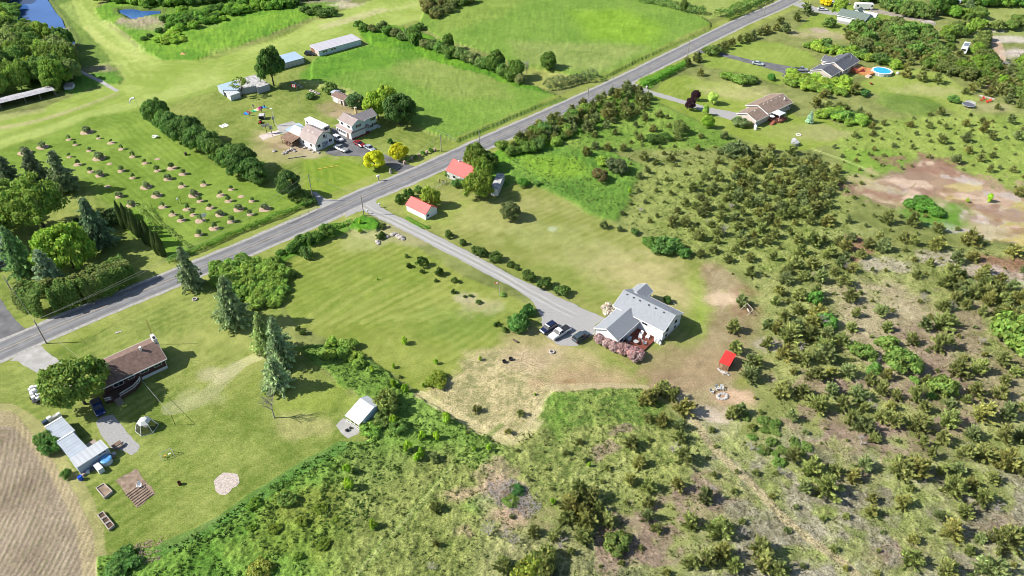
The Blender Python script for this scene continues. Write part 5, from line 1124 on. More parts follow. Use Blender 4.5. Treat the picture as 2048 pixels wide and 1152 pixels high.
def shrub(x, y, r, h, kind='bush', col=(1, 1, 1), label=None, name='shrub', group=None, cat='shrub', world=False, v=None, sink=.06):
    X, Y = (x, y) if world else P(x, y)
    if kind == 'bush' and col[1] > 1 and col[0] < 1.9: col = (col[0]*.97, col[1]*.88, max(col[2], .95))
    v = VR.randrange(NV[kind]) if v is None else v; me = proto(kind, v); me.materials[0] = NEEDLE if kind in ('cedar', 'column') else LEAF
    o = bpy.data.objects.new(name, me); COL.objects.link(o)
    o.location = (X, Y, max(-.05, ground_z(X, Y)-.1)-sink*h); o.rotation_euler = (0, 0, VR.uniform(0, 6.28)); o.scale = (r, r*VR.uniform(.88, 1.12), h); o.color = (*col, 1)
    return tag(o, label, cat, group)
G = dict(dark=(.55, .68, .85), mid=(.8, .9, .8), bright=(1.15, 1.35, .9), lime=(1.9, 1.75, .9), yellow=(3.3, 2.4, .6), olive=(1.15, .95, .9), grey=(1.0, .95, 1.7), lightg=(1.4, 1.4, 1.1), purple=(.35, .12, .9), pale=(4.0, 3.4, 4.0), red=(1.2, .5, .6))
# ---- big trees, lower left and left ----
tree(170, 808, 5.9, 10.2, 'broad', (.95, 1.0, .8), 'big shade tree overhanging the brown bungalow and a dark pickup', lift=.22)
tree(92, 460, 8.8, 15, 'wide', (1.1, 1.25, .85), 'largest wide-crowned tree with visible limbs left of the orchard', lift=.2)
tree(147, 535, 6.6, 12, 'broad', (1.45, 1.6, .85), 'bright green round tree between the dark spruces at the left', lift=.1)
SPR = [(205, 495, 5.0, 15.5, 'dark spruce left of the row of columnar cedars', (.7, .85, .85)), (30, 380, 4.8, 11.5, 'leftmost of the three spruces above the wide-crowned tree', (.72, .78, .75)), (82, 370, 4.6, 12.5, 'middle one of the three spruces above the wide-crowned tree', (.85, .85, .85)),
       (136, 382, 5.2, 13.5, 'rightmost of the three spruces, beside the orchard', (.8, .82, .75)), (50, 545, 4.6, 14, 'dark spruce beside the white house cut by the left edge', (.8, 1.05, .75)), (110, 577, 4.6, 12, 'blue-grey spruce in front of the bright green round tree', (1.2, 1.3, 1.4)),
       (386, 575, 3.8, 12.5, 'blue-grey spruce at the road edge above the brown bungalow lawn', (1.15, 1.2, 1.15)), (472, 648, 4.8, 14.2, 'tall blue-grey spruce beside the round thicket', (1.25, 1.35, 1.2)),
       (566, 728, 4.1, 13.6, 'leaning blue spruce, right one of the pair on the long lawn', (1.15, 1.2, 1.15)), (533, 700, 3.3, 11, 'spruce just left of the leaning blue spruce', (1.2, 1.25, .9)), (557, 777, 3.9, 9.3, 'pale blue spruce nearest the bare tree', (1.25, 1.3, 1.25))]
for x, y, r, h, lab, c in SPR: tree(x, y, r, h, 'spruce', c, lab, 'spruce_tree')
cc_ = [(250, 456, 9), (261, 459, 8.8), (271, 467, 7.2), (279, 474, 8.6), (294, 487, 8.2), (303, 491, 8.6), (318, 509, 8), (327, 512, 7.6)]
for i, (x, y, h) in enumerate(cc_): shrub(x, y, 1.05, h, 'column', (.75, .8, .8), 'dark columnar cedar standing in the short row above the road', 'columnar_cedar', 'columnar cedars in a short row', 'tree', sink=.02)
for x, y, r, h, lab in ((236, 440, 3.4, 3.5, 'dark low bush in the shade behind the columnar cedars'), (212, 455, 3.2, 4, 'dark bush at the foot of the dark spruce'), (165, 470, 3, 5, 'dark bush between the wide-crowned tree and the dark spruce')): shrub(x, y, r, h, 'bush', (.4, .5, .6), lab)
for i, (x, y, r, h) in enumerate([(20, 470, 6, 9), (-20, 430, 7, 11), (5, 410, 5, 8)]): tree(x, y, r, h, 'broad', (1.2, 1.2, 1), 'green tree at the very left edge behind the white house', group='trees at the left edge', lift=.1)
# ---- hedge builder ----
def hedge(pts, w_, h, leaf=.24, dens=9, col=(.085, .15, .022), label=None, name='hedge', zj=.25, wj=.3, seed=1, world=False, cat='hedge', col2=None):
    rng = np.random.RandomState(seed); pw = np.array(pts if world else Pn(pts)); seg = np.diff(pw, axis=0); Ls = np.hypot(seg[:, 0], seg[:, 1]); tot = Ls.sum(); n = int(tot*(w_+2*h)*dens)
    s = rng.rand(n)*tot; cum = np.concatenate([[0], np.cumsum(Ls)]); k = np.clip(np.searchsorted(cum, s)-1, 0, len(seg)-1); t = (s-cum[k])/Ls[k]; p = pw[k]+seg[k]*t[:, None]
    nrm = np.stack([-seg[k][:, 1], seg[k][:, 0]], 1)/Ls[k][:, None]
    th = rng.rand(n)*math.pi; hh = h*(1+zj*(vnoise(s, 0*s, 2.3, seed)-.5)*2+zj*.6*(vnoise(s, 0*s, .9, seed+4)-.5)*2); ww = w_/2*(1+wj*(vnoise(s, 0*s, 3.1, seed+9)-.5)*2)
    rr = .82+.25*rng.rand(n); cth = np.cos(th); x = np.sign(cth)*np.abs(cth)**.6*ww*rr; z = np.sin(th)**.55*hh*rr
    c = np.stack([p[:, 0]+nrm[:, 0]*x, p[:, 1]+nrm[:, 1]*x, z], 1); nn = unit(np.stack([nrm[:, 0]*cth, nrm[:, 1]*cth, np.sin(th)+.2], 1)+.55*rng.normal(size=(n, 3)))
    tint = (.75+.5*rng.rand(n))*(.85+.35*vnoise(s, x, 1.8, seed+2)); cl = tint_col(tuple(2.1*q for q in col), tint, rng)
    if col2 is not None: mx_ = np.clip((vnoise(s, x*2, 3.5, seed+5)-.4)*4, 0, 1)[:, None]; cl = cl*(1-mx_)+tint_col(tuple(2.1*q for q in col2), tint, rng)*mx_
    me = leaves_to_mesh('foliage', c, leaf*(.6+.8*rng.rand(n)), nn, cl); o = bpy.data.objects.new(name, me); COL.objects.link(o); return tag(o, label, cat)
hedge([(52, 610), (110, 614), (165, 598), (220, 573), (262, 552)], 7.5, 6.0, .28, 44, (.10, .125, .035), 'tall thick olive hedge along the road opposite the brown bungalow', seed=3, zj=.15, col2=(.07, .12, .025))
hedge([(336, 527), (400, 500), (450, 478), (512, 452), (560, 433), (625, 407)], 1.3, 1.3, .16, 26, (.075, .16, .02), 'low clipped hedge between the orchard and the road', seed=4)
hedge([(1281, 176), (1300, 168), (1325, 156), (1350, 143), (1368, 133)], 1.8, 2.0, .2, 16, (.07, .155, .018), 'clipped green hedge along the road above the bungalow lawn', seed=5)
hedge([(1438, 38), (1465, 30), (1500, 14), (1530, -2)], 5.5, 3.6, .32, 7, (.08, .13, .028), 'rounded dense hedge beside the road near the top edge', seed=6)
hedge([(1278, 6), (1310, 9), (1340, 16), (1375, 24), (1410, 29)], 5, 3.3, .32, 7, (.07, .12, .028), 'dark rounded hedge behind the large hay field near the top', seed=7)
hedge([(1090, 178), (1120, 172), (1160, 163), (1192, 158)], 4.6, 3.0, .28, 9, (.10, .125, .05), 'grey-green bushy hedge on the near corner of the road verge', seed=8, zj=.3)
hedge([(645, 466), (668, 458), (690, 452), (706, 447)], 2.0, 1.2, .18, 20, (.07, .16, .018), 'low leafy hedge ending at the driveway corner', seed=9)
hedge([(555, 520), (575, 510), (590, 502), (620, 488)], 1.6, .8, .16, 18, (.08, .17, .02), 'knee-high weedy hedge linking the roadside bushes', seed=10)
hedge([(813, 436), (830, 446), (850, 457), (860, 455)], 1.2, .6, .14, 26, (.045, .14, .012), 'strip of dark green ground plants along the pink-red roofed shed', seed=12)
hedge([(276, 418), (300, 445), (320, 468)], 1.3, 1.2, .16, 13, (.12, .17, .04), 'shorter vine row beside the columnar cedars', 'vine_row', seed=13, zj=.5, cat='vines')
hedge([(290, 415), (320, 445), (350, 475), (380, 497)], 1.1, 1.2, .16, 13, (.12, .17, .04), 'longer vine row at the orchard edge', 'vine_row', seed=14, zj=.5, cat='vines')
# ---- thickets: individual bushes spread over an area ----
def inpoly(px, py, pw): return sdist(np.array([px]), np.array([py]), pw)[0] > 0
USED = []
def clear(x, y, r): X, Y = P(x, y); USED.append((X, Y, r/.75))
for x, y in ((1918, 108), (1925, 98), (1932, 90), (1938, 82), (1912, 118)): clear(x, y, 5.5)
for x, y in ((1962, 68), (1975, 72), (1988, 80), (1996, 92), (1999, 105), (2000, 118), (2004, 130), (2014, 128), (2010, 145), (2024, 160)): clear(x, y, 5)
for x, y in ((2035, 108), (2020, 80), (2045, 80), (1856, 47), (1895, 45), (1925, 50), (1905, 40)): clear(x, y, 6)
def massfn(cols, r, h, pal=None):
    V_, C_ = [], []
    def f(X, Y, rng):
        me = proto('bush', rng.randrange(6)); n = len(me.vertices); a = np.empty(n*3, np.float32); me.vertices.foreach_get('co', a); a = a.reshape(-1, 3).copy(); c = np.empty(n*4, np.float32); me.color_attributes['Col'].data.foreach_get('color', c)
        s_ = rng.uniform(.75, 1.3); th = rng.uniform(0, 6.28); x, y = a[:, 0]*r*s_, a[:, 1]*r*s_; a[:, 0], a[:, 1] = X+x*math.cos(th)-y*math.sin(th), Y+x*math.sin(th)+y*math.cos(th); a[:, 2] = a[:, 2]*h*s_-.1; V_.append(a); C_.append(c.reshape(-1, 4)[:, :3]*np.array(rng.choice(cols)))
    f.V, f.C = V_, C_; return f
def mass(poly, gap, cols, r, h, lab, sd):
    f = massfn(cols, r, h); scatter(poly, gap, f, sd); V_ = np.concatenate(f.V); o = npmesh('thicket', V_, np.arange(len(V_)).reshape(-1, 4), LEAF, col=np.clip(np.concatenate(f.C), 0, 1)); tag(o, lab, 'thicket', kind='stuff')
def scatter(poly, gap, fn, seed=1, jit=1.0, maxn=400):
    pw = Pn(poly); rng = random.Random(seed); x0, y0 = pw.min(0); x1, y1 = pw.max(0); out = []
    area = (x1-x0)*(y1-y0); k = 0
    for _ in range(int(area/gap/gap*12)):
        X, Y = rng.uniform(x0, x1), rng.uniform(y0, y1)
        g_ = gap*rng.uniform(.75, 1.3)
        if any((X-a)**2+(Y-b)**2 < g_*g_ for a, b in out) or any((X-a)**2+(Y-b)**2 < (.75*c)**2 for a, b, c in USED): continue
        if not inpoly(X, Y, pw): continue
        out.append((X, Y)); fn(X, Y, rng); k += 1
        if k >= maxn: break
    return out
def bushfn(cols, r, h, label, group, kind='bush', name='shrub', cat='shrub'):
    def f(X, Y, rng):
        c = rng.choice(cols); s = rng.uniform(.75, 1.3); shrub(X, Y, r*s, h*s*rng.uniform(.85, 1.15), kind, G.get(c, c) if isinstance(c, str) else c, label, name, group, cat, world=True)
    return f
scatter([(420, 545), (470, 528), (545, 526), (572, 548), (572, 585), (545, 615), (480, 606), (440, 580)], 2.1, bushfn([(1.3, 1.6, 1.1), (1.45, 1.7, 1.1), (1.2, 1.5, 1.0)], 2.0, 2.2, 'light green bush of the dense round thicket beside the spruces', 'bushes of the round thicket'), 2)
scatter([(640, 690), (690, 690), (735, 725), (720, 745), (660, 720)], 2.9, bushfn([(1.2, 1.5, .95), (1.5, 1.7, .95)], 1.5, 1.3, 'leafy bush in the weedy strip right of the blue spruces', 'bushes in the weedy strip'), 3)
for x, y, r, h, c, lab in [(95, 884, 1.9, 2.6, (.8, 1.1, 1), 'upper of two green bushes against the joined sheds'), (105, 900, 2.0, 2.8, (.7, 1.0, .9), 'lower of two green bushes against the joined sheds'), (134, 953, 1.0, 1.6, (.85, 1.2, .9), 'small round bush by the blue barrel'),
    (776, 818, 2.7, 4, (1.15, 1.2, 1.0), 'olive bushy tree overhanging the trellis-porch shed'), (768, 846, 2.0, 2.4, (1.0, 1.1, .95), 'dark bush right of the trellis-porch shed'), (742, 868, 2.3, 2.0, (1.1, 1.5, .9), 'bright green bush below the trellis-porch shed'), (798, 862, 2, 1.8, (.9, 1.3, .9), 'green bush in the weeds right of the trellis-porch shed'),
    (575, 1006, 1.7, 1.6, (1.1, 1.3, .8), 'round green bush alone in the lush weeds at the bottom left'), (250, 1132, 2.4, 1.7, (.6, .9, .8), 'dark green bush beside the brush heap at the bottom edge'), (237, 1150, 2.0, 1.6, (.8, 1.2, .8), 'bush at the bottom edge beside the ploughed field'), (522, 1148, 2.2, 1.5, (1.6, 1.5, .8), 'yellow-green bush cut off by the bottom edge'),
    (1037, 656, 2.7, 3.5, (.65, .95, .85), 'large dark green bush left of the parked cars'), (1056, 628, 1.7, 2.6, (.5, .85, .7), 'smaller dark green bush above the large bush by the cars'), (614, 514, 1.9, 3.0, (.85, 1.05, .85), 'lone round bush on the lawn below the roadside bushes'),
    (874, 764, 2.3, 1.9, (1.0, .95, .5), 'olive low bush on the lawn above the straw patch'), (1330, 500, 3.8, 3.4, (.75, 1.15, .7), 'bright bush clump on the lawn edge right of centre'), (1369, 512, 1.7, 2.2, (.7, 1.2, .7), 'small green bush just right of the bush clump'),
    (1303, 490, 2.4, 2.2, (.6, .8, .6), 'dark bush at the left side of the bush clump'), (1269, 468, 1.2, 1.8, (.75, 1.1, .6), 'small green bush on the lawn edge between cedars'), (1046, 371, 1.8, 2.3, (.6, 1.0, .6), 'green bush at the far lawn corner near the box trailer'), (1073, 371, 1.1, 1.3, (.9, 1.2, .6), 'tiny bush at the meadow edge near the box trailer'),
    (600, 400, 3.2, 3.0, (.9, 1.0, .8), 'low bush beside the tall wooden pole'), (618, 408, 2.2, 2.0, (.6, .75, .7), 'dark low bush beside the gravel farm lane'), (712, 214, 3.0, 5.0, (.7, .8, 1.2), 'grey-green bush between the beige garage and the farmhouse'), (662, 186, 2.8, 4.2, (1.0, 1.2, 1.0), 'leafy bush above the tumbledown shed'),
    (622, 196, 2.0, 2.0, (.6, .8, .8), 'dark bush in the rock garden behind the flagpole'), (781, 287, .9, 1.8, (.4, .7, .6), 'small dark bush at the yellow maples'), (900, 352, 1.6, 2.2, (.8, 1.1, .9), 'bush against the front of the roadside barn'), (916, 372, 1.8, 2.3, (.7, 1.1, .8), 'bush at the near corner of the roadside barn'),
    (800, 405, 1.5, 2.8, (.6, .8, .6), 'left dark small tree behind the pink-red roofed shed'), (818, 396, 1.6, 3.0, (.55, .75, .6), 'right dark small tree behind the pink-red roofed shed'), (837, 384, 1.3, 2.0, (.7, .9, .7), 'little dark bush near the road above the small shed')]:
    shrub(x, y, r, h, 'bush', c, lab)
    X, Y = P(x, y); USED.append((X, Y, r))
RB = [(563, 511, 1.2, 1.9), (588, 504, 1.7, 2.6), (602, 489, 1.8, 2.8), (618, 487, 1.9, 2.8), (634, 482, 1.8, 2.6), (655, 472, 2.1, 3.4)]
for i, (x, y, r, h) in enumerate(RB): shrub(x, y, r, h, 'bush', (.75, 1.0, .8), 'round green bush in the row along the road verge', 'shrub', 'roadside bushes above the striped lawn')
# lilacs and white spirea at the white house
for i, (x, y, r, h, c, lab) in enumerate([(1199, 683, 1.4, 2.1, 0, 'pink lilac bush farthest left in front of the garage'), (1213, 690, 1.5, 2.1, 0, 'second pink lilac from the left in front of the garage'), (1229, 699, 1.5, 2.1, 0, 'third pink lilac from the left under the garage window'), (1247, 706, 1.9, 2.6, 1, 'deep pink lilac bush at the garage corner'), (1262, 712, 2.1, 2.8, 1, 'largest pink lilac beside the deck'), (1272, 717, 1.7, 2.4, 0, 'nearest pink lilac at the deck corner')]):
    shrub(x, y, r, h, 'bush', (2.5, 1.35, 5.0) if c == 0 else (2.6, 1.25, 4.6), lab, 'lilac_bush')
shrub(1219, 628, 1.9, 2.9, 'bush', (3.0, 2.0, 6.5), 'pale flowering bush left of the white house', 'flowering_bush')
shrub(1334, 604, 1.0, 1.8, 'bush', (.5, .7, .6), 'dark shrub behind the back deck of the white house')
# driveway pines
DP = [(898, 474, 1.3, 2.0), (926, 489, 1.1, 1.8), (953, 508, 1.7, 2.5), (964, 511, 1.7, 2.5), (991, 521, 1.8, 2.7), (1022, 533, 1.1, 1.7), (1033, 539, .8, 1.2), (1057, 559, 1.9, 2.9), (1089, 575, 2.0, 3.0), (1123, 589, 1.9, 2.7)]
for i, (x, y, r, h) in enumerate(DP): shrub(x, y, r*.9, h*.95, 'bush', (.62, .72, .65), 'dark bushy pine in the row along the long driveway', 'bushy_pine', 'pines along the long driveway', 'tree')
for i, (x, y, r, h) in enumerate([(843, 533, 1.7, 2.7), (818, 534, .8, 1.4), (877, 549, 1.2, 2.1), (844, 546, .7, 1.0), (909, 565, .9, 1.6), (873, 563, .6, .8), (814, 514, .6, 1.0), (908, 586, .7, 1.2), (766, 456, 1.2, 1.4), (762, 476, 1.5, 1.5), (942, 593, .6, .7), (957, 607, .8, .9), (994, 650, .8, 1.0), (1008, 662, .8, 1.0), (595, 553, .9, .8), (598, 660, .7, 1.3), (608, 668, .8, 1.4), (930, 594, .5, .6)]):
    shrub(x, y, r, h, 'small', (.5, .6, .5), 'small dark evergreen dotted on the central lawn', 'small_evergreen', 'small evergreens on the central lawn', 'shrub')
# young broadleaf saplings
SAP = [(809, 687, 2.2), (787, 735, 1.3), (872, 727, 1.6), (846, 773, 1.2), (744, 748, 1.6), (722, 431+20, 1.6), (720, 466, 1.6), (817, 903, 2.8), (842, 912, 2.2), (696, 949, 2.6), (700, 978, 2.8), (748, 1055, 2.4), (845, 880, 2.4), (873, 880, 2.2), (787, 776, 2.2), (811, 783, 2.2), (790, 852, 3), (892, 848, 2.8), (836, 923, 2), (1105, 1008, 1.6), (977, 905, 1.8), (1178, 935, 1.2), (950, 905, 1.2), (1259, 388, 1.9), (1978, 403, 2.6), (1933, 405, 1.4), (755, 560, .7), (1070, 790, .8), (960, 720, 1.2)]
for i, (x, y, h) in enumerate(SAP): shrub(x, y, h*.33, h, 'small', (1.7, 1.9, .7), 'thin bright green sapling standing in grass', 'sapling', 'bright green saplings scattered in the grass', 'sapling')
# yellow maples and farm trees
tree(751, 337, 3.2, 5.6, 'dense', G['yellow'], 'yellow-leaved maple nearer the farm driveway', 'maple_tree', lift=.1)
tree(798, 318, 2.9, 5.2, 'dense', G['yellow'], 'yellow-leaved maple farther along the farm lawn', 'maple_tree', lift=.1)
tree(800, 249, 5.4, 10.5, 'dense', (.52, .7, .72), 'large dark round maple right of the farmhouse', 'maple_tree', lift=.08)
tree(757, 239, 4.8, 10, 'broad', (1.6, 1.7, .8), 'light green maple behind the farmhouse', 'maple_tree', lift=.08)
tree(778, 222, 4.2, 9, 'broad', (1.5, 1.5, .8), 'light green maple behind the dark round maple', 'maple_tree', lift=.08)
tree(583, 394, 3.7, 8.2, 'dense', (.52, .7, .72), 'dark oval maple beside the tall wooden pole', 'maple_tree', lift=.1)
tree(548, 172, 5.0, 14, 'broad', (.6, .78, .7), 'tall dark poplar between the two old hangars', 'poplar_tree', lift=.12)
tree(486, 193, 3.6, 7.5, 'sparse', (1.2, 1.2, .9), 'half bare tree in front of the old hangar', lift=.3)
FT = [(318, 247, 4.2, 8.5), (336, 262, 3.6, 7), (350, 272, 4, 8), (368, 283, 4.2, 8), (388, 285, 4.4, 8.5), (398, 298, 4, 7.5), (425, 306, 3.8, 7.2), (440, 322, 3.8, 7), (462, 335, 3.8, 7), (486, 338, 4.4, 8), (478, 352, 3.8, 7), (508, 358, 4.0, 6.5), (520, 366, 3, 5)]
for x, y, r, h in FT: tree(x, y, r, h, 'dense', VR.choice([(.62, .82, .78), (.75, .98, .85)]), 'dark leafy tree in the tree belt between orchard and farmyard', 'broadleaf_tree', 'tree belt beside the orchard', lift=.06)
tree(957, 396, 4.1, 8.0, 'broad', (1.15, 1.25, .75), 'round maple in front of the roadside barn', 'maple_tree', lift=.06)
tree(966, 364, 3.4, 7.4, 'broad', (1.1, 1.2, .7), 'maple on the right of the roadside barn', 'maple_tree', lift=.06)
tree(953, 337, 3.8, 7.6, 'broad', (.95, 1.05, .7), 'maple behind the roadside barn at the road edge', 'maple_tree', lift=.06)
tree(978, 338, 3.0, 5.4, 'broad', (.6, .75, .6), 'dark tree right of the barn maples', lift=.05)
tree(862, 413, 2.7, 6.0, 'broad', (1.3, 1.3, .75), 'maple just behind the pink-red roofed shed', 'maple_tree', lift=.1)
tree(1020, 436, 2.9, 4.8, 'broad', (.8, .7, 1.0), 'grey-brown tree alone on the mown slope', lift=.02)
for i, (x, y, r, h, l_) in enumerate([(1379, 220, 1.8, 4.6, 'lower purple-leaved tree beside the bungalow driveway'), (1390, 201, 1.6, 3.8, 'upper purple-leaved tree on the bungalow lawn')]): tree(x, y, r, h, 'dense', (.3, .1, .55), l_, 'purple_tree', lift=.1)
tree(1424, 208, 1.9, 4.2, 'broad', (2.4, 2.2, 2.2), 'pale yellow tree on the bungalow lawn', 'ornamental_tree', lift=.1)
tree(1410, 231, 1.1, 3.8, 'broad', (2.1, 2.1, 1.6), 'thin pale yellow tree beside the bungalow driveway', 'ornamental_tree', lift=.1)
tree(1414, 256, 2.1, 4.2, 'broad', (1.6, 1.8, .8), 'bright green tree below the bungalow driveway', 'ornamental_tree', lift=.1)
tree(1618, 246, 1.6, 4.6, 'spruce', (1.8, 2.0, 2.8), 'small blue spruce right of the beige bungalow', 'spruce_tree')
shrub(1478, 252, 2.6, 3.2, 'bush', (1.0, .95, 1.4), 'grey bush against the end wall of the beige bungalow'); shrub(1494, 254, 1.6, 2.4, 'bush', (1.6, 1.4, 1.8), 'pale bush beside the white propane tanks')
tree(1675, 35, 3.0, 8.5, 'broad', (1.2, 1.3, .8), 'tall tree hiding the left end of the green-roofed house', lift=.1); shrub(1657, 53, 3.2, 4.0, 'bush', (.8, .9, .8), 'round bush left of the green-roofed house')
shrub(1649, 10, 3.2, 3.6, 'bush', (4.2, 2.6, .5), 'golden yellow bush beside the far driveway', 'golden_bush')
# ---- hedgerow between the fields and field trees ----
HR = [(718, 58, 2.2, 3.6), (728, 62, 2.2, 3.6), (745, 66, 2, 3.2), (766, 66, 2.6, 4.6), (776, 72, 2.6, 4.4), (792, 76, 2.6, 4), (806, 82, 2.4, 4), (822, 84, 3, 6), (832, 92, 2.6, 6), (838, 60, 2.6, 3.2), (850, 97, 2.4, 3.4), (866, 100, 2.6, 4), (880, 106, 2.8, 4.2), (896, 112, 2.6, 4), (905, 117, 2.8, 4.4), (920, 120, 2.8, 4.6), (935, 125, 2.6, 4.2), (948, 130, 2.8, 4.6), (962, 136, 2.6, 4), (978, 141, 3, 5), (1000, 148, 2.6, 4.4), (1010, 156, 2.6, 4), (1026, 163, 2.8, 4.4), (1040, 168, 2.4, 3.4)]
for x, y, r, h in HR: shrub(x, y, r, h, 'bush', VR.choice([(.8, 1.0, .8), (.95, 1.0, 1.2), (1.1, .95, 1.3), (.9, 1.2, .75)]), 'bush in the mixed hedgerow between the two hay fields', 'hedgerow_bush', 'hedgerow between the hay fields')
for x, y, r, h, l_ in [(896, 100, 2.6, 6.5, 'upright dark tree in the upper middle of the hedgerow'), (990, 142, 4.2, 7.5, 'largest tree in the lower part of the hedgerow'), (1033, 157, 3.4, 7, 'tree at the lower end of the hedgerow'), (1096, 139, 3.4, 6.5, 'lone round tree on the edge of the large hay field'), (830, 88, 3.4, 7, 'light tree with thin limbs in the upper hedgerow')]: tree(x, y, r, h, 'broad', (.7, .9, .65), l_, lift=.08)
mass([(845, 22), (880, -10), (990, -40), (975, -5), (930, 12), (870, 40)], 4.0, [(.9, .8, 1.0), (1.0, .75, .9), (.7, .8, .7)], 2.8, 4.4, 'far brownish hedge bushes', 5)
tree(1366, 24, 1.9, 5.5, 'dense', (.7, .75, .7), 'narrow tree standing between the far dark hedges', lift=.05)
# ---- left woods ----
def treefn(cols, r, h, label, group, kind='broad', lift=.08):
    def f(X, Y, rng):
        s = rng.uniform(.8, 1.2); tree(X, Y, r*s, h*s, kind, rng.choice(cols), label, 'broadleaf_tree', group, lift, world=True, tr=rng.random() < .6)
    return f
scatter([(-60, 70), (20, 62), (70, 85), (132, 95), (150, 130), (150, 168), (110, 172), (60, 175), (0, 195), (-80, 215)], 5.4, treefn([(1.0, 1.15, 1.0), (1.3, 1.4, 1.0), (1.45, 1.5, 1.0), (1.05, 1.15, .9), (.85, 1.0, .95), (1.3, 1.2, 1.5)], 3.9, 9.0, 'leafy tree in the woods between the pond and the open hangar', 'woods at the upper left', 'broad'), 7)
tree(130, 98, 4.2, 8.5, 'dense', (.65, .9, .9), 'round dark tree at the pond shore', lift=.06); tree(118, 176, 5.4, 10.5, 'broad', (.95, 1.1, .7), 'large tree behind the small pale shed', lift=.06)
scatter([(-20, 15), (20, 12), (36, 24), (30, 36), (-20, 40)], 4, bushfn([(.9, 1.3, .8)], 2.6, 2.6, 'reedy bush on the far bank of the blue pond', 'bushes on the pond bank'), 8)
scatter([(-20, -20), (25, -20), (36, 4), (10, 8), (-20, 10)], 5, bushfn([(1.0, .85, 1.0), (.8, .7, .8)], 3.4, 5, 'brown-green bush behind the pond at the top left corner', 'bushes behind the pond'), 9)
mass([(200, 2), (300, -20), (640, -25), (640, 2), (560, 5), (450, 4), (380, 14), (300, 14)], 5.0, [(.75, 1.0, .7), (.6, .8, .7), (1.2, 1.4, .8), (.9, .95, .9)], 3.2, 4.2, 'marsh bushes along the top', 10)
mass([(330, 45), (365, 28), (420, 25), (480, 10), (560, 3), (600, 8), (590, 15), (500, 24), (440, 45), (380, 62), (340, 62)], 4.5, [(.9, 1.2, .7), (1.3, 1.5, .8), (.7, .9, .7)], 2.6, 3.2, 'bushes in the weedy meadow', 11)
scatter([(600, 20), (665, 28), (672, 34), (620, 34)], 3.5, bushfn([(.7, .85, .8)], 2.6, 2.8, 'bush beside the airstrip at the top', 'bushes beside the airstrip'), 12)
scatter([(330, 70), (360, 62), (370, 85), (335, 92), (318, 85)], 3.2, bushfn([(1.7, 2.0, .8)], 2.0, 1.8, 'lime green bush at the left of the weedy meadow', 'lime bushes in the weedy meadow'), 13)
for x, y, r in ((320, 66, 2), (290, 82, 1.6), (300, 75, 1.4)): shrub(x, y, r, r, 'bush', (.5, .7, .6), 'small dark bush near the little marsh pond', group='dark bushes near the marsh pond')
# ---- orchard ----
mulch = mat('bark_mulch', (.36, .26, .17), .95, 0, .25, 4, bump=.8, bsc=8, c2=(.50, .38, .27))
def orow(tx, ty): return (tx/4, 288+ty/4)
OR = [(795, 115, 3), (715, 55, .8), (970, 42, 1), (1060, 103, 1.4), (620, 165, 1.3), (555, 105, .8), (725, 222, 1.2), (970, 215, 1.5), (1160, 155, .9), (1375, 193, 1.6), (1465, 240, 1.3), (1260, 215, 1.6), (1060, 272, 1), (1345, 280, 2), (1170, 345, 2), (1455, 341, .8), (1630, 328, .9), (1850, 365, .8), (1765, 412, 1), (2015, 458, .8), (1830, 456, 1.2), (1600, 458, 1.2), (1550, 408, 2.2), (1255, 415, 1.8), (955, 420, 2), (1050, 488, 2), (1300, 505, 1), (1495, 523, 1.1), (1680, 512, .9), (1910, 522, 2), (2000, 565, 1.2), (1760, 565, 1.7), (1545, 568, 1.1), (1380, 567, .8), (1450, 610, 1.2), (1600, 614, 1.3), (1850, 620, 1.6), (1710, 675, 1.4), (1590, 727, 1.3), (695, -95, 2.8), (550, -35, 1), (790, -45, .6), (890, -8, .7), (600, 8, .7), (800, 250, 2.2), (340, 25, 2.6), (200, 70, 3), (2120, 520, 2), (1260, 120, .0), (875, 160, .0), (1930, 420, .0), (860, 340, 0), (20, 362, 0)]
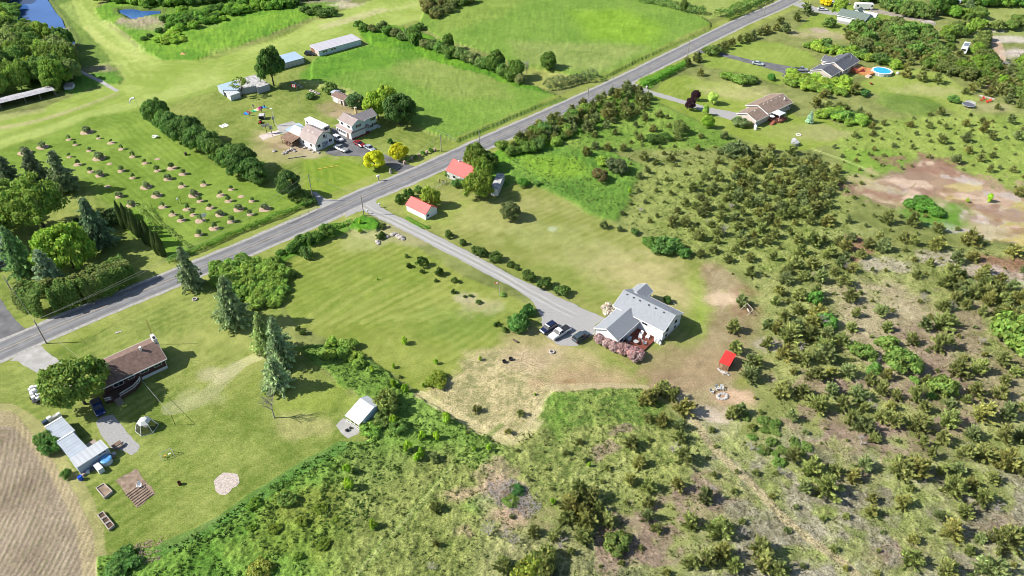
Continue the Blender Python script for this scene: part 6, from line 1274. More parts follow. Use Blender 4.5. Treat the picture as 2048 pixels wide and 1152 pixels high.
for tx, ty, s in OR:
    x, y = orow(tx, ty); X, Y = P(x, y); rr_ = (.75+.42*s)*random.Random(int(tx+ty)).uniform(.75, 1.15) if s else .9
    rng_ = random.Random(int(tx*7+ty)); m = MB((X, Y, 0)); ring = [(rr_*(1+rng_.uniform(-.12, .12)), 0.01)]
    n_ = 14; v = [(rr_*math.cos(2*math.pi*i/n_)*rng_.uniform(.88, 1.12), rr_*math.sin(2*math.pi*i/n_)*rng_.uniform(.88, 1.12), .012) for i in range(n_)]
    v2 = [(p[0]*.6, p[1]*.6, .13) for p in v]; m.add(v+v2+[(0, 0, .15)], [(i, (i+1) % n_, n_+(i+1) % n_, n_+i) for i in range(n_)]+[(n_+i, n_+(i+1) % n_, 2*n_) for i in range(n_)])
    if s == 0:
        o = m.build('mulch_ring', mulch); tag(o, 'empty round bed of brown bark mulch in the orchard lawn', 'mulch', 'empty mulch rings in the orchard')
    else:
        root = thing('orchard_tree' if s < 2.5 else 'orchard_bush', None, 'fruit tree', (X, Y, 0), 0, 'young orchard trees')
        root['label'] = ('large spreading orchard bush in a mulch ring' if s > 2.4 else 'medium orchard tree in a brown mulch ring' if s > 1.35 else 'small young orchard tree in a brown mulch ring'); root['_w'] = (X, Y, 0)
        root['group'] = {0: 'small orchard trees', 1: 'medium orchard trees', 2: 'large orchard bushes'}[0 if s <= 1.35 else 1 if s <= 2.4 else 2]
        m.build('mulch_ring', mulch, root)
        big = s > 1.6; me = proto('bush' if big else 'small', rng_.randrange(5)); me.materials[0] = LEAF
        c = bpy.data.objects.new('crown', me); COL.objects.link(c); c.parent = root; c.scale = (.3+.38*s, .3+.38*s, (.6+.65*s) if not big else .4+.52*s); c.location = (.1, 0, .35 if not big else .15); c.color = (*((1.25, 1.15, 1.9) if big else (1.0, 1.05, 1.3)), 1)
        m = MB((X, Y, 0)); m.tube((0, 0, 0), (.08, 0, .8+.5*s), .05, .03, 5); m.build('trunk', bark, root)
# tree by the house at far left etc. and bare trees
def baretree(x, y, r, h, lab, lean=(0, 0)):
    X, Y = P(x, y); o = bpy.data.objects.new('bare_tree', trunk_mesh(3, 'bare')); COL.objects.link(o); o.location = (X, Y, 0); o.scale = (r, r, h); o.data.materials[0] = bare; o.rotation_euler = (0, 0, VR.uniform(0, 6)); tag(o, lab, 'tree')
baretree(549, 836, 5.5, 9.0, 'leafless grey tree below the pale blue spruce'); baretree(1052, 148, 6, 6.5, 'pale leafless tree at the lower hedgerow end'); baretree(1446, 475, 4, 5, 'thin dead white tree in the cedar thicket')
baretree(862, 1140, 3, 1.8, 'small pale dead shrub in the weeds at the bottom'); baretree(977, 1073, 5, 3.5, 'grey dead bush right of the brush-pile clearing'); baretree(1640, 655, 4, 4.5, 'dead white tree among the bright bushes and cedars'); baretree(1750, 725, 4, 2.2, 'low dead branch heap beside the round bush')
# ---- cedars: isolated ones placed one by one ----
CED = [(1120, 264, 4), (1136, 278, 3.5), (1171, 264, 4.5), (1179, 236, 4.5), (1214, 242, 5), (1211, 257, 4.5), (1250, 230, 4.5), (1254, 190, 4.5), (1276, 210, 4.5), (1296, 216, 2), (1319, 235, 3), (1289, 242, 3), (1271, 256, 2.6), (1334, 239, 2), (1401, 278, 2.2), (1304, 264, 3), (1281, 283, 3), (1039, 284, 4), (1064, 282, 4), (1086, 270, 3), (1100, 258, 3.5),
 (1401, 152, 3.4), (1374, 131, 4), (1394, 124, 4.6), (1436, 103, 4), (1449, 98, 4.2), (1464, 92, 4), (1479, 86, 4.4), (1494, 82, 4), (1506, 77, 4.4), (1521, 70, 4), (1531, 66, 4.2), (1551, 62, 4), (1573, 66, 5), (1591, 42, 6), (1611, 28, 6), (1560, 48, 4),
 (1708, 187, 5.5), (1813, 154, 5), (1843, 162, 4.6), (1873, 165, 4.4), (1898, 152, 4), (1941, 182, 4), (1928, 188, 3), (1998, 187, 5), (2016, 206, 5), (2036, 215, 4.6), (2018, 247, 4), (1993, 218, 2.5), (1931, 252, 3), (1966, 264, 5), (1878, 230, 3.6), (1858, 232, 2), (1766, 251, 2.5), (1733, 245, 4), (1716, 234, 4), (1743, 257, 3), (1708, 274, 2.4), (1831, 271, 2), (1881, 287, 3.5), (1931, 284, 3.5), (1981, 279, 3.5), (2033, 279, 3.6), (1631, 212, 4), (1646, 196, 4), (1656, 217, 3.6), (1676, 219, 3.6), (1688, 222, 3.4),
 (1289, 320, 4.2), (1171, 312, 3.5), (1189, 300, 3), (1216, 302, 3), (1246, 302, 3), (1311, 330, 2.5), (1341, 322, 3.2), (1209, 455, 3.6), (1239, 462, 2), (1369, 410, 3.6), (1499, 550, 4), (1281, 357, 2.5), (1294, 347, 2.5), (1334, 362, 1.8), (1314, 370, 1.5), (1341, 390, 1.8), (1371, 352, 1.8), (1290, 408, 1.6),
 (1911, 327, 3.5), (1958, 322, 3), (1936, 307, 3), (1978, 345, 4), (1786, 295, 2), (1746, 301, 1.8), (1668, 297, 1.8), (2036, 390, 3), (1998, 362, 1.2), (1860, 285, 1.6), (1900, 300, 1.6),
 (1596, 488, 4.5), (1626, 490, 4.5), (1651, 450, 4), (1676, 490, 4.4), (1691, 502, 4), (1618, 450, 4), (1773, 447, 5), (1823, 450, 5), (1761, 502, 5.4), (1736, 496, 4), (1806, 482, 4), (1823, 490, 4.6), (1873, 497, 5.4), (1873, 464, 4), (1936, 485, 5), (2023, 510, 4.6), (1856, 530, 4), (1911, 527, 5), (1946, 522, 4), (1966, 547, 4.2), (1898, 560, 5.4), (1886, 575, 5), (1656, 515, 4), (1586, 540, 5), (1568, 567, 5), (1636, 565, 5.4), (1686, 570, 4), (1831, 557, 2.6), (1696, 445, 3.4), (1605, 560, 4),
 (1551, 610, 4), (1596, 597, 4.4), (1631, 592, 5), (1701, 600, 4), (1761, 632, 4.4), (1711, 634, 4), (1551, 665, 4.4), (1578, 682, 5), (1618, 682, 5), (1626, 652, 5), (1681, 692, 4.4), (1648, 720, 5), (1701, 662, 4), (1771, 662, 4), (1846, 658, 4.4), (1883, 655, 5), (1823, 688, 4), (1878, 697, 5), (1566, 718, 5), (1606, 727, 4), (1561, 790, 5), (1586, 748, 2), (1696, 753, 3.6), (1628, 760, 4.4), (1736, 768, 4), (1761, 788, 4), (1711, 797, 5.4), (1683, 817, 4.6), (1636, 822, 5), (1791, 798, 3.6), (1583, 840, 4), (1773, 758, 4), (1911, 748, 5), (1851, 768, 4), (1956, 748, 5), (2001, 730, 5), (2026, 750, 4), (2006, 768, 4), (1998, 795, 5), (1946, 790, 4), (1843, 823, 4.4), (1891, 850, 5), (1961, 838, 5), (2011, 838, 5.4), (1726, 860, 5), (1786, 852, 5), (1831, 860, 5), (1760, 840, 4.4), (1700, 845, 4.4), (1660, 790, 4.4),
 (1481, 610, 4.6), (1466, 663, 4.6), (1469, 703, 4.6), (1499, 728, 4.2), (1499, 760, 4.6), (1514, 733, 4), (1306, 800, 4.6), (1324, 786, 4), (1346, 798, 3.6), (1366, 823, 4.2), (1461, 833, 4.6), (1481, 828, 4), (1324, 848, 3.6), (1296, 843, 3), (1359, 860, 4), (1531, 693, 4), (1535, 655, 4), (1290, 806, 4),
 (1264, 893, 3.6), (1276, 933, 4), (1359, 881, 3.2), (1366, 923, 4.6), (1296, 978, 3.6), (1259, 968, 3.2), (1354, 978, 4.6), (1409, 1003, 4.6), (1294, 1010, 3.6), (1296, 1038, 4), (1379, 1053, 4.6), (1441, 1068, 4.6), (1314, 1063, 2.6), (1159, 988, 4), (1184, 1003, 4.2), (1142, 1018, 4.2), (1164, 1031, 4.4), (1134, 1041, 4), (1174, 1051, 4.2), (1216, 1048, 3.8), (1199, 1022, 4), (1150, 1003, 4), (1164, 1083, 3.6), (1109, 1078, 2.6), (1066, 1068, 3.2), (1141, 1108, 2.2), (1039, 1145, 4.4), (1384, 1133, 4), (1414, 1128, 5), (1444, 1115, 5), (1469, 1139, 5), (1519, 1103, 4.6), (1524, 1136, 5), (1010, 1140, 3.6),
 (1586, 921, 4), (1621, 948, 5), (1606, 985, 5), (1648, 985, 5.4), (1666, 948, 4), (1703, 961, 4), (1728, 938, 3.6), (1746, 883, 3), (1798, 946, 5), (1828, 953, 5), (1881, 948, 4.4), (1741, 1002, 2.6), (1741, 1029, 3.6), (1803, 1013, 3.6), (1818, 980, 2), (1901, 983, 5.4), (1961, 1003, 5), (1876, 1038, 3.6), (1901, 1073, 5), (1926, 1031, 4), (1956, 1083, 3), (1823, 1085, 3), (1821, 1123, 4.6), (1936, 1108, 3), (1976, 1146, 5), (1891, 1152, 5), (2006, 1092, 6), (2038, 1074, 4), (1551, 1152, 4.6), (1843, 891, 4), (1881, 883, 4.4), (1926, 915, 5), (1961, 915, 5), (2011, 935, 6), (2038, 948, 5), (1985, 965, 4), (1935, 975, 3.6), (1915, 945, 4), (1860, 915, 4),
 (870, 1022, 3), (872, 922, 2.6), (952, 823, 2), (1040, 830, 2), (1016, 867, 2.2), (1244, 430, 1.6), (1314, 435, 1.6), (872, 1093, 1.6), (935, 870, 1), (800, 755, 1)]
def cedlabel(X, Y):
    # describe the stand by what lies beside it
    if Y > 215: return 'olive-brown cedar in the upper right scrub near the homes and pool', 'cedars near the far homes'
    if Y > 160: return 'olive-brown cedar in the open meadow between the road and the rock flat', 'cedars between road and rock flat'
    if Y > 118: return 'olive-brown cedar in the scrub right of the white house and red-roofed shed', 'cedars right of the white house'
    return 'olive-brown cedar in the rough scrub along the bottom of the picture', 'cedars in the near scrub'
cand = []
def ced_at(X, Y, h, rng=VR): cand.append((X, Y, h))
for x, y, h in CED:
    X, Y = P(x, y); ced_at(X, Y, h)
def zone(poly, gap, h0, h1, seed):
    pw = Pn(poly); rng = random.Random(seed); x0, y0 = pw.min(0); x1, y1 = pw.max(0)
    for _ in range(int((x1-x0)*(y1-y0)/gap/gap*14)):
        X, Y = rng.uniform(x0, x1), rng.uniform(y0, y1); g_ = gap*rng.uniform(.7, 1.35)
        if any((X-a)**2+(Y-b)**2 < g_*g_ for a, b, _ in cand): continue
        if inpoly(X, Y, pw): cand.append((X, Y, rng.uniform(h0, h1)))
zone([(1440, 300), (1500, 295), (1600, 310), (1685, 345), (1690, 375), (1650, 430), (1590, 470), (1545, 510), (1480, 540), (1400, 520), (1390, 480), (1330, 450), (1340, 410), (1400, 370)], 4.4, 2.4, 4.2, 21)
zone([(1480, 330), (1560, 310), (1690, 350), (1660, 410), (1580, 450), (1500, 470), (1450, 430)], 3.3, 2.8, 4.6, 34)
zone([(1090, 250), (1180, 208), (1260, 178), (1300, 200), (1290, 225), (1200, 262), (1110, 285), (1040, 295), (1000, 315)], 3.6, 2.6, 4.6, 22)
zone([(1250, 230), (1400, 260), (1500, 290), (1460, 340), (1360, 400), (1290, 400), (1290, 330), (1150, 300)], 6.5, 1.2, 3.2, 23)
zone([(1890, 560), (1960, 555), (2060, 590), (2060, 650), (1970, 640), (1900, 610)], 3.0, 3.5, 5, 24)
zone([(1540, 520), (1640, 470), (1760, 480), (1700, 560), (1640, 600), (1560, 660)], 4.6, 2.5, 4.6, 25)
zone([(1540, 640), (1640, 630), (1700, 700), (1660, 760), (1560, 760)], 4.2, 3, 5, 26)
zone([(1560, 790), (1700, 780), (1850, 800), (2048, 780), (2048, 880), (1860, 900), (1680, 860)], 4.4, 2.8, 5, 27)
zone([(1760, 240), (2060, 225), (2060, 380), (1900, 330), (1720, 300)], 7, 1, 2.8, 28)
zone([(1800, 500), (2060, 520), (2060, 720), (1900, 640), (1800, 600)], 7, 2, 4.4, 29)
zone([(1000, 880), (1300, 860), (1400, 1150), (1000, 1150)], 12, .8, 2.2, 30)
zone([(1560, 940), (2048, 980), (2048, 1150), (1560, 1150)], 9, .8, 2.2, 31)
zone([(1780, 120), (1960, 110), (2060, 160), (2060, 230), (1990, 200), (1900, 140), (1800, 150)], 4.6, 2.6, 4.6, 32)
zone([(1690, 60), (1800, 55), (1860, 75), (1880, 120), (1790, 120), (1700, 100)], 3.0, 3, 5, 33)
zone([(1250, 240), (1560, 330), (1800, 240), (2060, 240), (2060, 1150), (1000, 1150), (1030, 900), (1300, 870), (1500, 800), (1540, 600), (1400, 520), (1260, 420)], 4.6, .6, 1.7, 35)
rkp = Pn(RK); cand[:] = [c for c in cand if not (c[2] < 1.75 and inpoly(c[0], c[1], rkp))]
cand.sort(key=lambda c: -(c[2]**1.0)*(1/(c[1]+40)))
def cedcol(rng):
    k = rng.random(); b = rng.uniform(.8, 1.15)
    if k < .6: return (b, b*rng.uniform(.95, 1.05), b)
    if k < .8: return (b*1.1, b*.98, b*.92)
    return (b*.88, b*.95, b*1.15)
for X, Y, h in cand[:300]:
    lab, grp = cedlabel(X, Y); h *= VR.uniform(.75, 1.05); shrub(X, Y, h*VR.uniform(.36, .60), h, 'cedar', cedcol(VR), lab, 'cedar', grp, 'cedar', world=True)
rest = cand[300:]
if rest:
    Vs, Cs = [], []; rng = random.Random(3)
    for X, Y, h in rest:
        me = proto('cedar', rng.randrange(8)); n = len(me.vertices); a = np.empty(n*3, np.float32); me.vertices.foreach_get('co', a); a = a.reshape(-1, 3).copy()
        c = np.empty(n*4, np.float32); me.color_attributes['Col'].data.foreach_get('color', c); c = c.reshape(-1, 4)[:, :3]*np.array(cedcol(rng))
        th = rng.uniform(0, 6.28); r = h*rng.uniform(.46, .6); x = a[:, 0]*r; y = a[:, 1]*r
        a[:, 0], a[:, 1] = X+x*math.cos(th)-y*math.sin(th), Y+x*math.sin(th)+y*math.cos(th); a[:, 2] = a[:, 2]*h+max(-.1, ground_z(X, Y)-.2); Vs.append(a); Cs.append(c)
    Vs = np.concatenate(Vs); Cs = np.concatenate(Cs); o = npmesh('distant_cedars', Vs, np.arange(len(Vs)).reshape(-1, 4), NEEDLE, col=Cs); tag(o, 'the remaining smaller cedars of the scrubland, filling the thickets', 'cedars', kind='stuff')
TW = [trunk_mesh(5, 'bare'), trunk_mesh(6, 'bare')]
for k, (x, y) in enumerate([(1010, 1075), (1345, 905), (1500, 900), (1420, 990), (1560, 950), (1720, 890), (1850, 960), (1930, 900), (1690, 540), (1630, 560), (1845, 600), (1900, 620), (1460, 420), (1420, 450), (1280, 425), (1600, 700), (1960, 690), (1740, 820), (1030, 1090), (1120, 1095), (1480, 1075), (1990, 1020)]):
    X, Y = P(x, y); o = bpy.data.objects.new('dead_shrub', TW[k % 2]); COL.objects.link(o); o.data.materials[0] = bare; o.location = (X, Y, 0); o.scale = (4.2, 4.2, VR.uniform(1.8, 3)); o.rotation_euler = (0, 0, VR.uniform(0, 6)); tag(o, 'leafless grey shrub among the cedars', 'dead shrub', 'dead grey shrubs')
# bigger dark bushes among them and bright broadleaf bushes
for x, y, r, h, c, lab in [(1231, 345, 3.6, 4.2, (.75, .7, 1.1), 'wide dark grey bush in the open meadow'), (1199, 362, 2.6, 3.8, (.95, .6, .9), 'reddish-brown bush left of the wide dark grey bush'), (1210, 330, 2.8, 2.2, (1.6, 2.0, .7), 'lime bush behind the wide dark grey bush'), (1471, 312, 4.0, 4.6, (.8, .75, 1.1), 'large grey-brown bush at the upper edge of the cedar thicket'), (1358, 268, 2.8, 4.2, (1.0, 1.0, 1.0), 'grey-green bushy tree below the bungalow tree row'),
    (1304, 287, 2.2, 3, (.6, .8, .7), 'dark bush in the meadow below the road'), (1329, 281, 2.0, 2.6, (.7, .95, .8), 'green bush in the meadow right of the dark one'), (1723, 713, 2.8, 3.2, (1.0, 1.25, .8), 'bright round bush left of the three in the right scrub'), (1773, 694, 2.2, 2.6, (1.0, 1.2, .8), 'bright bush above the largest round bush in the right scrub'), (1801, 735, 3.7, 4.2, (1.0, 1.25, .75), 'largest bright round bush in the right scrub'), (1746, 743, 1.5, 1.8, (.9, 1.2, .7), 'small bright bush at the left foot of the largest round bush'),
    (1881, 786, 2.8, 4.2, (1.0, 1.2, .75), 'tall bright bush lower right of the largest round bush'), (1828, 762, 1.0, 1.0, (1, 1.3, .7), 'tiny bright bush between the two big round bushes'), (1863, 795, 1.1, 1.0, (.9, 1.3, .7), 'tiny bright bush at the foot of the tall bright bush'), (2036, 690, 6.0, 6.5, (1.1, 1.4, .75), 'large bright green bush at the right edge'), (1628, 605, 1.8, 3.2, (.8, 1.4, .6), 'vivid green bush between cedars at right centre'), (1650, 650, 2.2, 3.2, (.8, 1.4, .6), 'vivid green bush beside the dead white tree'),
    (1825, 412, 2.6, 1.8, (.55, .9, .6), 'leftmost low dark green bush on the rock flat'), (1850, 418, 3.0, 2, (.6, 1, .6), 'middle low dark green bush on the rock flat'), (1872, 428, 2.6, 1.8, (.6, 1, .6), 'rightmost low dark green bush on the rock flat'), (1845, 402, 2.2, 1.6, (.5, .85, .6), 'farthest low dark green bush on the rock flat'), (1234, 1093, 2.4, 2.2, (.95, .95, .9), 'yellow-green spreading bush at the bottom centre'), (1084, 1134, 2.7, 3.4, (1.15, 1.1, .9), 'tall yellow-green bush near the bottom edge'), (1060, 1148, 2.6, 3, (1.1, 1.0, .6), 'olive bush left of the tall yellow-green bush'),
    (1905, 204, 1.9, 2.6, (.8, 1.2, .7), 'round green bush near the trampoline'), (1722, 190, 2.4, 2.4, (.6, 1.1, .6), 'dark green bush right of the big cedar below the pool'), (1542, 160, 1.5, 2.6, (.5, .9, .6), 'narrow dark bush on the lawn of the charcoal-roofed house'), (1424, 109, 3.2, 3.8, (1.0, 1.2, .8), 'green bush at the mouth of the dark driveway'), (1480, 165, 3.4, 3.4, (1.1, 1.4, .7), 'bushy lime clump above the bungalow lawn'), (1455, 158, 3, 3, (1.2, 1.5, .7), 'left lime clump above the bungalow lawn'), (1500, 165, 3.0, 2.6, (.95, 1.2, .9), 'rightmost clump above the bungalow lawn'), (1022, 1006, 1.6, 1.1, (.8, .95, .8), 'green bush at the right of the brush pile'), (1035, 985, 1.3, 1.3, (.4, .7, .7), 'small dark bush right of the brush pile')]:
    shrub(x, y, r, h, 'bush', c, lab)
SC = lambda poly, gap, cols, r, h, lab, grp, sd: scatter(poly, gap, bushfn(cols, r, h, lab, grp), sd)
SC([(1582, 150), (1640, 160), (1690, 170), (1690, 190), (1620, 182), (1580, 170)], 2.6, [(1.7, 1.9, .8), (1.3, 1.6, .7)], 2.3, 2.6, 'lime green bush below the charcoal-roofed house', 'lime bushes below the pool house', 41)
SC([(1630, 225), (1680, 222), (1730, 240), (1740, 252), (1700, 250), (1640, 238)], 2.8, [(1.4, 1.7, .8), (.9, 1.3, .7)], 2.2, 2.2, 'leafy bush right of the blue spruce', 'bushes right of the blue spruce', 42)
SC([(1604, 96), (1650, 92), (1720, 108), (1790, 125), (1800, 140), (1740, 122), (1660, 108)], 2.8, [(1.2, 1.5, .75), (.8, 1.1, .7), (1.6, 1.8, .7)], 2.4, 3.0, 'green bush in the belt behind the charcoal-roofed house', 'green belt behind the pool house', 43)
mass([(1700, 60), (1800, 52), (1850, 70), (1890, 120), (1800, 118), (1720, 98)], 5.8, [(.8, .85, .8), (.9, .8, 1.0), (.8, 1.0, .8)], 3.2, 4.8, 'dense thicket below the green-roofed house', 44)
SC([(1760, 12), (1850, 25), (1850, 40), (1790, 28)], 3.2, [(.9, 1.1, .7), (.7, .9, .7)], 3.0, 4.4, 'bush in the row behind the back lane', 'bushes behind the back lane', 45)
SC([(1700, -30), (1780, -25), (1760, 8), (1720, 5)], 4, [(.8, 1.0, .7)], 3.4, 5, 'bush behind the motorhome', 'bushes behind the motorhome', 46)
mass([(1850, -30), (2060, -40), (2060, 15), (1980, 15), (1930, 12), (1925, -5), (1880, 5)], 5.8, [(.7, 1.0, .7), (.85, 1.0, .8), (1.0, 1.2, .7)], 3.8, 5.2, 'far thicket at the top right', 47)
mass([(1880, 35), (1960, 30), (1955, 62), (1990, 55), (2060, 35), (2060, 55), (1980, 70), (1975, 95), (1940, 80), (1900, 90), (1880, 60)], 5.8, [(.8, .95, .8), (.9, .9, .9), (1.1, 1.3, .8)], 3.0, 4.2, 'bushes above the travel trailer', 48)
mass([(1850, 100), (1910, 95), (1915, 118), (1945, 120), (1960, 95), (1990, 110), (1995, 150), (1960, 165), (1900, 150), (1850, 140)], 5.2, [(.8, .95, .7), (1.1, 1.3, .7), (.9, .85, .9)], 2.8, 3.6, 'bushes around the travel trailer', 49)
mass([(2020, 130), (2060, 120), (2060, 200), (2010, 190), (2000, 165)], 5.2, [(1.1, 1.4, .7), (.8, .9, .8)], 2.8, 3.6, 'bushes below the buggy', 50)
SC([(1000, 300), (1090, 262), (1170, 228), (1130, 285), (1030, 318)], 4.2, [(.8, 1.1, .7), (.75, .9, .7), (1.2, 1.5, .7)], 2.4, 2.8, 'bush in the roadside scrub right of the barn maples', 'roadside scrub bushes', 51)
SC([(1480, 830), (1560, 850), (1620, 900), (1560, 930), (1490, 890)], 2.3, [(.8, .95, .8), (.9, .95, .9)], 1.1, .8, 'low green bush beside the trail', 'low bushes beside the trail', 52)
SC([(470, 1000), (560, 985), (640, 1010), (700, 1060), (650, 1110), (560, 1130), (500, 1080)], 4.5, [(.95, .95, .5), (.8, 1.0, .5)], 1.0, .7, 'low yellow-green bush in the bottom weeds', 'low bushes in the bottom weeds', 53)
tree(1873, 28, 5.0, 9, 'broad', (.65, .9, .7), 'tall dark tree left of the red house', lift=.1); tree(1935, 22, 3.2, 7, 'spruce', (.9, 1.0, .8), 'dark spruce right of the red house', 'spruce_tree'); tree(1905, 34, 3.2, 5, 'broad', (1.0, 1.4, .8), 'bright tree in front of the red house', lift=.05)
tree(1890, 20, 4.2, 8, 'broad', (.55, .8, .7), 'dark tree at the left corner of the red house', lift=.1)
# ---- weeds: small leafy tufts over the rough ground ----
def weeds(name, poly, dens, pal, s0, s1, seed, label, zmul=1.0):
    pw = Pn(poly); rng = np.random.RandomState(seed); x0, y0 = pw.min(0); x1, y1 = pw.max(0); n = int((x1-x0)*(y1-y0)*dens)
    X = rng.uniform(x0, x1, n); Y = rng.uniform(y0, y1, n)
    k = (sdist(X, Y, pw) > 0) & (vnoise(X, Y, 1.7, seed)*.5+vnoise(X, Y, 5, seed+1)*.5 > .42); X, Y = X[k], Y[k]
    q = rng.randint(3, 6, len(X)).repeat(1); X = np.repeat(X, 4)+rng.normal(size=len(X)*4)*.16; Y = np.repeat(Y, 4)+rng.normal(size=len(Y)*4)*.16; n = len(X)
    r = np.clip(np.searchsorted(rows, Y)-1, 0, nR-2); hw = half[r]; c = np.clip(np.searchsorted(cols, X/hw)-1, 0, nC-2); Z = GZ[r, c]
    S = rng.uniform(s0, s1, n); cc = np.array(pal)[rng.randint(0, len(pal), n)]*rng.uniform(.7, 1.3, (n, 1))
    al = np.stack([rng.normal(size=n)*.6, rng.normal(size=n)*.6, np.ones(n)], 1); nn = unit(np.cross(al, rng.normal(size=(n, 3))))
    me = leaves_to_mesh('tufts', np.stack([X, Y, Z+S*.55], 1), S, nn, cc, 1.0, al); o = bpy.data.objects.new(name, me); COL.objects.link(o); tag(o, label, 'weeds', kind='stuff'); return o
WG = [(.11, .19, .04), (.16, .26, .06), (.22, .30, .08), (.09, .15, .03)]; WO = [(.16, .17, .05), (.26, .27, .10), (.10, .12, .03), (.30, .29, .13)]; WM = [(.18, .14, .10), (.28, .23, .18), (.14, .15, .06), (.24, .26, .10)]
weeds('weeds', [(195, 1115), (285, 1097), (360, 1094), (432, 1046), (520, 988), (600, 936), (690, 890), (760, 885), (830, 905), (760, 1000), (700, 1100), (650, 1200), (200, 1200)], 2.2, WG, .12, .3, 61, 'lush bright weeds along the bottom left')
weeds('weeds', [(585, 700), (640, 695), (690, 690), (760, 735), (830, 790), (900, 832), (1000, 888), (980, 960), (850, 900), (750, 880), (755, 820), (720, 795), (650, 742)], 2.0, WG, .12, .28, 62, 'weedy green strip between the two lawns')
weeds('weeds', [(720, 1000), (900, 880), (1110, 860), (1110, 785), (1280, 778), (1400, 860), (1400, 1200), (650, 1200)], 1.3, WO+WG[:2], .09, .22, 63, 'rough olive grass tufts at the bottom centre')
weeds('weeds', [(1400, 860), (1600, 860), (2060, 860), (2200, 1000), (2150, 1200), (1400, 1200)], 1.2, WM, .07, .18, 64, 'dry mauve and olive tufts at the bottom right')
weeds('weeds', [(1540, 560), (1760, 480), (2060, 500), (2200, 860), (1480, 860), (1560, 700)], 1.0, WO, .08, .2, 65, 'olive grass tufts between the right-hand cedars')
weeds('weeds', [(1000, 320), (1250, 210), (1500, 290), (1700, 340), (1700, 480), (1560, 560), (1380, 510), (1240, 445), (1130, 398), (1045, 362)], .8, WG+WO[:2], .10, .24, 66, 'green meadow tufts right of the mown slope')

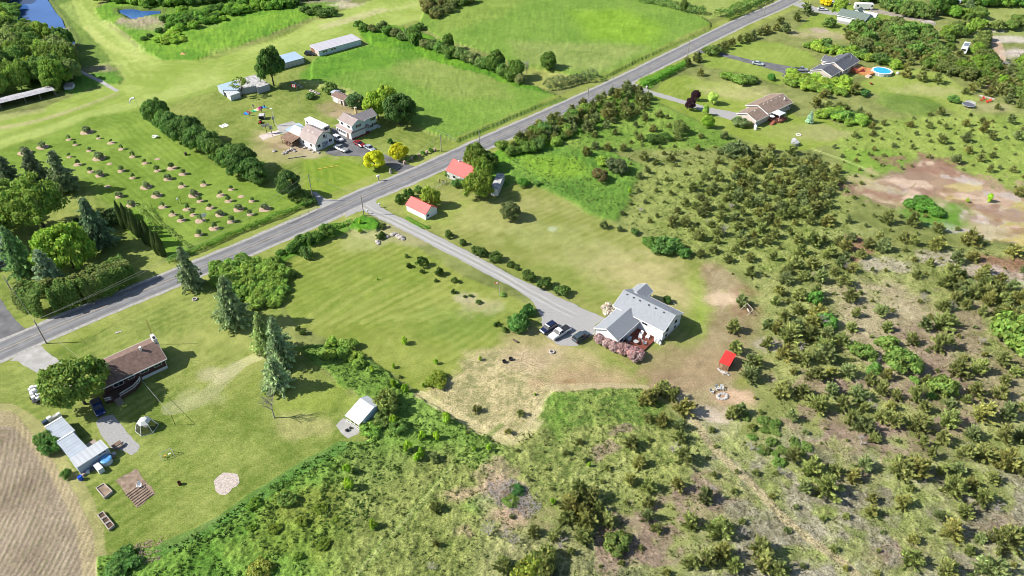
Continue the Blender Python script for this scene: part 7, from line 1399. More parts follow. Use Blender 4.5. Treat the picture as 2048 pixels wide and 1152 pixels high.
# ================= VEHICLES =================
tyre = paint('tyre_rubber', (.015, .015, .015), .9); rim = paint('alloy', (.3, .3, .31), .35, .6); lampw = paint('headlight_glass', (.6, .62, .65), .15); lampr = paint('tail_lamp', (.35, .01, .01), .3)
CG = glass('car_glass', (.02, .025, .035))
def car(kind, col, label, x0, y0, ang, L=4.6, W=1.85, world=True, cat='car', name='parked_car', group=None, roofcol=None):
    o = wthing(name, label, cat, x0, y0, group); fr = ((x0, y0, 0), ang, 0); pm = paint('car_paint_%d_%d_%d' % tuple(int(c*99) for c in col), col, .25)
    h = L/2; w_ = W/2; zb = .32
    hood, belt, roof = dict(sedan=(.82, .92, 1.42), suv=(1.0, 1.08, 1.72), pickup=(1.08, 1.15, 1.82))[kind]
    # lower body, lofted along x (rear -> front)
    S = dict(sedan=[(-h, .78*w_, .5, .80), (-h+.15, .93*w_, zb, .92), (-h*.45, w_, zb, belt), (h*.35, w_, zb, belt), (h*.55, .98*w_, zb, hood+.03), (h-.2, .92*w_, zb, hood-.12), (h, .72*w_, .42, .62)],
             suv=[(-h, .85*w_, .5, 1.0), (-h+.12, .96*w_, zb, belt), (-h*.4, w_, zb, belt), (h*.35, w_, zb, belt), (h*.5, .98*w_, zb, hood+.03), (h-.18, .93*w_, zb, hood-.1), (h, .76*w_, .45, .75)],
             pickup=[(-h, .93*w_, .5, 1.02), (-h+.08, .97*w_, .42, 1.05), (-h*.1, w_, .4, 1.06), (h*.42, w_, .4, belt), (h*.5, .98*w_, .4, hood+.04), (h-.18, .95*w_, .4, hood-.06), (h, .82*w_, .5, .8)])[kind]
    V = []; F = []
    for (x, hw, z0, z1) in S:
        c = .12
        V += [(x, -hw+.05, z0), (x, -hw, z0+c), (x, -hw, z1-c), (x, -hw+c, z1), (x, hw-c, z1), (x, hw, z1-c), (x, hw, z0+c), (x, hw-.05, z0)]
    n = 8
    for k in range(len(S)-1):
        for i in range(n): F.append((k*n+i, k*n+(i+1) % n, (k+1)*n+(i+1) % n, (k+1)*n+i))
    F += [tuple(range(n-1, -1, -1)), tuple(range((len(S)-1)*n, len(S)*n))]
    m = mb(fr); m.add(V, F); m.build('body', pm, o, sm=False)
    if kind == 'pickup': cx0, cx1, rx0, rx1 = -.15*h, .48*h, -.05*h, .24*h
    elif kind == 'suv': cx0, cx1, rx0, rx1 = -h+.1, .46*h, -h+.42, .18*h
    else: cx0, cx1, rx0, rx1 = -.74*h, .46*h, -.42*h, .14*h
    def cab(z0, z1, k0, k1, ins, mname, mm):
        def lerp(a, b, t): return a+(b-a)*t
        a0, a1 = lerp(cx0, rx0, k0), lerp(cx1, rx1, k0); b0, b1 = lerp(cx0, rx0, k1), lerp(cx1, rx1, k1)
        wa = lerp(w_-.06, w_-.26, k0)-ins; wb = lerp(w_-.06, w_-.26, k1)-ins
        q = mb(fr); q.add([(a0, -wa, z0), (a1, -wa, z0), (a1, wa, z0), (a0, wa, z0), (b0, -wb, z1), (b1, -wb, z1), (b1, wb, z1), (b0, wb, z1)], [(3, 2, 1, 0), (4, 5, 6, 7), (0, 1, 5, 4), (1, 2, 6, 5), (2, 3, 7, 6), (3, 0, 4, 7)])
        q.build(mname, mm, o)
    cab(belt-.04, roof-.07, 0, .95, 0, 'windows', CG); cab(roof-.07, roof, .93, 1.06, -.02, 'roof', roofcol or pm)
    q = mb(fr)   # pillars
    for s in (-1, 1):
        for (xa, xb) in ((cx0, rx0), (cx1, rx1), ((cx0+cx1)/2, (rx0+rx1)/2)): q.tube((xa, s*(w_-.07), belt-.03), (xb, s*(w_-.25), roof-.05), .045, n=4)
    q.build('pillars', pm, o)
    if kind == 'pickup':
        q = mb(fr); q.box(-h+.14, -.2*h, -w_+.16, w_-.16, .62, 1.068); q.build('cargo_bed', roofcol if roofcol else black, o)
    for sx in (-.62*h, .62*h):
        for s in (-1, 1):
            r = .37 if kind != 'sedan' else .33; q = mb(fr); q.tube((sx, s*(w_-.2), r), (sx, s*(w_+.015), r), r, n=14); t = q.build('wheel', tyre, o); wsub(t, o)
            q = mb(fr); q.tube((sx, s*(w_+.01), r), (sx, s*(w_+.03), r), r*.6, n=10); q.build('rim', rim, t)
    zl_ = hood-.3
    for s in (-1, 1):
        q = mb(fr); q.box(h-.13, h-.02, s*w_*.72-.16, s*w_*.72+.16, zl_, zl_+.14); q.build('headlight', lampw, o)
        q = mb(fr); q.box(-h-.015, -h+.08, s*w_*.78-.09, s*w_*.78+.09, belt-.38, belt-.16); q.build('taillight', lampr, o)
    return o
def hd(a, b): p, q = P(*a), P(*b); return math.atan2(q[1]-p[1], q[0]-p[0])
def at(x, y): return P(x, y)
A_ = hd((1137, 652), (1104, 672))
car('suv', (.012, .018, .05), 'dark blue car parked leftmost at the white house', *P(1097, 657, .5), A_, 4.4)
car('pickup', (.62, .62, .62), 'white pickup with black bed cover between the two dark cars', *P(1120, 665, .6), A_, 5.7, 2.0, roofcol=None)
car('suv', (.05, .07, .085), 'grey-blue car parked nearest the garage of the white house', *P(1162, 674, .5), A_+math.pi, 4.5)
A2 = R_(-40)
car('suv', (.6, .6, .62), 'white car parked in the shade between barn and farmhouse', *P(676, 278, .5), A2, 4.4)
car('sedan', (.22, .015, .02), 'dark red car on the farm driveway', *P(718.5, 287.5, .5), R_(-44), 4.6)
car('sedan', (.28, .31, .34), 'silver car behind the nearer yellow maple', *P(739, 296, .5), R_(-44), 4.7)
car('pickup', (.6, .61, .6), 'white pickup with empty grey bed in front of the chevron door', *P(682, 297, .6), R_(-38)+math.pi, 5.6, 2.0, roofcol=mat('bed_grey', (.2, .2, .2)))
car('suv', (.015, .02, .025), 'black car parked at the open end of the long hangar', *P(620, 108, .5), R_(-10), 4.4)
car('sedan', (.35, .4, .42), 'pale silver sedan on the dark driveway', *P(1516, 127, .5), R_(-28), 4.7)
car('pickup', (.25, .28, .3), 'grey pickup at the end of the dark driveway', *P(1602, 139, .6), R_(-12), 5.4, 1.95)
car('sedan', (.5, .52, .55), 'silver car left of the tall tree near the green-roofed house', *P(1645, 18.5, .5), R_(-14), 4.8)
car('pickup', (.012, .025, .11), 'dark blue pickup nose-out under the shade tree', *P(196, 815, .6), math.atan2(-3.2, 2.5), 5.2, 1.9)
car('sedan', (.55, .56, .57), 'white car left half of the pair behind the golden bush', *P(1666, 6, .5), R_(10), 4.6)
car('suv', (.5, .52, .53), 'white car right half of the pair behind the golden bush', *P(1689, 7, .5), R_(-10), 4.6)
# farm motorhome
def motorhome(label, x, y, ang, L, W, H, front=1, nm='motorhome'):
    o = wthing(nm, label, 'motorhome', x, y); fr = ((x, y, 0), ang, 0)
    m = mb(fr); m.xprism([(-W/2, .45), (W/2, .45), (W/2, H-.12), (W/2-.12, H), (-W/2+.12, H), (-W/2, H-.12)], -L/2, L/2-.05); m.build('body', paint('gelcoat_white', (.72, .72, .73), .35), o)
    m = mb(fr); m.box(L/2-.06, L/2+.03, -W/2+.12, W/2-.12, H*.55, H-.3); m.build('windshield', CG, o)
    m = mb(fr); m.box(L/2-.9, L/2-.25, -W/2-.02, -W/2, H*.55, H-.45); m.build('side_window', CG, o); m = mb(fr); m.box(-L/2+.8, -L/2+1.6, -W/2-.02, -W/2, H*.5, H-.7); m.build('side_window', CG, o)
    for xx in (-L*.3, -L*.05, L*.12, L*.28): m = mb(fr); m.box(xx-.22, xx+.22, -.22, .22, H, H+.1); m.build('roof_vent', mat('vent_grey', (.45, .45, .46)), o)
    for xx in (-L*.3, L*.32):
        for s in (-1, 1): m = mb(fr); m.tube((xx, s*(W/2-.22), .42), (xx, s*(W/2+.01), .42), .42, n=14); m.build('wheel', tyre, o)
    return o
motorhome('long white motorhome parked behind the gambrel barn', -66.3, 227.9, R_(-40), 10.5, 2.35, 2.9)
motorhome('white motorhome with slide-out behind the green-roofed house', *P(1727, 12, 1.5), R_(-8), 8.2, 2.4, 2.9)
# travel trailer
tx, ty = P(1930, 97, 1.2); ta = hd((1924, 107), (1936, 85))
o = wthing('travel_trailer', 'white and grey travel trailer among bushes at the upper right', 'travel trailer', tx, ty); fr = ((tx, ty, 0), ta, 0)
m = mb(fr); m.xprism([(-1.2, .5), (1.2, .5), (1.2, 2.6), (1.05, 2.75), (-1.05, 2.75), (-1.2, 2.6)], -4.2, 4.2); m.build('body', paint('gelcoat_white', (.72, .72, .73)), o)
m = mb(fr); m.box(-1.6, 2.6, -.9, .9, 2.75, 2.79); m.build('roof_panel', mat('grey_rubber', (.16, .19, .23)), o); m = mb(fr); m.box(-4.24, -4.2, -.8, .8, 1.5, 2.2); m.build('front_window', CG, o)
m = mb(fr); m.tube((-5.6, 0, .5), (-4.2, -.8, .5), .05); m.tube((-5.6, 0, .5), (-4.2, .8, .5), .05); m.build('tow_bar', black, o)
for s in (-1, 1): m = mb(fr); m.tube((.4, s*1.0, .38), (.4, s*1.22, .38), .38, n=12); m.build('wheel', tyre, o)
# buggy
bx, by = P(2015, 127, .5); o = wthing('utility_buggy', 'black utility buggy on the red-brown track at the right edge', 'buggy', bx, by); fr = ((bx, by, 0), R_(-35), 0)
m = mb(fr); m.bbox(-1.6, 1.6, -.8, .8, .45, .95, .1); m.build('body', mat('grey_plastic', (.2, .2, .2)), o); m = mb(fr); m.box(-1.0, .7, -.75, .75, 1.85, 1.92); m.build('roof', black, o)
m = mb(fr)
for xx in (-.95, .65):
    for s in (-.7, .7): m.tube((xx, s, .9), (xx, s, 1.87), .04)
m.build('roll_cage', black, o)
for xx in (-1.1, 1.1):
    for s in (-1, 1): m = mb(fr); m.tube((xx, s*.65, .35), (xx, s*.9, .35), .35, n=12); m.build('wheel', tyre, o)
# loaded utility trailer
cx, cy = -99.1, 104.2; a = math.atan2(106.8-101.3, -100.1+98.2)+math.pi
a = math.atan2(102.9-106.8, -97+100.1); fr = ((cx, cy, 0), a, 0)
o = wthing('utility_trailer', 'flat utility trailer loaded with white appliances on the lower left lawn', 'trailer', cx, cy)
m = mb(fr); m.box(-2.3, 2.1, -1.0, 1.0, .45, .6); m.build('platform', black, o)
for s in (-1, 1): m = mb(fr); m.tube((0, s*.95, .34), (0, s*1.2, .34), .34, n=12); m.build('wheel', tyre, o)
m = mb(fr); m.tube((2.1, -.6, .5), (3.4, 0, .5), .05); m.tube((2.1, .6, .5), (3.4, 0, .5), .05); m.build('tow_bar', black, o)
rnd = random.Random(4); wap = paint('enamel_white', (.7, .7, .7), .4)
for i, (xx, yy, sx, sy, z0, z1) in enumerate([(-1.8, -.5, .7, .75, .6, 1.4), (-1.8, .5, .7, .7, .6, 1.5), (-1.0, -.45, .7, .7, .6, 1.3), (-1.05, .5, .7, .7, .6, 1.35), (-.2, -.5, .7, .7, .6, 1.4), (-.1, .45, .75, .7, .6, 1.5), (.75, -.5, .7, .75, .6, 1.2), (.75, .45, .75, .75, .6, 1.45), (1.5, 0.3, .65, 1.0, .6, 1.1), (-1.4, 0, .7, .8, 1.5, 2.1), (-.2, .1, .7, .8, 1.5, 2.05)]):
    m = MB((W2(fr, xx, yy))+(0,), a+rnd.uniform(-.2, .2)); m.bbox(-sx/2, sx/2, -sy/2, sy/2, z0, z1, .03); ap = m.build('appliance', wap)
    tag(ap, 'white household appliance stacked on the flat utility trailer', 'appliance', 'appliances on the utility trailer')
# tractor with grey cart
cx, cy = P(523.5, 241, 0); fr = ((cx, cy, 0), R_(96), 0)
o = wthing('canopy_cart', 'grey box cart behind the red garden tractor on the farm lawn', 'cart', cx, cy); m = mb(fr); m.bbox(.3, 2.5, -.95, .95, .35, 1.6, .05); m.build('box', mat('cart_grey', (.42, .41, .4)), o)
m = mb(fr); m.box(.27, .3, -.8, .8, .4, 1.3); m.build('dark_front', dark, o)
for s in (-1, 1): m = mb(fr); m.tube((1.4, s*.8, .25), (1.4, s*1.0, .25), .25, n=10); m.build('wheel', tyre, o)
tx, ty = P(521, 246.5); fr = ((tx, ty, 0), R_(-85), 0)
o = wthing('garden_tractor', 'small red garden tractor in front of the grey cart', 'tractor', tx, ty); m = mb(fr); m.bbox(.0, .95, -.3, .3, .3, .85, .08); m.build('hood', paint('tractor_red', (.45, .02, .015)), o)
m = mb(fr); m.bbox(-.75, 0, -.42, .42, .3, .62, .05); m.build('chassis', paint('tractor_red', (.45, .02, .015)), o); m = mb(fr); m.box(-.5, -.1, -.22, .22, .62, .72); m.box(-.58, -.5, -.22, .22, .62, 1.05); m.build('seat', black, o)
for xx, r in ((-.45, .42), (.7, .26)):
    for s in (-1, 1): m = mb(fr); m.tube((xx, s*.35, r), (xx, s*.55, r), r, n=12); m.build('wheel', tyre, o)
# ================= POLES AND WIRES =================
pw_ = mat('weathered_pole', (.26, .23, .20), .9, 0, .2, 3); steel = paint('galvanised', (.42, .43, .44), .5, .3)
PO = [(31, 596, 6.8, 'old wooden utility pole behind the tall thick hedge'), (93, 687, 6.9, 'wooden utility pole at the mouth of the concrete driveway'), (627, 402.5, 9.0, 'tall thick wooden pole beside the gravel farm lane'), (727.7, 431, 6.9, 'wooden utility pole at the long driveway corner'),
      (882.6, 303, 6.2, 'thin wooden pole at the end of the stone pillar row'), (959, 297, 6.6, 'wooden pole with transformer behind the barn maples'), (1174.7, 211.5, 7.0, 'wooden roadside pole opposite the grey-green hedge'), (1374.6, 114, 7.2, 'wooden roadside pole in front of the clipped hedge cedars'), (1525, 39, 7.2, 'farthest wooden roadside pole near the top edge')]
TOP = []
for x, y, h, lab in PO:
    X, Y = P(x, y); o = wthing('utility_pole', lab, 'pole', X, Y, z=0); m = MB((X, Y, 0)); m.tube((0, 0, 0), (0, 0, h), .15, .1, 8); m.build('shaft', pw_, o)
    m = MB((X, Y, 0)); m.tube((0, 0, h-.02), (0, 0, h+.18), .05); m.build('insulator', mat('porcelain', (.3, .28, .25)), o)
    m = MB((X, Y, 0)); m.tube((.22, 0, h-1.8), (.22, 0, h-1.1) if x in (959, 1374.6) else (.22, 0, h-1.7), .16, n=10); m.build('transformer' if x in (959, 1374.6) else 'bracket', steel, o); TOP.append(Vector((X, Y, h)))
wirem = mat('cable', (.30, .29, .28), .5)
def wire(a, b, sag, label, r=.022):
    m = MB(); n = 14; pts = [a.lerp(b, i/n)-Vector((0, 0, sag*4*(i/n)*(1-i/n))) for i in range(n+1)]
    for p, q in zip(pts, pts[1:]): m.tube(tuple(p), tuple(q), r, n=4, cap=False)
    return tag(m.build('power_line', wirem), label, 'cable')
wl = ['from the hedge pole to the driveway pole', None, 'from the tall thick pole to the driveway corner pole', 'from the driveway corner pole to the thin pole', 'from the thin pole to the transformer pole', 'between the barn maples and the grey-green hedge pole', 'along the middle of the road', 'along the far road section']
for i, t in enumerate(wl):
    if t: wire(TOP[i], TOP[i+1], .6, 'thin power line hanging '+t)
wire(TOP[1], TOP[2], 2.2, 'long thin power line crossing above the spruce trees'); wire(TOP[1], TOP[2]-Vector((0, 0, 1.6)), 2.4, 'lower thin power line crossing above the spruce trees')
wire(TOP[1], Vector((*P(160, 716, 4.0), 4.0)), .4, 'service cable from the driveway pole to the brown bungalow')
X, Y = P(351, 850.5); o = wthing('yard_pole', 'short thin dark pole on the lawn right of the screened gazebo', 'pole', X, Y); m = MB((X, Y, 0)); m.tube((0, 0, 0), (0, 0, 3.2), .05); m.build('shaft', black, o)
wire(Vector((X, Y, 3.2)), Vector((*P(283, 760, 2.4), 2.4)), .1, 'clothesline cable from the short lawn pole to the brown deck', .03)
# flagpoles, windsock, yard light, antenna tower
def flagpole(x, y, h, w_, lab, fh):
    X, Y = P(x, y); o = wthing('flagpole', lab, 'flagpole', X, Y); m = MB((X, Y, 0)); m.tube((0, 0, 0), (0, 0, h), .05, .03); m.build('pole', steel, o)
    r_ = paint('flag_red', (.5, .02, .02), .8); wht = paint('flag_white', (.62, .62, .62), .8)
    a = R_(170); m = MB((X, Y, h-fh), a); k = w_/4
    def band(x0, x1): m.add([(x0, .0+.06*math.sin(x0*4), 0), (x1, .06*math.sin(x1*4), -.05), (x1, .06*math.sin(x1*4), fh-.05), (x0, .06*math.sin(x0*4), fh), (x0, .02+.06*math.sin(x0*4), 0), (x1, .02+.06*math.sin(x1*4), -.05), (x1, .02+.06*math.sin(x1*4), fh-.05), (x0, .02+.06*math.sin(x0*4), fh)], [(0, 1, 2, 3), (7, 6, 5, 4), (0, 4, 5, 1), (1, 5, 6, 2), (2, 6, 7, 3), (3, 7, 4, 0)])
    m.mi = 0; band(.03, k); band(3*k, 4*k); m.mi = 1; band(k, 3*k)
    f = m.build('flag', [r_, wht], o); wsub(f, o); m = MB((X, Y, h-fh), a)   # maple leaf
    c = (2*k, fh*.5); s = fh*.36; pr = [(0, 1), (.2, .6), (.42, .7), (.36, .25), (.62, .45), (.7, .25), (.98, .3), (.85, 0), (.95, -.1), (.45, -.5), (.52, -.68), (.06, -.6), (.06, -1)]
    pr = pr+[(-p[0], p[1]) for p in reversed(pr)]
    for dy in (-.07, .09): 
        v = [(c[0]+p[0]*s, dy+.06*math.sin(c[0]*4), c[1]+p[1]*s) for p in pr]; m.add(v, [tuple(range(len(v)))])
    m.build('maple_leaf', r_, f)
flagpole(602.8, 225.6, 10.5, 1.9, 'tall flagpole with a red and white maple leaf flag on the farm lawn', 1.0)
flagpole(999, 592, 4.3, 1.0, 'short flagpole with a small red flag beside the long driveway', .55)
shrub(1006, 591, .9, .8, 'small', (1.2, 1.4, 1.4), 'little shrub at the foot of the short flagpole')
X, Y = P(284, 226); o = wthing('windsock', 'white windsock on a leaning thin pole at the airstrip edge', 'windsock', X, Y); m = MB((X, Y, 0)); m.tube((0, 0, 0), (-1.0, 0, 5.6), .04); m.build('pole', steel, o)
m = MB((X, Y, 0)); pp = [(-1.0, 0, 5.6), (-1.8, -.1, 5.55), (-2.5, -.2, 5.1), (-2.9, -.3, 4.3), (-3.0, -.3, 3.6)]
for i in range(4): m.tube(pp[i], pp[i+1], .42-.07*i, .35-.07*i, 8, False)
m.build('sock', paint('sock_white', (.65, .65, .65), .8), o)
X, Y = P(552.5, 252); o = wthing('yard_light', 'tall white yard light pole beside the farm patio', 'lamp post', X, Y); m = MB((X, Y, 0)); m.tube((0, 0, 0), (-.3, 0, 6.3), .08, .06); m.build('pole', trim, o); m = MB((X, Y, 0)); m.bbox(-1.0, -.1, -.15, .15, 6.3, 6.5, .05); m.build('lamp_head', trim, o)
X, Y = P(590, 167); tw = P(313, 690, 0); o = wthing('antenna_tower', 'thin lattice antenna tower behind the brown bungalow chimney', 'antenna', *tw); m = MB((*tw, 0)); ys_ = paint('ochre_steel', (.30, .22, .06))
for k in range(3): a = k*2.094; m.tube((.17*math.cos(a), .17*math.sin(a), 0), (.13*math.cos(a), .13*math.sin(a), 7.6), .022, n=4)
for z in range(24):
    for k in range(3): a, b = (k+z)*2.094, (k+z+1)*2.094; m.tube((.16*math.cos(a), .16*math.sin(a), z*.31+.1), (.16*math.cos(b), .16*math.sin(b), z*.31+.4), .014, n=3)
m.build('lattice', ys_, o)
for bx_, by_, lab in ((559, 105, 'thin white mast behind the square grey hangar'),): pass
X, Y = P(600, 107); o = tag(MB((X, Y, 0)).tube((0, 0, 0), (0, 0, 3.6), .035).build('mast', trim), 'thin white mast between the two far hangars', 'mast')
# solar trackers
for (bx, by, w_, hgt, tilt, lab) in ((534, 267, 2.6, 3.0, 60, 'left solar panel tilted on a post at the patio'), (545, 272.5, 1.2, 3.2, 80, 'right post with a narrow panel at the patio'), (549, 252, .7, 3.0, 75, 'slim dark post panel behind the patio')):
    X, Y = P(bx, by); o = wthing('solar_panel', lab, 'solar panel', X, Y); m = MB((X, Y, 0)); m.tube((0, 0, 0), (0, 0, hgt), .09); m.build('post', black, o)
    t = R_(tilt); m = MB((X, Y, hgt), R_(205)); c, s = math.cos(t), math.sin(t); q = [(-w_/2, -.7*c, -.7*s), (w_/2, -.7*c, -.7*s), (w_/2, .7*c, .7*s), (-w_/2, .7*c, .7*s)]; m.slab(*q, th=.06)
    m.build('panel', mat('panel_glass', (.35, .38, .42), .25, 0, .2, 3, stripes=(.5, 'X', .3)), o)
# ================= PEOPLE AND KITE =================
def person(x, y, ang, shirt, trousers, lab, bend=0):
    X, Y = P(x, y); o = thing('person', lab, 'person', (X, Y, 0), ang); sk = paint('skin', (.42, .26, .19), .6)
    b = bend; J = [((0, 0, .93), .15), ((.05*b, 0, 1.15), .14), ((.18*b, 0, 1.38), .155), ((.24*b, 0, 1.5), .055), ((.28*b, 0, 1.62), .10), ((.29*b, 0, 1.72), .085),
        ((0, .1, .88), .095), ((.04, .12, .5), .065), ((0, .13, .08), .045), ((.14, .13, .03), .04), ((0, -.1, .88), .095), ((.1, -.12, .5), .065), ((.02, -.14, .08), .045), ((.16, -.14, .03), .04),
        ((.18*b, .2, 1.4), .06), ((.2+.1*b, .26, 1.15), .042), ((.42+.1*b, .2, 1.05), .032), ((.5+.1*b, .18, 1.03), .03), ((.18*b, -.2, 1.4), .06), ((.2+.1*b, -.26, 1.15), .042), ((.42+.1*b, -.2, 1.02), .032), ((.5+.1*b, -.18, 1.0), .03)]
    E_ = [(0, 1), (1, 2), (2, 3), (3, 4), (4, 5), (0, 6), (6, 7), (7, 8), (8, 9), (0, 10), (10, 11), (11, 12), (12, 13), (2, 14), (14, 15), (15, 16), (16, 17), (2, 18), (18, 19), (19, 20), (20, 21)]
    def skin(name, idx, grow, m_):
        mp = {k: i for i, k in enumerate(idx)}; me = bpy.data.meshes.new(name); me.from_pydata([J[k][0] for k in idx], [(mp[a], mp[c]) for a, c in E_ if a in mp and c in mp], []); me.materials.append(m_)
        ob = bpy.data.objects.new(name, me); COL.objects.link(ob); ob.parent = o; md = ob.modifiers.new('s', 'SKIN'); sv = me.skin_vertices[0].data
        for k, i in mp.items(): r = J[k][1]+grow; sv[i].radius = (r, r)
        sv[0].use_root = True; ob.modifiers.new('u', 'SUBSURF').levels = 1; return ob
    skin('body', list(range(22)), 0, sk); skin('shirt', [1, 2, 14, 15, 18, 19], .018, shirt); skin('trousers', [0, 6, 7, 8, 10, 11, 12], .018, trousers)
    hx = .29*b; m = MB(); m.lathe((hx, 0, 0), [(.11, 1.62), (.112, 1.7), (.08, 1.78), (.02, 1.81)], 10); m.build('hair', black, o, sm=True)
    return o
cb, cl_, cd, ct = paint('cloth_blue', (.08, .16, .25), .9), paint('cloth_light', (.35, .38, .4), .9), paint('cloth_dark', (.03, .035, .05), .9), paint('cloth_teal', (.05, .2, .22), .9)
person(507.5, 217.5, R_(-60), cb, cl_, 'person in blue shirt standing at the far side of the rainbow kite'); person(530, 216.5, R_(190), cd, cd, 'person in dark clothes holding the right end of the rainbow kite', .6)
person(498.5, 231.5, R_(60), cd, cb, 'person in dark clothes in front of the left end of the rainbow kite', .5); person(523.5, 224.5, R_(120), cd, cd, 'person in dark clothes just behind the grey cart', .3)
k0, k1 = P(487.5, 229), P(530, 213.5); o = wthing('paraglider_wing', 'rainbow striped paraglider wing spread on the farm lawn', 'paraglider', (k0[0]+k1[0])/2, (k0[1]+k1[1])/2)
kl = math.hypot(k1[0]-k0[0], k1[1]-k0[1]); ka = math.atan2(k1[1]-k0[1], k1[0]-k0[0])
kc = [(.02, .12, .5), (.05, .35, .6), (.65, .04, .12), (.7, .16, .12), (.7, .5, .2), (.12, .5, .12), (.02, .25, .12), (.12, .55, .3), (.7, .6, .25), (.72, .3, .3), (.7, .08, .3), (.6, .02, .35), (.2, .03, .35), (.05, .4, .75), (.02, .25, .6)]
for i, c in enumerate(kc):
    x0, x1 = kl*i/len(kc), kl*(i+1)/len(kc)+.01; m = MB((k0[0], k0[1], 0), ka); w0 = 1.0+.4*math.sin(i*.9); w1 = 1.0+.4*math.sin(i*.9+.9); z0 = .45+.3*math.sin(i*.7); z1 = .45+.3*math.sin(i*.7+.7)
    m.slab((x0, -w0, .1), (x1, -w1, .1), (x1, 0, z1), (x0, 0, z0), .04); m.slab((x0, .01, z0), (x1, .01, z1), (x1, w1*.6, .1), (x0, w0*.6, .1), .04); m.build('wing_panel', paint('ripstop_%d' % i, c, .5), o)
# ================= YARD OBJECTS =================
def rocks(name, lab, spots, m_=stone, cat='rocks', seed=1):
    rnd = random.Random(seed)
    for x, y, r in spots:
        X, Y = P(x, y); m = MB((X, Y, 0)); V = []; n = 8
        rings = [(1.0, 0), (1.05, .3), (.8, .62), (.35, .8)]; v = []
        for k, (q, z) in enumerate(rings): v += [(r*q*math.cos(6.283*i/n+k*.2)*rnd.uniform(.75, 1.2), r*q*math.sin(6.283*i/n+k*.2)*rnd.uniform(.75, 1.2), r*z*rnd.uniform(.8, 1.15)) for i in range(n)]
        f = [(k*n+i, k*n+(i+1) % n, (k+1)*n+(i+1) % n, (k+1)*n+i) for k in range(3) for i in range(n)]+[tuple(range(3*n, 4*n))]; m.add(v, f)
        o = m.build(name, m_); tag(o, lab, cat, lab)
rnd = random.Random(9)
rocks('boulder', 'grey boulder in the rockery at the top of the striped lawn', [(769, 471, .7), (775, 474, .6), (785, 470, .8), (790, 468, .6), (797, 473, .8), (802, 476, .9), (806, 479, .6), (755, 484, .7), (757, 488, .5)])
rocks('boulder', 'pale boulder on the ground left of the gambrel barn', [(549, 303, .7), (567, 308, .6), (571, 306, .8), (578, 302, .7), (585, 300, .8), (590, 303, .6), (620, 300, .7), (627, 304, .5), (610, 296, .7), (638, 306, .5)], seed=3)
rocks('boulder', 'stone in the heap below the red-roofed wooden shed', [(1440, 741, .35), (1444, 744, .4), (1449, 746, .4), (1453, 747, .4), (1446, 748, .3), (1437, 738, .35), (1457, 750, .3)], seed=5)
rocks('pit_stone', 'white stone of the fire pit ring right of the lawn', [(1444.5+9.5*math.cos(a), 793+5.5*math.sin(a), .36) for a in [k*.57 for k in range(11)]], mat('white_stone', (.38, .36, .34), .95, 0, .2, 2), seed=6)
rocks('boulder', 'stone in the low wall behind the red chairs', [(1960+k*4, 192+k*1.0, .5) for k in range(8)], seed=7); rocks('boulder', 'rock in the garden behind the flagpole', [(585+k*6, 165+k*3, .6) for k in range(4)]+[(622+k*5, 182+k*2, .7) for k in range(4)], seed=8)
X, Y = P(781.5, 346.5); o = wthing('stone_cairn', 'stacked stone cairn on a pale pad beside the farm driveway', 'cairn', X, Y)
for k, (r, z) in enumerate(((.5, 0), (.4, .45), (.33, .85), (.25, 1.2))): m = MB((X, Y, z)); m.lathe((0, 0, 0), [(r*.9, 0), (r, .15), (r*.95, .35), (r*.6, .46)], 8); m.build('stone', stone, o)
# stone pillars and shrubs by the farm driveway
for i, (x, y) in enumerate([(809, 328), (824, 320), (839, 313.5), (854, 307.5), (870, 302)]):
    X, Y = P(x, y); m = MB((X, Y, 0), .7); m.bbox(-.32, .32, -.32, .32, 0, .95, .12); m.box(-.38, .38, -.38, .38, .95, 1.05); tag(m.build('stone_pillar', mat('pink_stone', (.36, .26, .21), .9, 0, .2, 3)), 'short stone pillar in the row beside the farm driveway mouth', 'pillar', 'stone pillars by the farm driveway')
for x, y in [(816, 323), (831, 317), (846, 310), (861, 304)]: shrub(x, y, .85, 1.3, 'small', (.8, 1.2, .9), 'clipped ball shrub between two stone pillars', 'ball_shrub', 'ball shrubs between the pillars')
# runway number on the lawn
m = MB(); num = paint('board_white', (.66, .66, .62), .8)
def strip(a, b, w_, z=.09):
    A, B_ = Vector(P(*a)), Vector(P(*b)); d = (B_-A).normalized(); n_ = Vector((-d.y, d.x))*w_/2; q = [A-n_, B_-n_, B_+n_, A+n_]; m.prism([(p.x, p.y) for p in q], .02, z)
strip((439.5, 251.3), (446.8, 255.6), .75); tag(m.build('digit_one', num), 'plain white bar shaped as digit one lying on the farm lawn', 'lawn number')
m = MB()
for a, b in (((445.5, 250), (451.5, 253.6)), ((450, 247.8), (456, 251.6)), ((445.2, 250.2), (450.2, 247.6)), ((448.3, 252), (453.2, 249.6)), ((451.3, 253.8), (456.2, 251.4))): strip(a, b, .62, .09+.001*len(m.v)/8)
tag(m.build('digit_eight', num), 'white looped digit eight lying on the farm lawn', 'lawn number')
# yellow hose reel line
m = MB(); strip((634, 338.8), (676, 331.6), .22, .12); o = m.build('irrigation_pipe', paint('yellow_plastic', (.6, .4, .05))); tag(o, 'long yellow pipe lying on the lawn right of the oval maple', 'pipe')
m = MB(); strip((576, 317.5), (611, 312.5), .35, .25); tag(m.build('log_edge', greyb), 'pale log lying along the grass below the boulders', 'log')
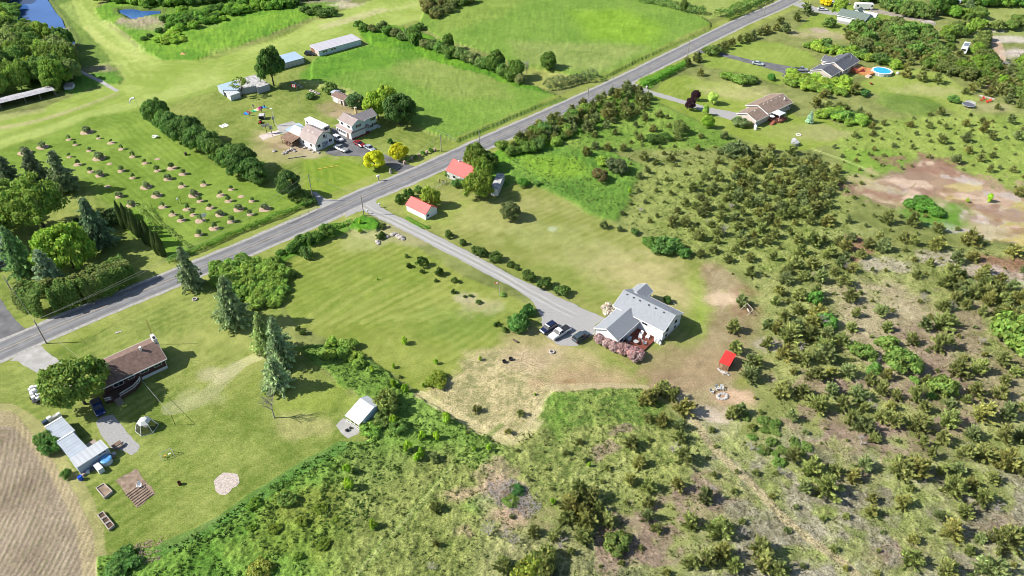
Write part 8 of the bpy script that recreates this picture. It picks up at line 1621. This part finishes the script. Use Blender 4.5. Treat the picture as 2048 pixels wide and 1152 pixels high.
# mailboxes, posts, signs
def post(x, y, h, w_, lab, top=None, m_=None, name='mailbox', cat='mailbox'):
    X, Y = P(x, y); o = wthing(name, lab, cat, X, Y); k = MB((X, Y, 0), .6); k.box(-w_/2, w_/2, -w_/2, w_/2, 0, h); k.build('post', m_ or pw_, o)
    if top: k = MB((X, Y, 0), .6); sx, sy, sz = top; k.bbox(-sx/2, sx/2, -sy/2, sy/2, h, h+sz, min(sz, sy)*.3); k.build('box', trim, o)
    return o
post(757.5, 361.5, 1.5, .2, 'white mailbox on a wide post at the road edge by the farm', (.9, .6, .5)); post(760, 415, 1.2, .14, 'small mailbox at the right side of the long driveway mouth', (.6, .3, .3)); post(736, 427, 1.0, .12, 'grey mailbox at the left side of the long driveway mouth', (.6, .3, .3), None)
post(412, 445, 1.9, .12, 'blue and white sign board among the orchard trees', (1.3, .1, 1.1), steel, 'orchard_sign', 'sign'); post(358, 408, 1.6, .12, 'grey nest box post in the orchard', (.5, .4, .5), greyb, 'nest_box', 'nest box'); post(363, 407, 2.4, .1, 'thin dark post beside the nest box', None, black, 'post', 'post')
post(305, 417, 2.0, .1, 'slim dark trellis post left of the nest box', None, black, 'post', 'post'); post(372, 310, 1.0, .7, 'dark tree stump at the edge of the tree belt', None, bark, 'tree_stump', 'stump'); post(289, 419, 2.0, .08, 'end post of the vine rows', None, pw_, 'post', 'post')
post(1293, 178, .9, .5, 'white post cap at the mouth of the bungalow driveway', (.6, .6, .3), stone, 'gate_post', 'post'); post(1226, 158, 1.0, .2, 'short brown post on the verge opposite the hedge', None, pw_, 'post', 'post'); post(868, 290, 1.4, .12, 'small sapling stake near the hay field corner', None, pw_, 'post', 'post')
X, Y = P(879.5, 366); o = wthing('sign_frame', 'dark wooden sign frame on the verge in front of the roadside barn', 'sign', X, Y); k = MB((X, Y, 0), R_(-30))
for xx in (0, 1.5): k.box(xx-.07, xx+.07, -.07, .07, 0, 1.3)
k.box(-.1, 1.6, -.06, .06, 1.1, 1.25); k.build('frame', mat('dark_wood', (.08, .05, .03)), o)
X, Y = P(853.5, 300); 
# wire fences
def fence(pts, h, gap, lab, m_=pw_, rails=(.5, 1.0), r=.05, rr=.02, name='wire_fence'):
    pw = [Vector(P(*p)) for p in pts]; cx = sum(p.x for p in pw)/len(pw); cy = sum(p.y for p in pw)/len(pw); o = wthing(name, lab, 'fence', cx, cy)
    for a, b in zip(pw, pw[1:]):
        n = max(1, int((b-a).length/gap))
        for i in range(n+(b is pw[-1])): p = a.lerp(b, i/n); k = MB((p.x, p.y, 0)); k.tube((0, 0, 0), (0, 0, h), r, n=5); k.build('post', m_, o)
    k = MB()
    for a, b in zip(pw, pw[1:]):
        for z in rails: k.tube((a.x, a.y, z*h), (b.x, b.y, z*h), rr, n=4)
    k.build('rails', steel, o)
fence([(575, 448), (600, 436), (635, 418)], 1.1, 2.5, 'grey rail fence beside the low clipped hedge', greyb, (.5, .95), .06, .05, 'rail_fence')
fence([(872, 266), (893, 275), (912, 285)], 1.2, 3, 'wire fence at the near corner of the farm hay field', pw_)
fence([(858, 385), (868, 380), (885, 372), (893, 365)], .9, 2.2, 'low dark rail fence in front of the roadside barn', black, (.6, .95), .05, .04, 'rail_fence')
# picnic tables
def picnic(x, y, a, m_, lab):
    X, Y = P(x, y); o = wthing('picnic_table', lab, 'picnic table', X, Y); k = MB((X, Y, 0), a); k.box(-.9, .9, -.38, .38, .7, .76); k.build('table_top', m_, o)
    for s in (-1, 1): k = MB((X, Y, 0), a); k.box(-.9, .9, s*.72-.14, s*.72+.14, .42, .47); k.build('bench', m_, o)
    for xx in (-.6, .6): k = MB((X, Y, 0), a); k.tube((xx, -.75, 0), (xx, -.2, .7), .05, n=4); k.tube((xx, .75, 0), (xx, .2, .7), .05, n=4); k.box(xx-.04, xx+.04, -.75, .75, .34, .42); k.build('leg', m_, o)
picnic(311, 275.5, R_(-30), trim, 'white picnic table at the left of the tree belt'); picnic(236, 893.5, R_(50), mat('old_wood', (.16, .10, .075)), 'brown picnic table on the gravel pad'); 
# gazebo
gx_, gy_ = -72.9, 95.9; o = wthing('gazebo', 'six-sided screened gazebo tent with a white top on the lawn', 'gazebo', gx_, gy_)
pts0 = [(2.15*math.cos(k*math.pi/3+.4), 2.15*math.sin(k*math.pi/3+.4)) for k in range(6)]; pts1 = [(p[0]*.62, p[1]*.62) for p in pts0]
for k in range(6): m = MB((gx_, gy_, 0)); m.tube(pts0[k]+(0,), pts1[k]+(2.0,), .07, n=5); m.build('post', trim, o)
m = MB((gx_, gy_, 0))
for k in range(6): m.tube(pts0[k]+(.06,), pts0[(k+1) % 6]+(.06,), .06, n=4)
m.build('base_rail', trim, o)
m = MB((gx_, gy_, 0)); v = [p+(2.0,) for p in pts1]+[(p[0]*.55, p[1]*.55, 2.6) for p in pts1]+[(0, 0, 2.8)]; m.add(v, [(k, (k+1) % 6, 6+(k+1) % 6, 6+k) for k in range(6)]+[(6+k, 6+(k+1) % 6, 12) for k in range(6)]); m.build('roof', paint('tent_white', (.6, .6, .57), .9), o)
msh = bpy.data.materials.new('insect_mesh'); msh.use_nodes = True; n_ = msh.node_tree.nodes; tb = n_.new('ShaderNodeBsdfTransparent'); mxs = n_.new('ShaderNodeMixShader'); mxs.inputs[0].default_value = .55; n_['Principled BSDF'].inputs['Base Color'].default_value = (.03, .035, .03, 1)
msh.node_tree.links.new(tb.outputs[0], mxs.inputs[1]); msh.node_tree.links.new(n_['Principled BSDF'].outputs[0], mxs.inputs[2]); msh.node_tree.links.new(mxs.outputs[0], n_['Material Output'].inputs[0])
m = MB((gx_, gy_, 0)); m.add([p+(.1,) for p in pts0]+[p+(1.98,) for p in pts1], [(k, (k+1) % 6, 6+(k+1) % 6, 6+k) for k in range(6)]); m.build('screen', msh, o)
m = MB((gx_, gy_, 0)); m.lathe((0, 0, 0), [(.5, .66), (.5, .72)], 12); m.tube((0, 0, 0), (0, 0, .7), .05); tag(m.build('garden_table', trim), 'round pale table inside the screened gazebo', 'table')
# chairs
def adiron(X, Y, a, m_, lab, group=None, name='garden_chair'):
    o = wthing(name, lab, 'chair', X, Y, group); k = MB((X, Y, 0), a); k.slab((-.28, -.3, .38), (.28, -.3, .38), (.28, .3, .28), (-.28, .3, .28), .04); k.build('seat', m_, o)
    k = MB((X, Y, 0), a); k.slab((-.28, .28, .3), (.28, .28, .3), (.32, .55, 1.0), (-.32, .55, 1.0), .04); k.build('backrest', m_, o)
    for s in (-1, 1):
        k = MB((X, Y, 0), a); k.box(s*.36-.06, s*.36+.06, -.35, .4, .55, .59); k.build('armrest', m_, o)
        for yy in (-.3, .3): k = MB((X, Y, 0), a); k.box(s*.34-.04, s*.34+.04, yy-.04, yy+.04, 0, .56); k.build('leg', m_, o)
    return o
chw = paint('chair_white', (.68, .68, .68), .6); chr_ = paint('chair_red', (.6, .03, .02), .6); chg = paint('chair_pale_grey', (.5, .5, .48), .8)
adiron(*P(280, 974), R_(20), chw, 'white garden chair standing on the tilled garden plot')
for i, (x, y, a, l_) in enumerate([(1424, 785, 60, 'leftmost of three pale chairs at the stone fire pit'), (1434, 779, 20, 'middle one of three pale chairs at the stone fire pit'), (1443, 779, -5, 'rightmost of three pale chairs at the stone fire pit')]): adiron(*P(x, y), R_(a), chg, l_)
for i, (x, y, a, l_) in enumerate([(1962, 202, 60, 'leftmost red garden chair by the low stone wall'), (1967, 199, 0, 'upper left red garden chair by the low stone wall'), (1974, 205, 120, 'lower right red garden chair by the low stone wall'), (1979, 203, -60, 'rightmost red garden chair by the low stone wall')]): adiron(*P(x, y), R_(a), chr_, l_)
# deck furniture at the white house
wdk = [(8.9, -1.2, 0, 'white lounge chair in the shaded deck corner'), (9.4, -2.3, 30, 'white chair in the middle of the red-brown deck'), (11.2, -3.2, 120, 'white chair on the sunny side of the deck'), (10.6, -1.2, 10, 'white chair near the house wall on the deck')]
for x, y, a, l_ in wdk: X, Y = W2(HOUSE, x, y); q = adiron(X, Y, HOUSE[1]+R_(a), chw, l_); q.location.z = .42
X, Y = W2(HOUSE, 9.6, -4.4); o = wthing('patio_table', 'round glass patio table near the lilac end of the deck', 'table', X, Y); m = MB((X, Y, .42)); m.lathe((0, 0, 0), [(.6, .68), (.6, .72)], 14); m.build('table_top', mat('pale_glass', (.35, .36, .36), .2), o); m = MB((X, Y, .42)); m.tube((0, 0, 0), (0, 0, .7), .05); m.build('leg', black, o)
X, Y = W2(HOUSE, 10.6, -4.2); o = wthing('closed_parasol', 'closed dark parasol standing on the deck', 'parasol', X, Y); m = MB((X, Y, .42)); m.tube((0, 0, 0), (0, 0, 2.3), .03); m.build('pole', black, o); m = MB((X, Y, .42)); m.lathe((0, 0, 0), [(.05, .9), (.16, 1.1), (.05, 2.3)], 8); m.build('fabric', black, o)
X, Y = W2(HOUSE, 7.9, -4.6); m = MB((X, Y, .42), HOUSE[1]); m.bbox(-.3, .3, -.7, .7, 0, .95, .08); tag(m.build('barbecue_cover', paint('cover_blue_grey', (.3, .36, .42))), 'covered barbecue against the garage wall on the deck', 'barbecue')
for i, (x, y, r, h_, l_) in enumerate([(12.4, -.55, .38, 1.3, 'left white gas tank against the white house wall'), (13.1, -.5, .4, 1.3, 'middle white gas tank against the white house wall'), (13.7, -.6, .3, .7, 'small white canister at the white house corner')]):
    X, Y = W2(HOUSE, x, y); o = wthing('gas_tank', l_, 'tank', X, Y); m = MB((X, Y, 0)); m.lathe((0, 0, 0), [(r*.9, .02), (r, .15), (r, h_-.2), (r*.6, h_-.04), (.08, h_)], 14); m.build('tank_body', chw, o); m = MB((X, Y, 0)); m.tube((0, 0, h_-.02), (0, 0, h_+.14), .1, n=8); m.build('valve_cap', chw, o)
# things by the lower-left workshop
def sh(x, y): return W2(SH, x, y)
o = wthing('chest_freezer', 'white chest freezer-like box against the grey workshop wall', 'box', *sh(2.8, -1.7)); m = mb(SH); m.bbox(2.3, 3.3, -2.7, -.6, 0, 1.15, .03); m.build('body', chw, o); m = mb(SH); m.box(2.35, 3.25, -2.74, -2.7, .15, 1.0); m.build('door', paint('pale_panel', (.45, .55, .58)), o)
X, Y = sh(4.55, -1.05); o = wthing('water_tank', 'round white water tank with a bright blue cover', 'tank', X, Y); m = MB((X, Y, 0)); m.lathe((0, 0, 0), [(1.0, 0), (1.0, 1.0)], 20); m.build('tank_body', paint('tank_wall', (.5, .54, .6)), o); m = MB((X, Y, 0)); m.lathe((0, 0, 0), [(1.04, .95), (1.05, 1.05), (.8, 1.12), (.05, 1.1)], 20); m.build('cover', mat('blue_tarp', (.03, .18, .55), .4, 0, .4, 1.5, c2=(.2, .5, .8)), o)
X, Y = P(162.5, 959, 0); o = wthing('barrel', 'blue plastic barrel at the lower corner of the workshop', 'barrel', X, Y); m = MB((X, Y, 0)); m.lathe((0, 0, 0), [(.38, 0), (.44, .3), (.44, .7), (.38, .98), (.3, .98), (.3, .9)], 14); m.build('barrel_body', paint('barrel_blue', (.01, .07, .45)), o)
for x, y, s, c, l_ in [(1.1, -.6, .35, (.45, .5, .52), 'pale crate beside the blue barrel'), (.3, -.5, .3, (.3, .25, .22), 'brown bucket by the workshop wall'), (1.9, -.7, .3, (.08, .09, .12), 'dark crate by the workshop wall'), (5.7, -.9, .4, (.15, .1, .09), 'dark junk crate right of the blue-covered tank'), (6.3, -.3, .35, (.4, .4, .4), 'pale board box at the right end of the workshop')]:
    X, Y = sh(x, y); m = MB((X, Y, 0), SH[1]+x); m.bbox(-s, s, -s*.8, s*.8, 0, s*1.5, .04); m.box(-s-.03, s+.03, -s*.8-.03, s*.8+.03, s*1.2, s*1.35); tag(m.build('crate', paint('crate_%d' % int(x*10), c)), l_, 'crate')
X, Y = W2(SH, 4.6, 4.4); m = MB((X, Y, 0), SH[1]); m.slab((-.9, -1.1, .5), (1.0, -1.1, .5), (1.0, 1.0, .95), (-.9, 1.0, .95), .05); m.box(-.85, .9, -1.0, .9, 0, .48); tag(m.build('shed_ramp_box', mat('tan_boards', (.36, .29, .23))), 'low tan box with sloping lid beside the middle shed', 'box')
for x, y, sx, sy, h_, c, l_ in [(92, 846, 1.2, .8, .7, (.03, .05, .09), 'dark blue machine at the left of the junk by the far shed'), (101, 841, .8, .8, 1.0, (.65, .65, .66), 'white cube appliance by the far shed'), (110, 838, 1.3, .8, .8, (.35, .34, .32), 'grey flat trailer box by the far shed'), (120, 834, .7, .7, 1.1, (.6, .6, .6), 'white appliance at the right of the junk by the far shed')]:
    X, Y = P(x, y); m = MB((X, Y, 0), SH[1]); m.bbox(-sx/2, sx/2, -sy/2, sy/2, .1, h_, .05); m.box(-sx/2+.1, sx/2-.1, -sy/2+.1, sy/2-.1, 0, .12); tag(m.build('appliance' if c[0] > .5 else 'machine', paint('junk_%d' % x, c)), l_, 'appliance' if c[0] > .5 else 'machine')
# raised beds, swing set, burn barrel
wd = mat('grey_timber', (.36, .31, .27), .9, 0, .2, 2)
def bed(px, inner, lab, dividers=0):
    pw = [Vector(P(*p)) for p in px]; c = sum(pw, Vector((0, 0)))/4; o = wthing('raised_bed', lab, 'planter', c.x, c.y); h = .55
    for i in range(4):
        a, b = pw[i], pw[(i+1) % 4]; d = (b-a).normalized(); n_ = Vector((-d.y, d.x)); n_ = n_ if (c-a).dot(n_) > 0 else -n_; q = [a, b, b+n_*.14, a+n_*.14]; m = MB(); m.prism([(p.x, p.y) for p in q], 0, h+.001*i); m.build('side_board', wd, o)
    m = MB(); m.prism([tuple(c+(p-c)*.88) for p in pw], .02, .38); m.build('soil', inner, o)
    for k in range(dividers):
        t = (k+1)/(dividers+1); a = pw[0].lerp(pw[1], t); b = pw[3].lerp(pw[2], t); d = (b-a).normalized(); n_ = Vector((-d.y, d.x))*.08; m = MB(); m.prism([tuple(a-n_+d*.15), tuple(b-n_-d*.15), tuple(b+n_-d*.15), tuple(a+n_+d*.15)], .02, h-.02); m.build('divider_board', wd, o)
sdk = mat('dark_soil', (.09, .055, .04), .95, 0, .3, 4, bump=.5)
bed([(193, 979), (210, 999), (227, 985), (210, 969)], tilled, 'large raised timber bed with three soil strips', 0)
bed([(196, 1033), (203, 1042), (215, 1034), (208, 1025)], sdk, 'upper one of three small raised beds in a row'); bed([(203.5, 1042.5), (210.5, 1052), (223, 1043.5), (215.5, 1034.5)], sdk, 'middle one of three small raised beds in a row'); bed([(211, 1052.5), (219, 1063), (231, 1053), (223.5, 1044)], sdk, 'lowest of three small raised beds, with green seedlings')
x0, y0 = P(324, 918); x1, y1 = P(347, 907); a = math.atan2(y1-y0, x1-x0); L_ = math.hypot(x1-x0, y1-y0); o = wthing('swing_set', 'small white and grey swing set on the lower left lawn', 'swing set', (x0+x1)/2, (y0+y1)/2)
for xx in (0, L_):
    m = MB((x0, y0, 0), a); m.tube((xx, -.6, 0), (xx, 0, 1.7), .04); m.tube((xx, .6, 0), (xx, 0, 1.7), .04); m.tube((xx, -.3, .8), (xx, .3, .8), .035); m.build('end_frame', chw, o)
m = MB((x0, y0, 0), a); m.tube((0, 0, 1.7), (L_, 0, 1.7), .04); m.build('top_bar', steel, o)
for xx, c in ((L_*.3, paint('seat_orange', (.6, .3, .06))), (L_*.7, chw)):
    m = MB((x0, y0, 0), a); m.tube((xx-.2, 0, .45), (xx-.2, 0, 1.7), .012, n=4); m.tube((xx+.2, 0, .45), (xx+.2, 0, 1.7), .012, n=4); m.box(xx-.24, xx+.24, -.12, .12, .42, .47); m.build('swing', c, o)
X, Y = P(360, 969); o = wthing('burn_barrel', 'rusty dark burn barrel on a bare spot of the lawn', 'barrel', X, Y); m = MB((X, Y, 0)); m.lathe((0, 0, 0), [(.3, 0), (.31, .8), (.25, .8), (.25, .3)], 12); m.build('barrel_body', mat('rust', (.09, .03, .02), .9), o)
for x, y, l_ in ((1008.5, 725, 'left one of two black buckets on the straw patch'), (1021.5, 720, 'right one of two black buckets on the straw patch')): X, Y = P(x, y); m = MB((X, Y, 0)); m.lathe((0, 0, 0), [(.38, 0), (.45, .6), (.38, .62), (.35, .3)], 12); tag(m.build('bucket', black), l_, 'bucket')
X, Y = P(1031, 683); m = MB((X, Y, 0), 2.4); m.tube((-.7, 0, .22), (.7, 0, .22), .22, n=8); tag(m.build('log', bark), 'short dark log on the lawn left of the dark blue car', 'log')
for x, y, l_ in ((1104, 704.5, 'round stone ring below the parked cars'), (390, 599, 'round stone planter ring by the tall roadside spruce')):
    X, Y = P(x, y); o = wthing('stone_ring', l_, 'stone ring', X, Y)
    for k in range(9): a = k*.698; m = MB((X+.5*math.cos(a), Y+.5*math.sin(a), 0), a); m.bbox(-.14, .14, -.19, .19, 0, .32, .06); m.build('stone', mat('white_stone', (.5, .48, .46)), o)
    m = MB((X, Y, 0)); m.lathe((0, 0, 0), [(.38, .02), (.36, .14)], 10); m.build('ash', sdk, o)
X, Y = P(236, 665); m = MB((X, Y, 0), .3); m.bbox(-.5, .2, -.3, .3, 0, .1); m.bbox(.3, .8, -.1, .35, 0, .12); tag(m.build('stone_slab', stone), 'two flat pale stones on the lawn above the brown bungalow', 'stones')
# wooden swing frame near cedars
x0, y0 = P(1494, 626); o = wthing('wooden_swing_frame', 'pale wooden A-frame swing on brown ground right of the white house', 'swing', x0, y0); lw = mat('pale_timber', (.42, .36, .30), .85)
for dx, dy in ((0, 1.4), (.8, -1.0)):
    m = MB((x0+dx, y0+dy, 0), R_(8)); m.tube((-1.2, 0, 0), (0, 0, 1.9), .07, n=5); m.tube((1.2, 0, 0), (0, 0, 1.9), .07, n=5); m.tube((-.7, 0, .8), (.7, 0, .8), .05, n=5); m.build('a_frame', lw, o)
m = MB(); m.tube((x0, y0+1.4, 1.9), (x0+.8, y0-1.0, 1.9), .07, n=5); m.build('top_beam', lw, o); m = MB((x0+.4, y0+.2, 0), R_(100)); m.box(-.6, .6, -.25, .25, .45, .5); m.box(-.6, .6, .2, .25, .5, .95); m.build('swing_seat', lw, o)
# trampoline, white disc, playhouse, hot tub
X, Y = P(1936, 213); o = wthing('trampoline', 'round trampoline with dark mat near the red chairs', 'trampoline', X, Y); m = MB((X, Y, 0)); m.lathe((0, 0, 0), [(1.9, .78), (1.9, .82), (.02, .80)], 24); m.build('mat', mat('trampoline_mat', (.10, .11, .13)), o)
m = MB((X, Y, 0))
for k in range(24): a, b = k*.2618, (k+1)*.2618; m.tube((2.1*math.cos(a), 2.1*math.sin(a), .82), (2.1*math.cos(b), 2.1*math.sin(b), .82), .09, n=5)
m.build('rim', steel, o)
for k in range(6): a = k*1.047; m = MB((X, Y, 0)); m.tube((2.1*math.cos(a), 2.1*math.sin(a), 0), (2.1*math.cos(a), 2.1*math.sin(a), .8), .04); m.build('leg', steel, o)
X, Y = P(1941, 205); m = MB((X, Y, 0)); m.lathe((0, 0, 0), [(1.9, .0), (1.85, .14), (1.6, .16), (1.55, .06), (.02, .05)], 22); tag(m.build('paddling_pool', mat('pale_plastic', (.33, .34, .28))), 'flat pale round basin behind the trampoline', 'basin')
X, Y = P(1590, 291); o = wthing('playhouse', 'small grey two-part playhouse on the lawn below the bungalow', 'playhouse', X, Y); m = MB((X, Y, 0), R_(30)); m.box(-.8, .8, -.7, .7, 0, 1.1); m.box(-.2, 1.0, .5, 1.7, 0, 1.5); m.build('wall', mat('grey_plastic2', (.3, .31, .33)), o)
m = MB((X, Y, 0), R_(30)); m.slab((-.9, -.85, 1.1), (.9, -.85, 1.1), (.9, 0, 1.65), (-.9, 0, 1.65), .06); m.slab((-.9, 0.01, 1.65), (.9, .01, 1.65), (.9, .85, 1.1), (-.9, .85, 1.1), .06); m.slab((-.3, .5, 1.5), (1.1, .5, 1.5), (1.1, 1.8, 1.75), (-.3, 1.8, 1.75), .05); m.build('roof', mat('pale_roof', (.5, .5, .5)), o)
X, Y = P(1597, 270); m = MB((X, Y, 0))
for k in range(12): a, b = k*.5236, (k+1)*.5236; m.tube((.8*math.cos(a), .8*math.sin(a), .12), (.8*math.cos(b), .8*math.sin(b), .12), .12, n=5)
tag(m.build('garden_hoop', chw), 'white ring lying on the lawn above the playhouse', 'ring')
X, Y = P(1737, 152, .5); m = MB((X, Y, 0), R_(40)); m.bbox(-1.0, 1.0, -.8, .8, 0, .8, .08); m.box(-1.05, 1.05, -.85, .85, .62, .7); tag(m.build('hot_tub', mat('pinkish_cover', (.5, .38, .31))), 'covered square hot tub below the cedar pool deck', 'hot tub')
X, Y = P(1741, 169); o = wthing('wheelbarrow', 'small red wheelbarrow on the lawn below the pool', 'wheelbarrow', X, Y); m = MB((X, Y, 0)); m.add([(-.3, -.25, .3), (.4, -.25, .3), (.4, .25, .3), (-.3, .25, .3), (-.5, -.4, .7), (.6, -.4, .6), (.6, .4, .6), (-.5, .4, .7)], [(3, 2, 1, 0), (0, 1, 5, 4), (1, 2, 6, 5), (2, 3, 7, 6), (3, 0, 4, 7), (4, 5, 6, 7)]); m.build('tray', redw, o); m = MB((X, Y, 0)); m.tube((.5, -.06, .2), (.5, .06, .2), .2, n=10); m.build('wheel', tyre, o)
X, Y = P(1795, 148); m = MB((X, Y, 0)); m.lathe((0, 0, 0), [(.55, 0), (.7, .3), (.5, .8), (.15, 1.0)], 9); tag(m.build('pool_filter', mat('pale_plastic2', (.4, .4, .4))), 'pale pool pump housing right of the round pool', 'pump')
X, Y = P(366, 110); m = MB((X, Y, .3)); m.add([(-1.3, -.3, 0), (1.4, -.5, 0), (1.1, .8, 0), (-1.0, .9, 0), (-.2, .2, .9)], [(0, 1, 4), (1, 2, 4), (2, 3, 4), (3, 0, 4), (3, 2, 1, 0)]); tag(m.build('tarp', mat('orange_tarp', (.55, .33, .14))), 'crumpled pale orange tarp in the weedy meadow', 'tarp')
X, Y = P(133, 57); o = wthing('dock', 'small pale dock on the right bank of the blue pond', 'dock', X, Y); m = MB((X, Y, -.25), R_(8)); m.box(-1.8, 1.6, -.5, .5, .3, .42); m.build('planks', wd, o)
for xx in (-1.6, 0): m = MB((X, Y, -.8), R_(8)); m.box(xx-.06, xx+.06, -.45, -.33, 0, .85); m.build('post', pw_, o)
# stick piles
def sticks(x, y, r, n, m_, lab, seed, hgt=.8):
    X, Y = P(x, y); rnd = random.Random(seed); m = MB((X, Y, .05))
    for _ in range(n):
        a = rnd.uniform(0, 6.28); d = r*rnd.random()**.6; b = rnd.uniform(0, 6.28); L_ = rnd.uniform(.3, 1.1); z = hgt*(1-d/r)*rnd.random(); cx, cy = d*math.cos(a)*1.4, d*math.sin(a); m.tube((cx-L_*math.cos(b), cy-L_*math.sin(b), z), (cx+L_*math.cos(b), cy+L_*math.sin(b), z+rnd.uniform(-.1, .35)), rnd.uniform(.02, .06), n=4)
    tag(m.build('brush_pile', m_), lab, 'brush pile', kind='stuff')
sticks(1008, 984, 3.0, 220, bare, 'heap of bleached branches in the brown clearing', 1, 1.2); sticks(1045, 1010, 2.4, 150, bare, 'second heap of bleached branches right of the clearing', 2); sticks(298, 1115, 3.2, 260, mat('brown_sticks', (.30, .22, .16)), 'brown brush heap below the lower left lawn', 3, 1.0); sticks(1856, 47, 2.6, 160, mat('white_wood', (.55, .50, .46)), 'pale wood pile at the end of the back lane', 4, 1.4); sticks(1773, 63, 1.8, 90, bare, 'grey branch heap below the green-roofed house', 5); sticks(205, 139, 2.5, 100, bare, 'grey branch heap beside the old concrete strip', 6); sticks(2035, 108, 3.4, 160, mat('white_wood', (.55, .50, .46)), 'heap of pale slabs at the right edge above the buggy', 7, .8)
# shed yard clutter
X, Y = P(694, 862); o = wthing('garden_cart', 'small dark garden cart on the trellis-porch slab', 'cart', X, Y); m = MB((X, Y, 0), .7); m.bbox(-.35, .35, -.2, .2, .2, .5, .04); m.build('tray', black, o)
for s in (-1, 1): m = MB((X, Y, 0), .7); m.tube((.15, s*.22, .15), (.15, s*.3, .15), .15, n=8); m.build('wheel', tyre, o)
X, Y = P(701, 857); m = MB((X, Y, 0), .3); m.lathe((0, 0, 0), [(.22, 0), (.28, .35), (.2, .38)], 8); tag(m.build('plant_pot', black), 'dark plant pot on the trellis-porch slab', 'pot')
# ---- labels of repeats: say which one ----
bpy.context.view_layer.update()
def pix(p):
    v = (p[0], p[1], p[2]-CH); d = v[1]*_c-v[2]*_s; return 1024+CF*v[0]/d, 576-CF*(v[1]*_s+v[2]*_c)/d
def ordn(n): return '%d%s' % (n, 'th' if 10 <= n % 100 <= 20 else {1: 'st', 2: 'nd', 3: 'rd'}.get(n % 10, 'th'))
LM = [('white raised bungalow', 1290, 650), ('red-roofed wooden shed', 1455, 725), ('stone fire pit', 1444, 790), ('wooden swing frame', 1498, 622), ('brush-pile clearing', 1000, 995), ('largest bright round bush', 1801, 720), ('rock flat', 1850, 385), ('round pool', 1765, 142), ('beige bungalow', 1530, 225), ('small blue spruce', 1618, 240), ('trampoline', 1937, 212), ('red garden chairs', 1970, 202), ('travel trailer', 1930, 97), ('black buggy', 2015, 127), ('roadside barn', 918, 340), ('white box trailer', 995, 370), ('wide dark grey bush', 1231, 345), ('bush clump', 1330, 495), ('large bright bush', 2036, 680), ('dead white trees', 1446, 475), ('middle of the bottom edge', 1024, 1152), ('bottom right corner', 2048, 1152), ('upper cedar on the trail', 1400, 1003), ('right edge middle', 2048, 576), ('straw patch', 980, 780), ('yellow-green spreading bush', 1234, 1090), ('playhouse', 1590, 290), ('dark red soil patch', 2025, 540), ('clipped roadside hedge', 1325, 155), ('charcoal-roofed house', 1660, 135)]
seen = {}
allo = [o for o in COL.objects if o.parent is None and o.get('label')]
ced = [o for o in allo if o.get('category') == 'cedar']
buck = {}
for o in ced:
    x, y = pix(o.location); nm, lx, ly = min(LM, key=lambda l: (l[1]-x)**2+((l[2]-y)*1.4)**2); dx, dy = x-lx, (y-ly)*1.4
    d_ = ('right of' if dx > 0 else 'left of') if abs(dx) > abs(dy) else ('below' if dy > 0 else 'above'); buck.setdefault((d_, nm), []).append((dx*dx+dy*dy, o))
for (d_, nm), l in buck.items():
    l.sort(key=lambda t: t[0])
    for k, (_, o) in enumerate(l): h = o.scale[2]; o['label'] = '%s olive cedar, %s nearest %s the %s' % ('tall' if h > 4.4 else 'low' if h < 2.4 else 'mid-sized', ordn(k+1), d_, nm)
by = {}
for o in allo:
    if o not in ced and o.get('group'): by.setdefault(o['label'], []).append(o)
for lab, l in by.items():
    if len(l) < 2: continue
    l.sort(key=lambda o: pix(o.location)[0])
    lab = ' '.join(lab.split()[:12]) if len(lab.split()) > 12 else lab
    if 1:
        for k, o in enumerate(l): o['label'] = '%s, %s from the left' % (lab, ordn(k+1))
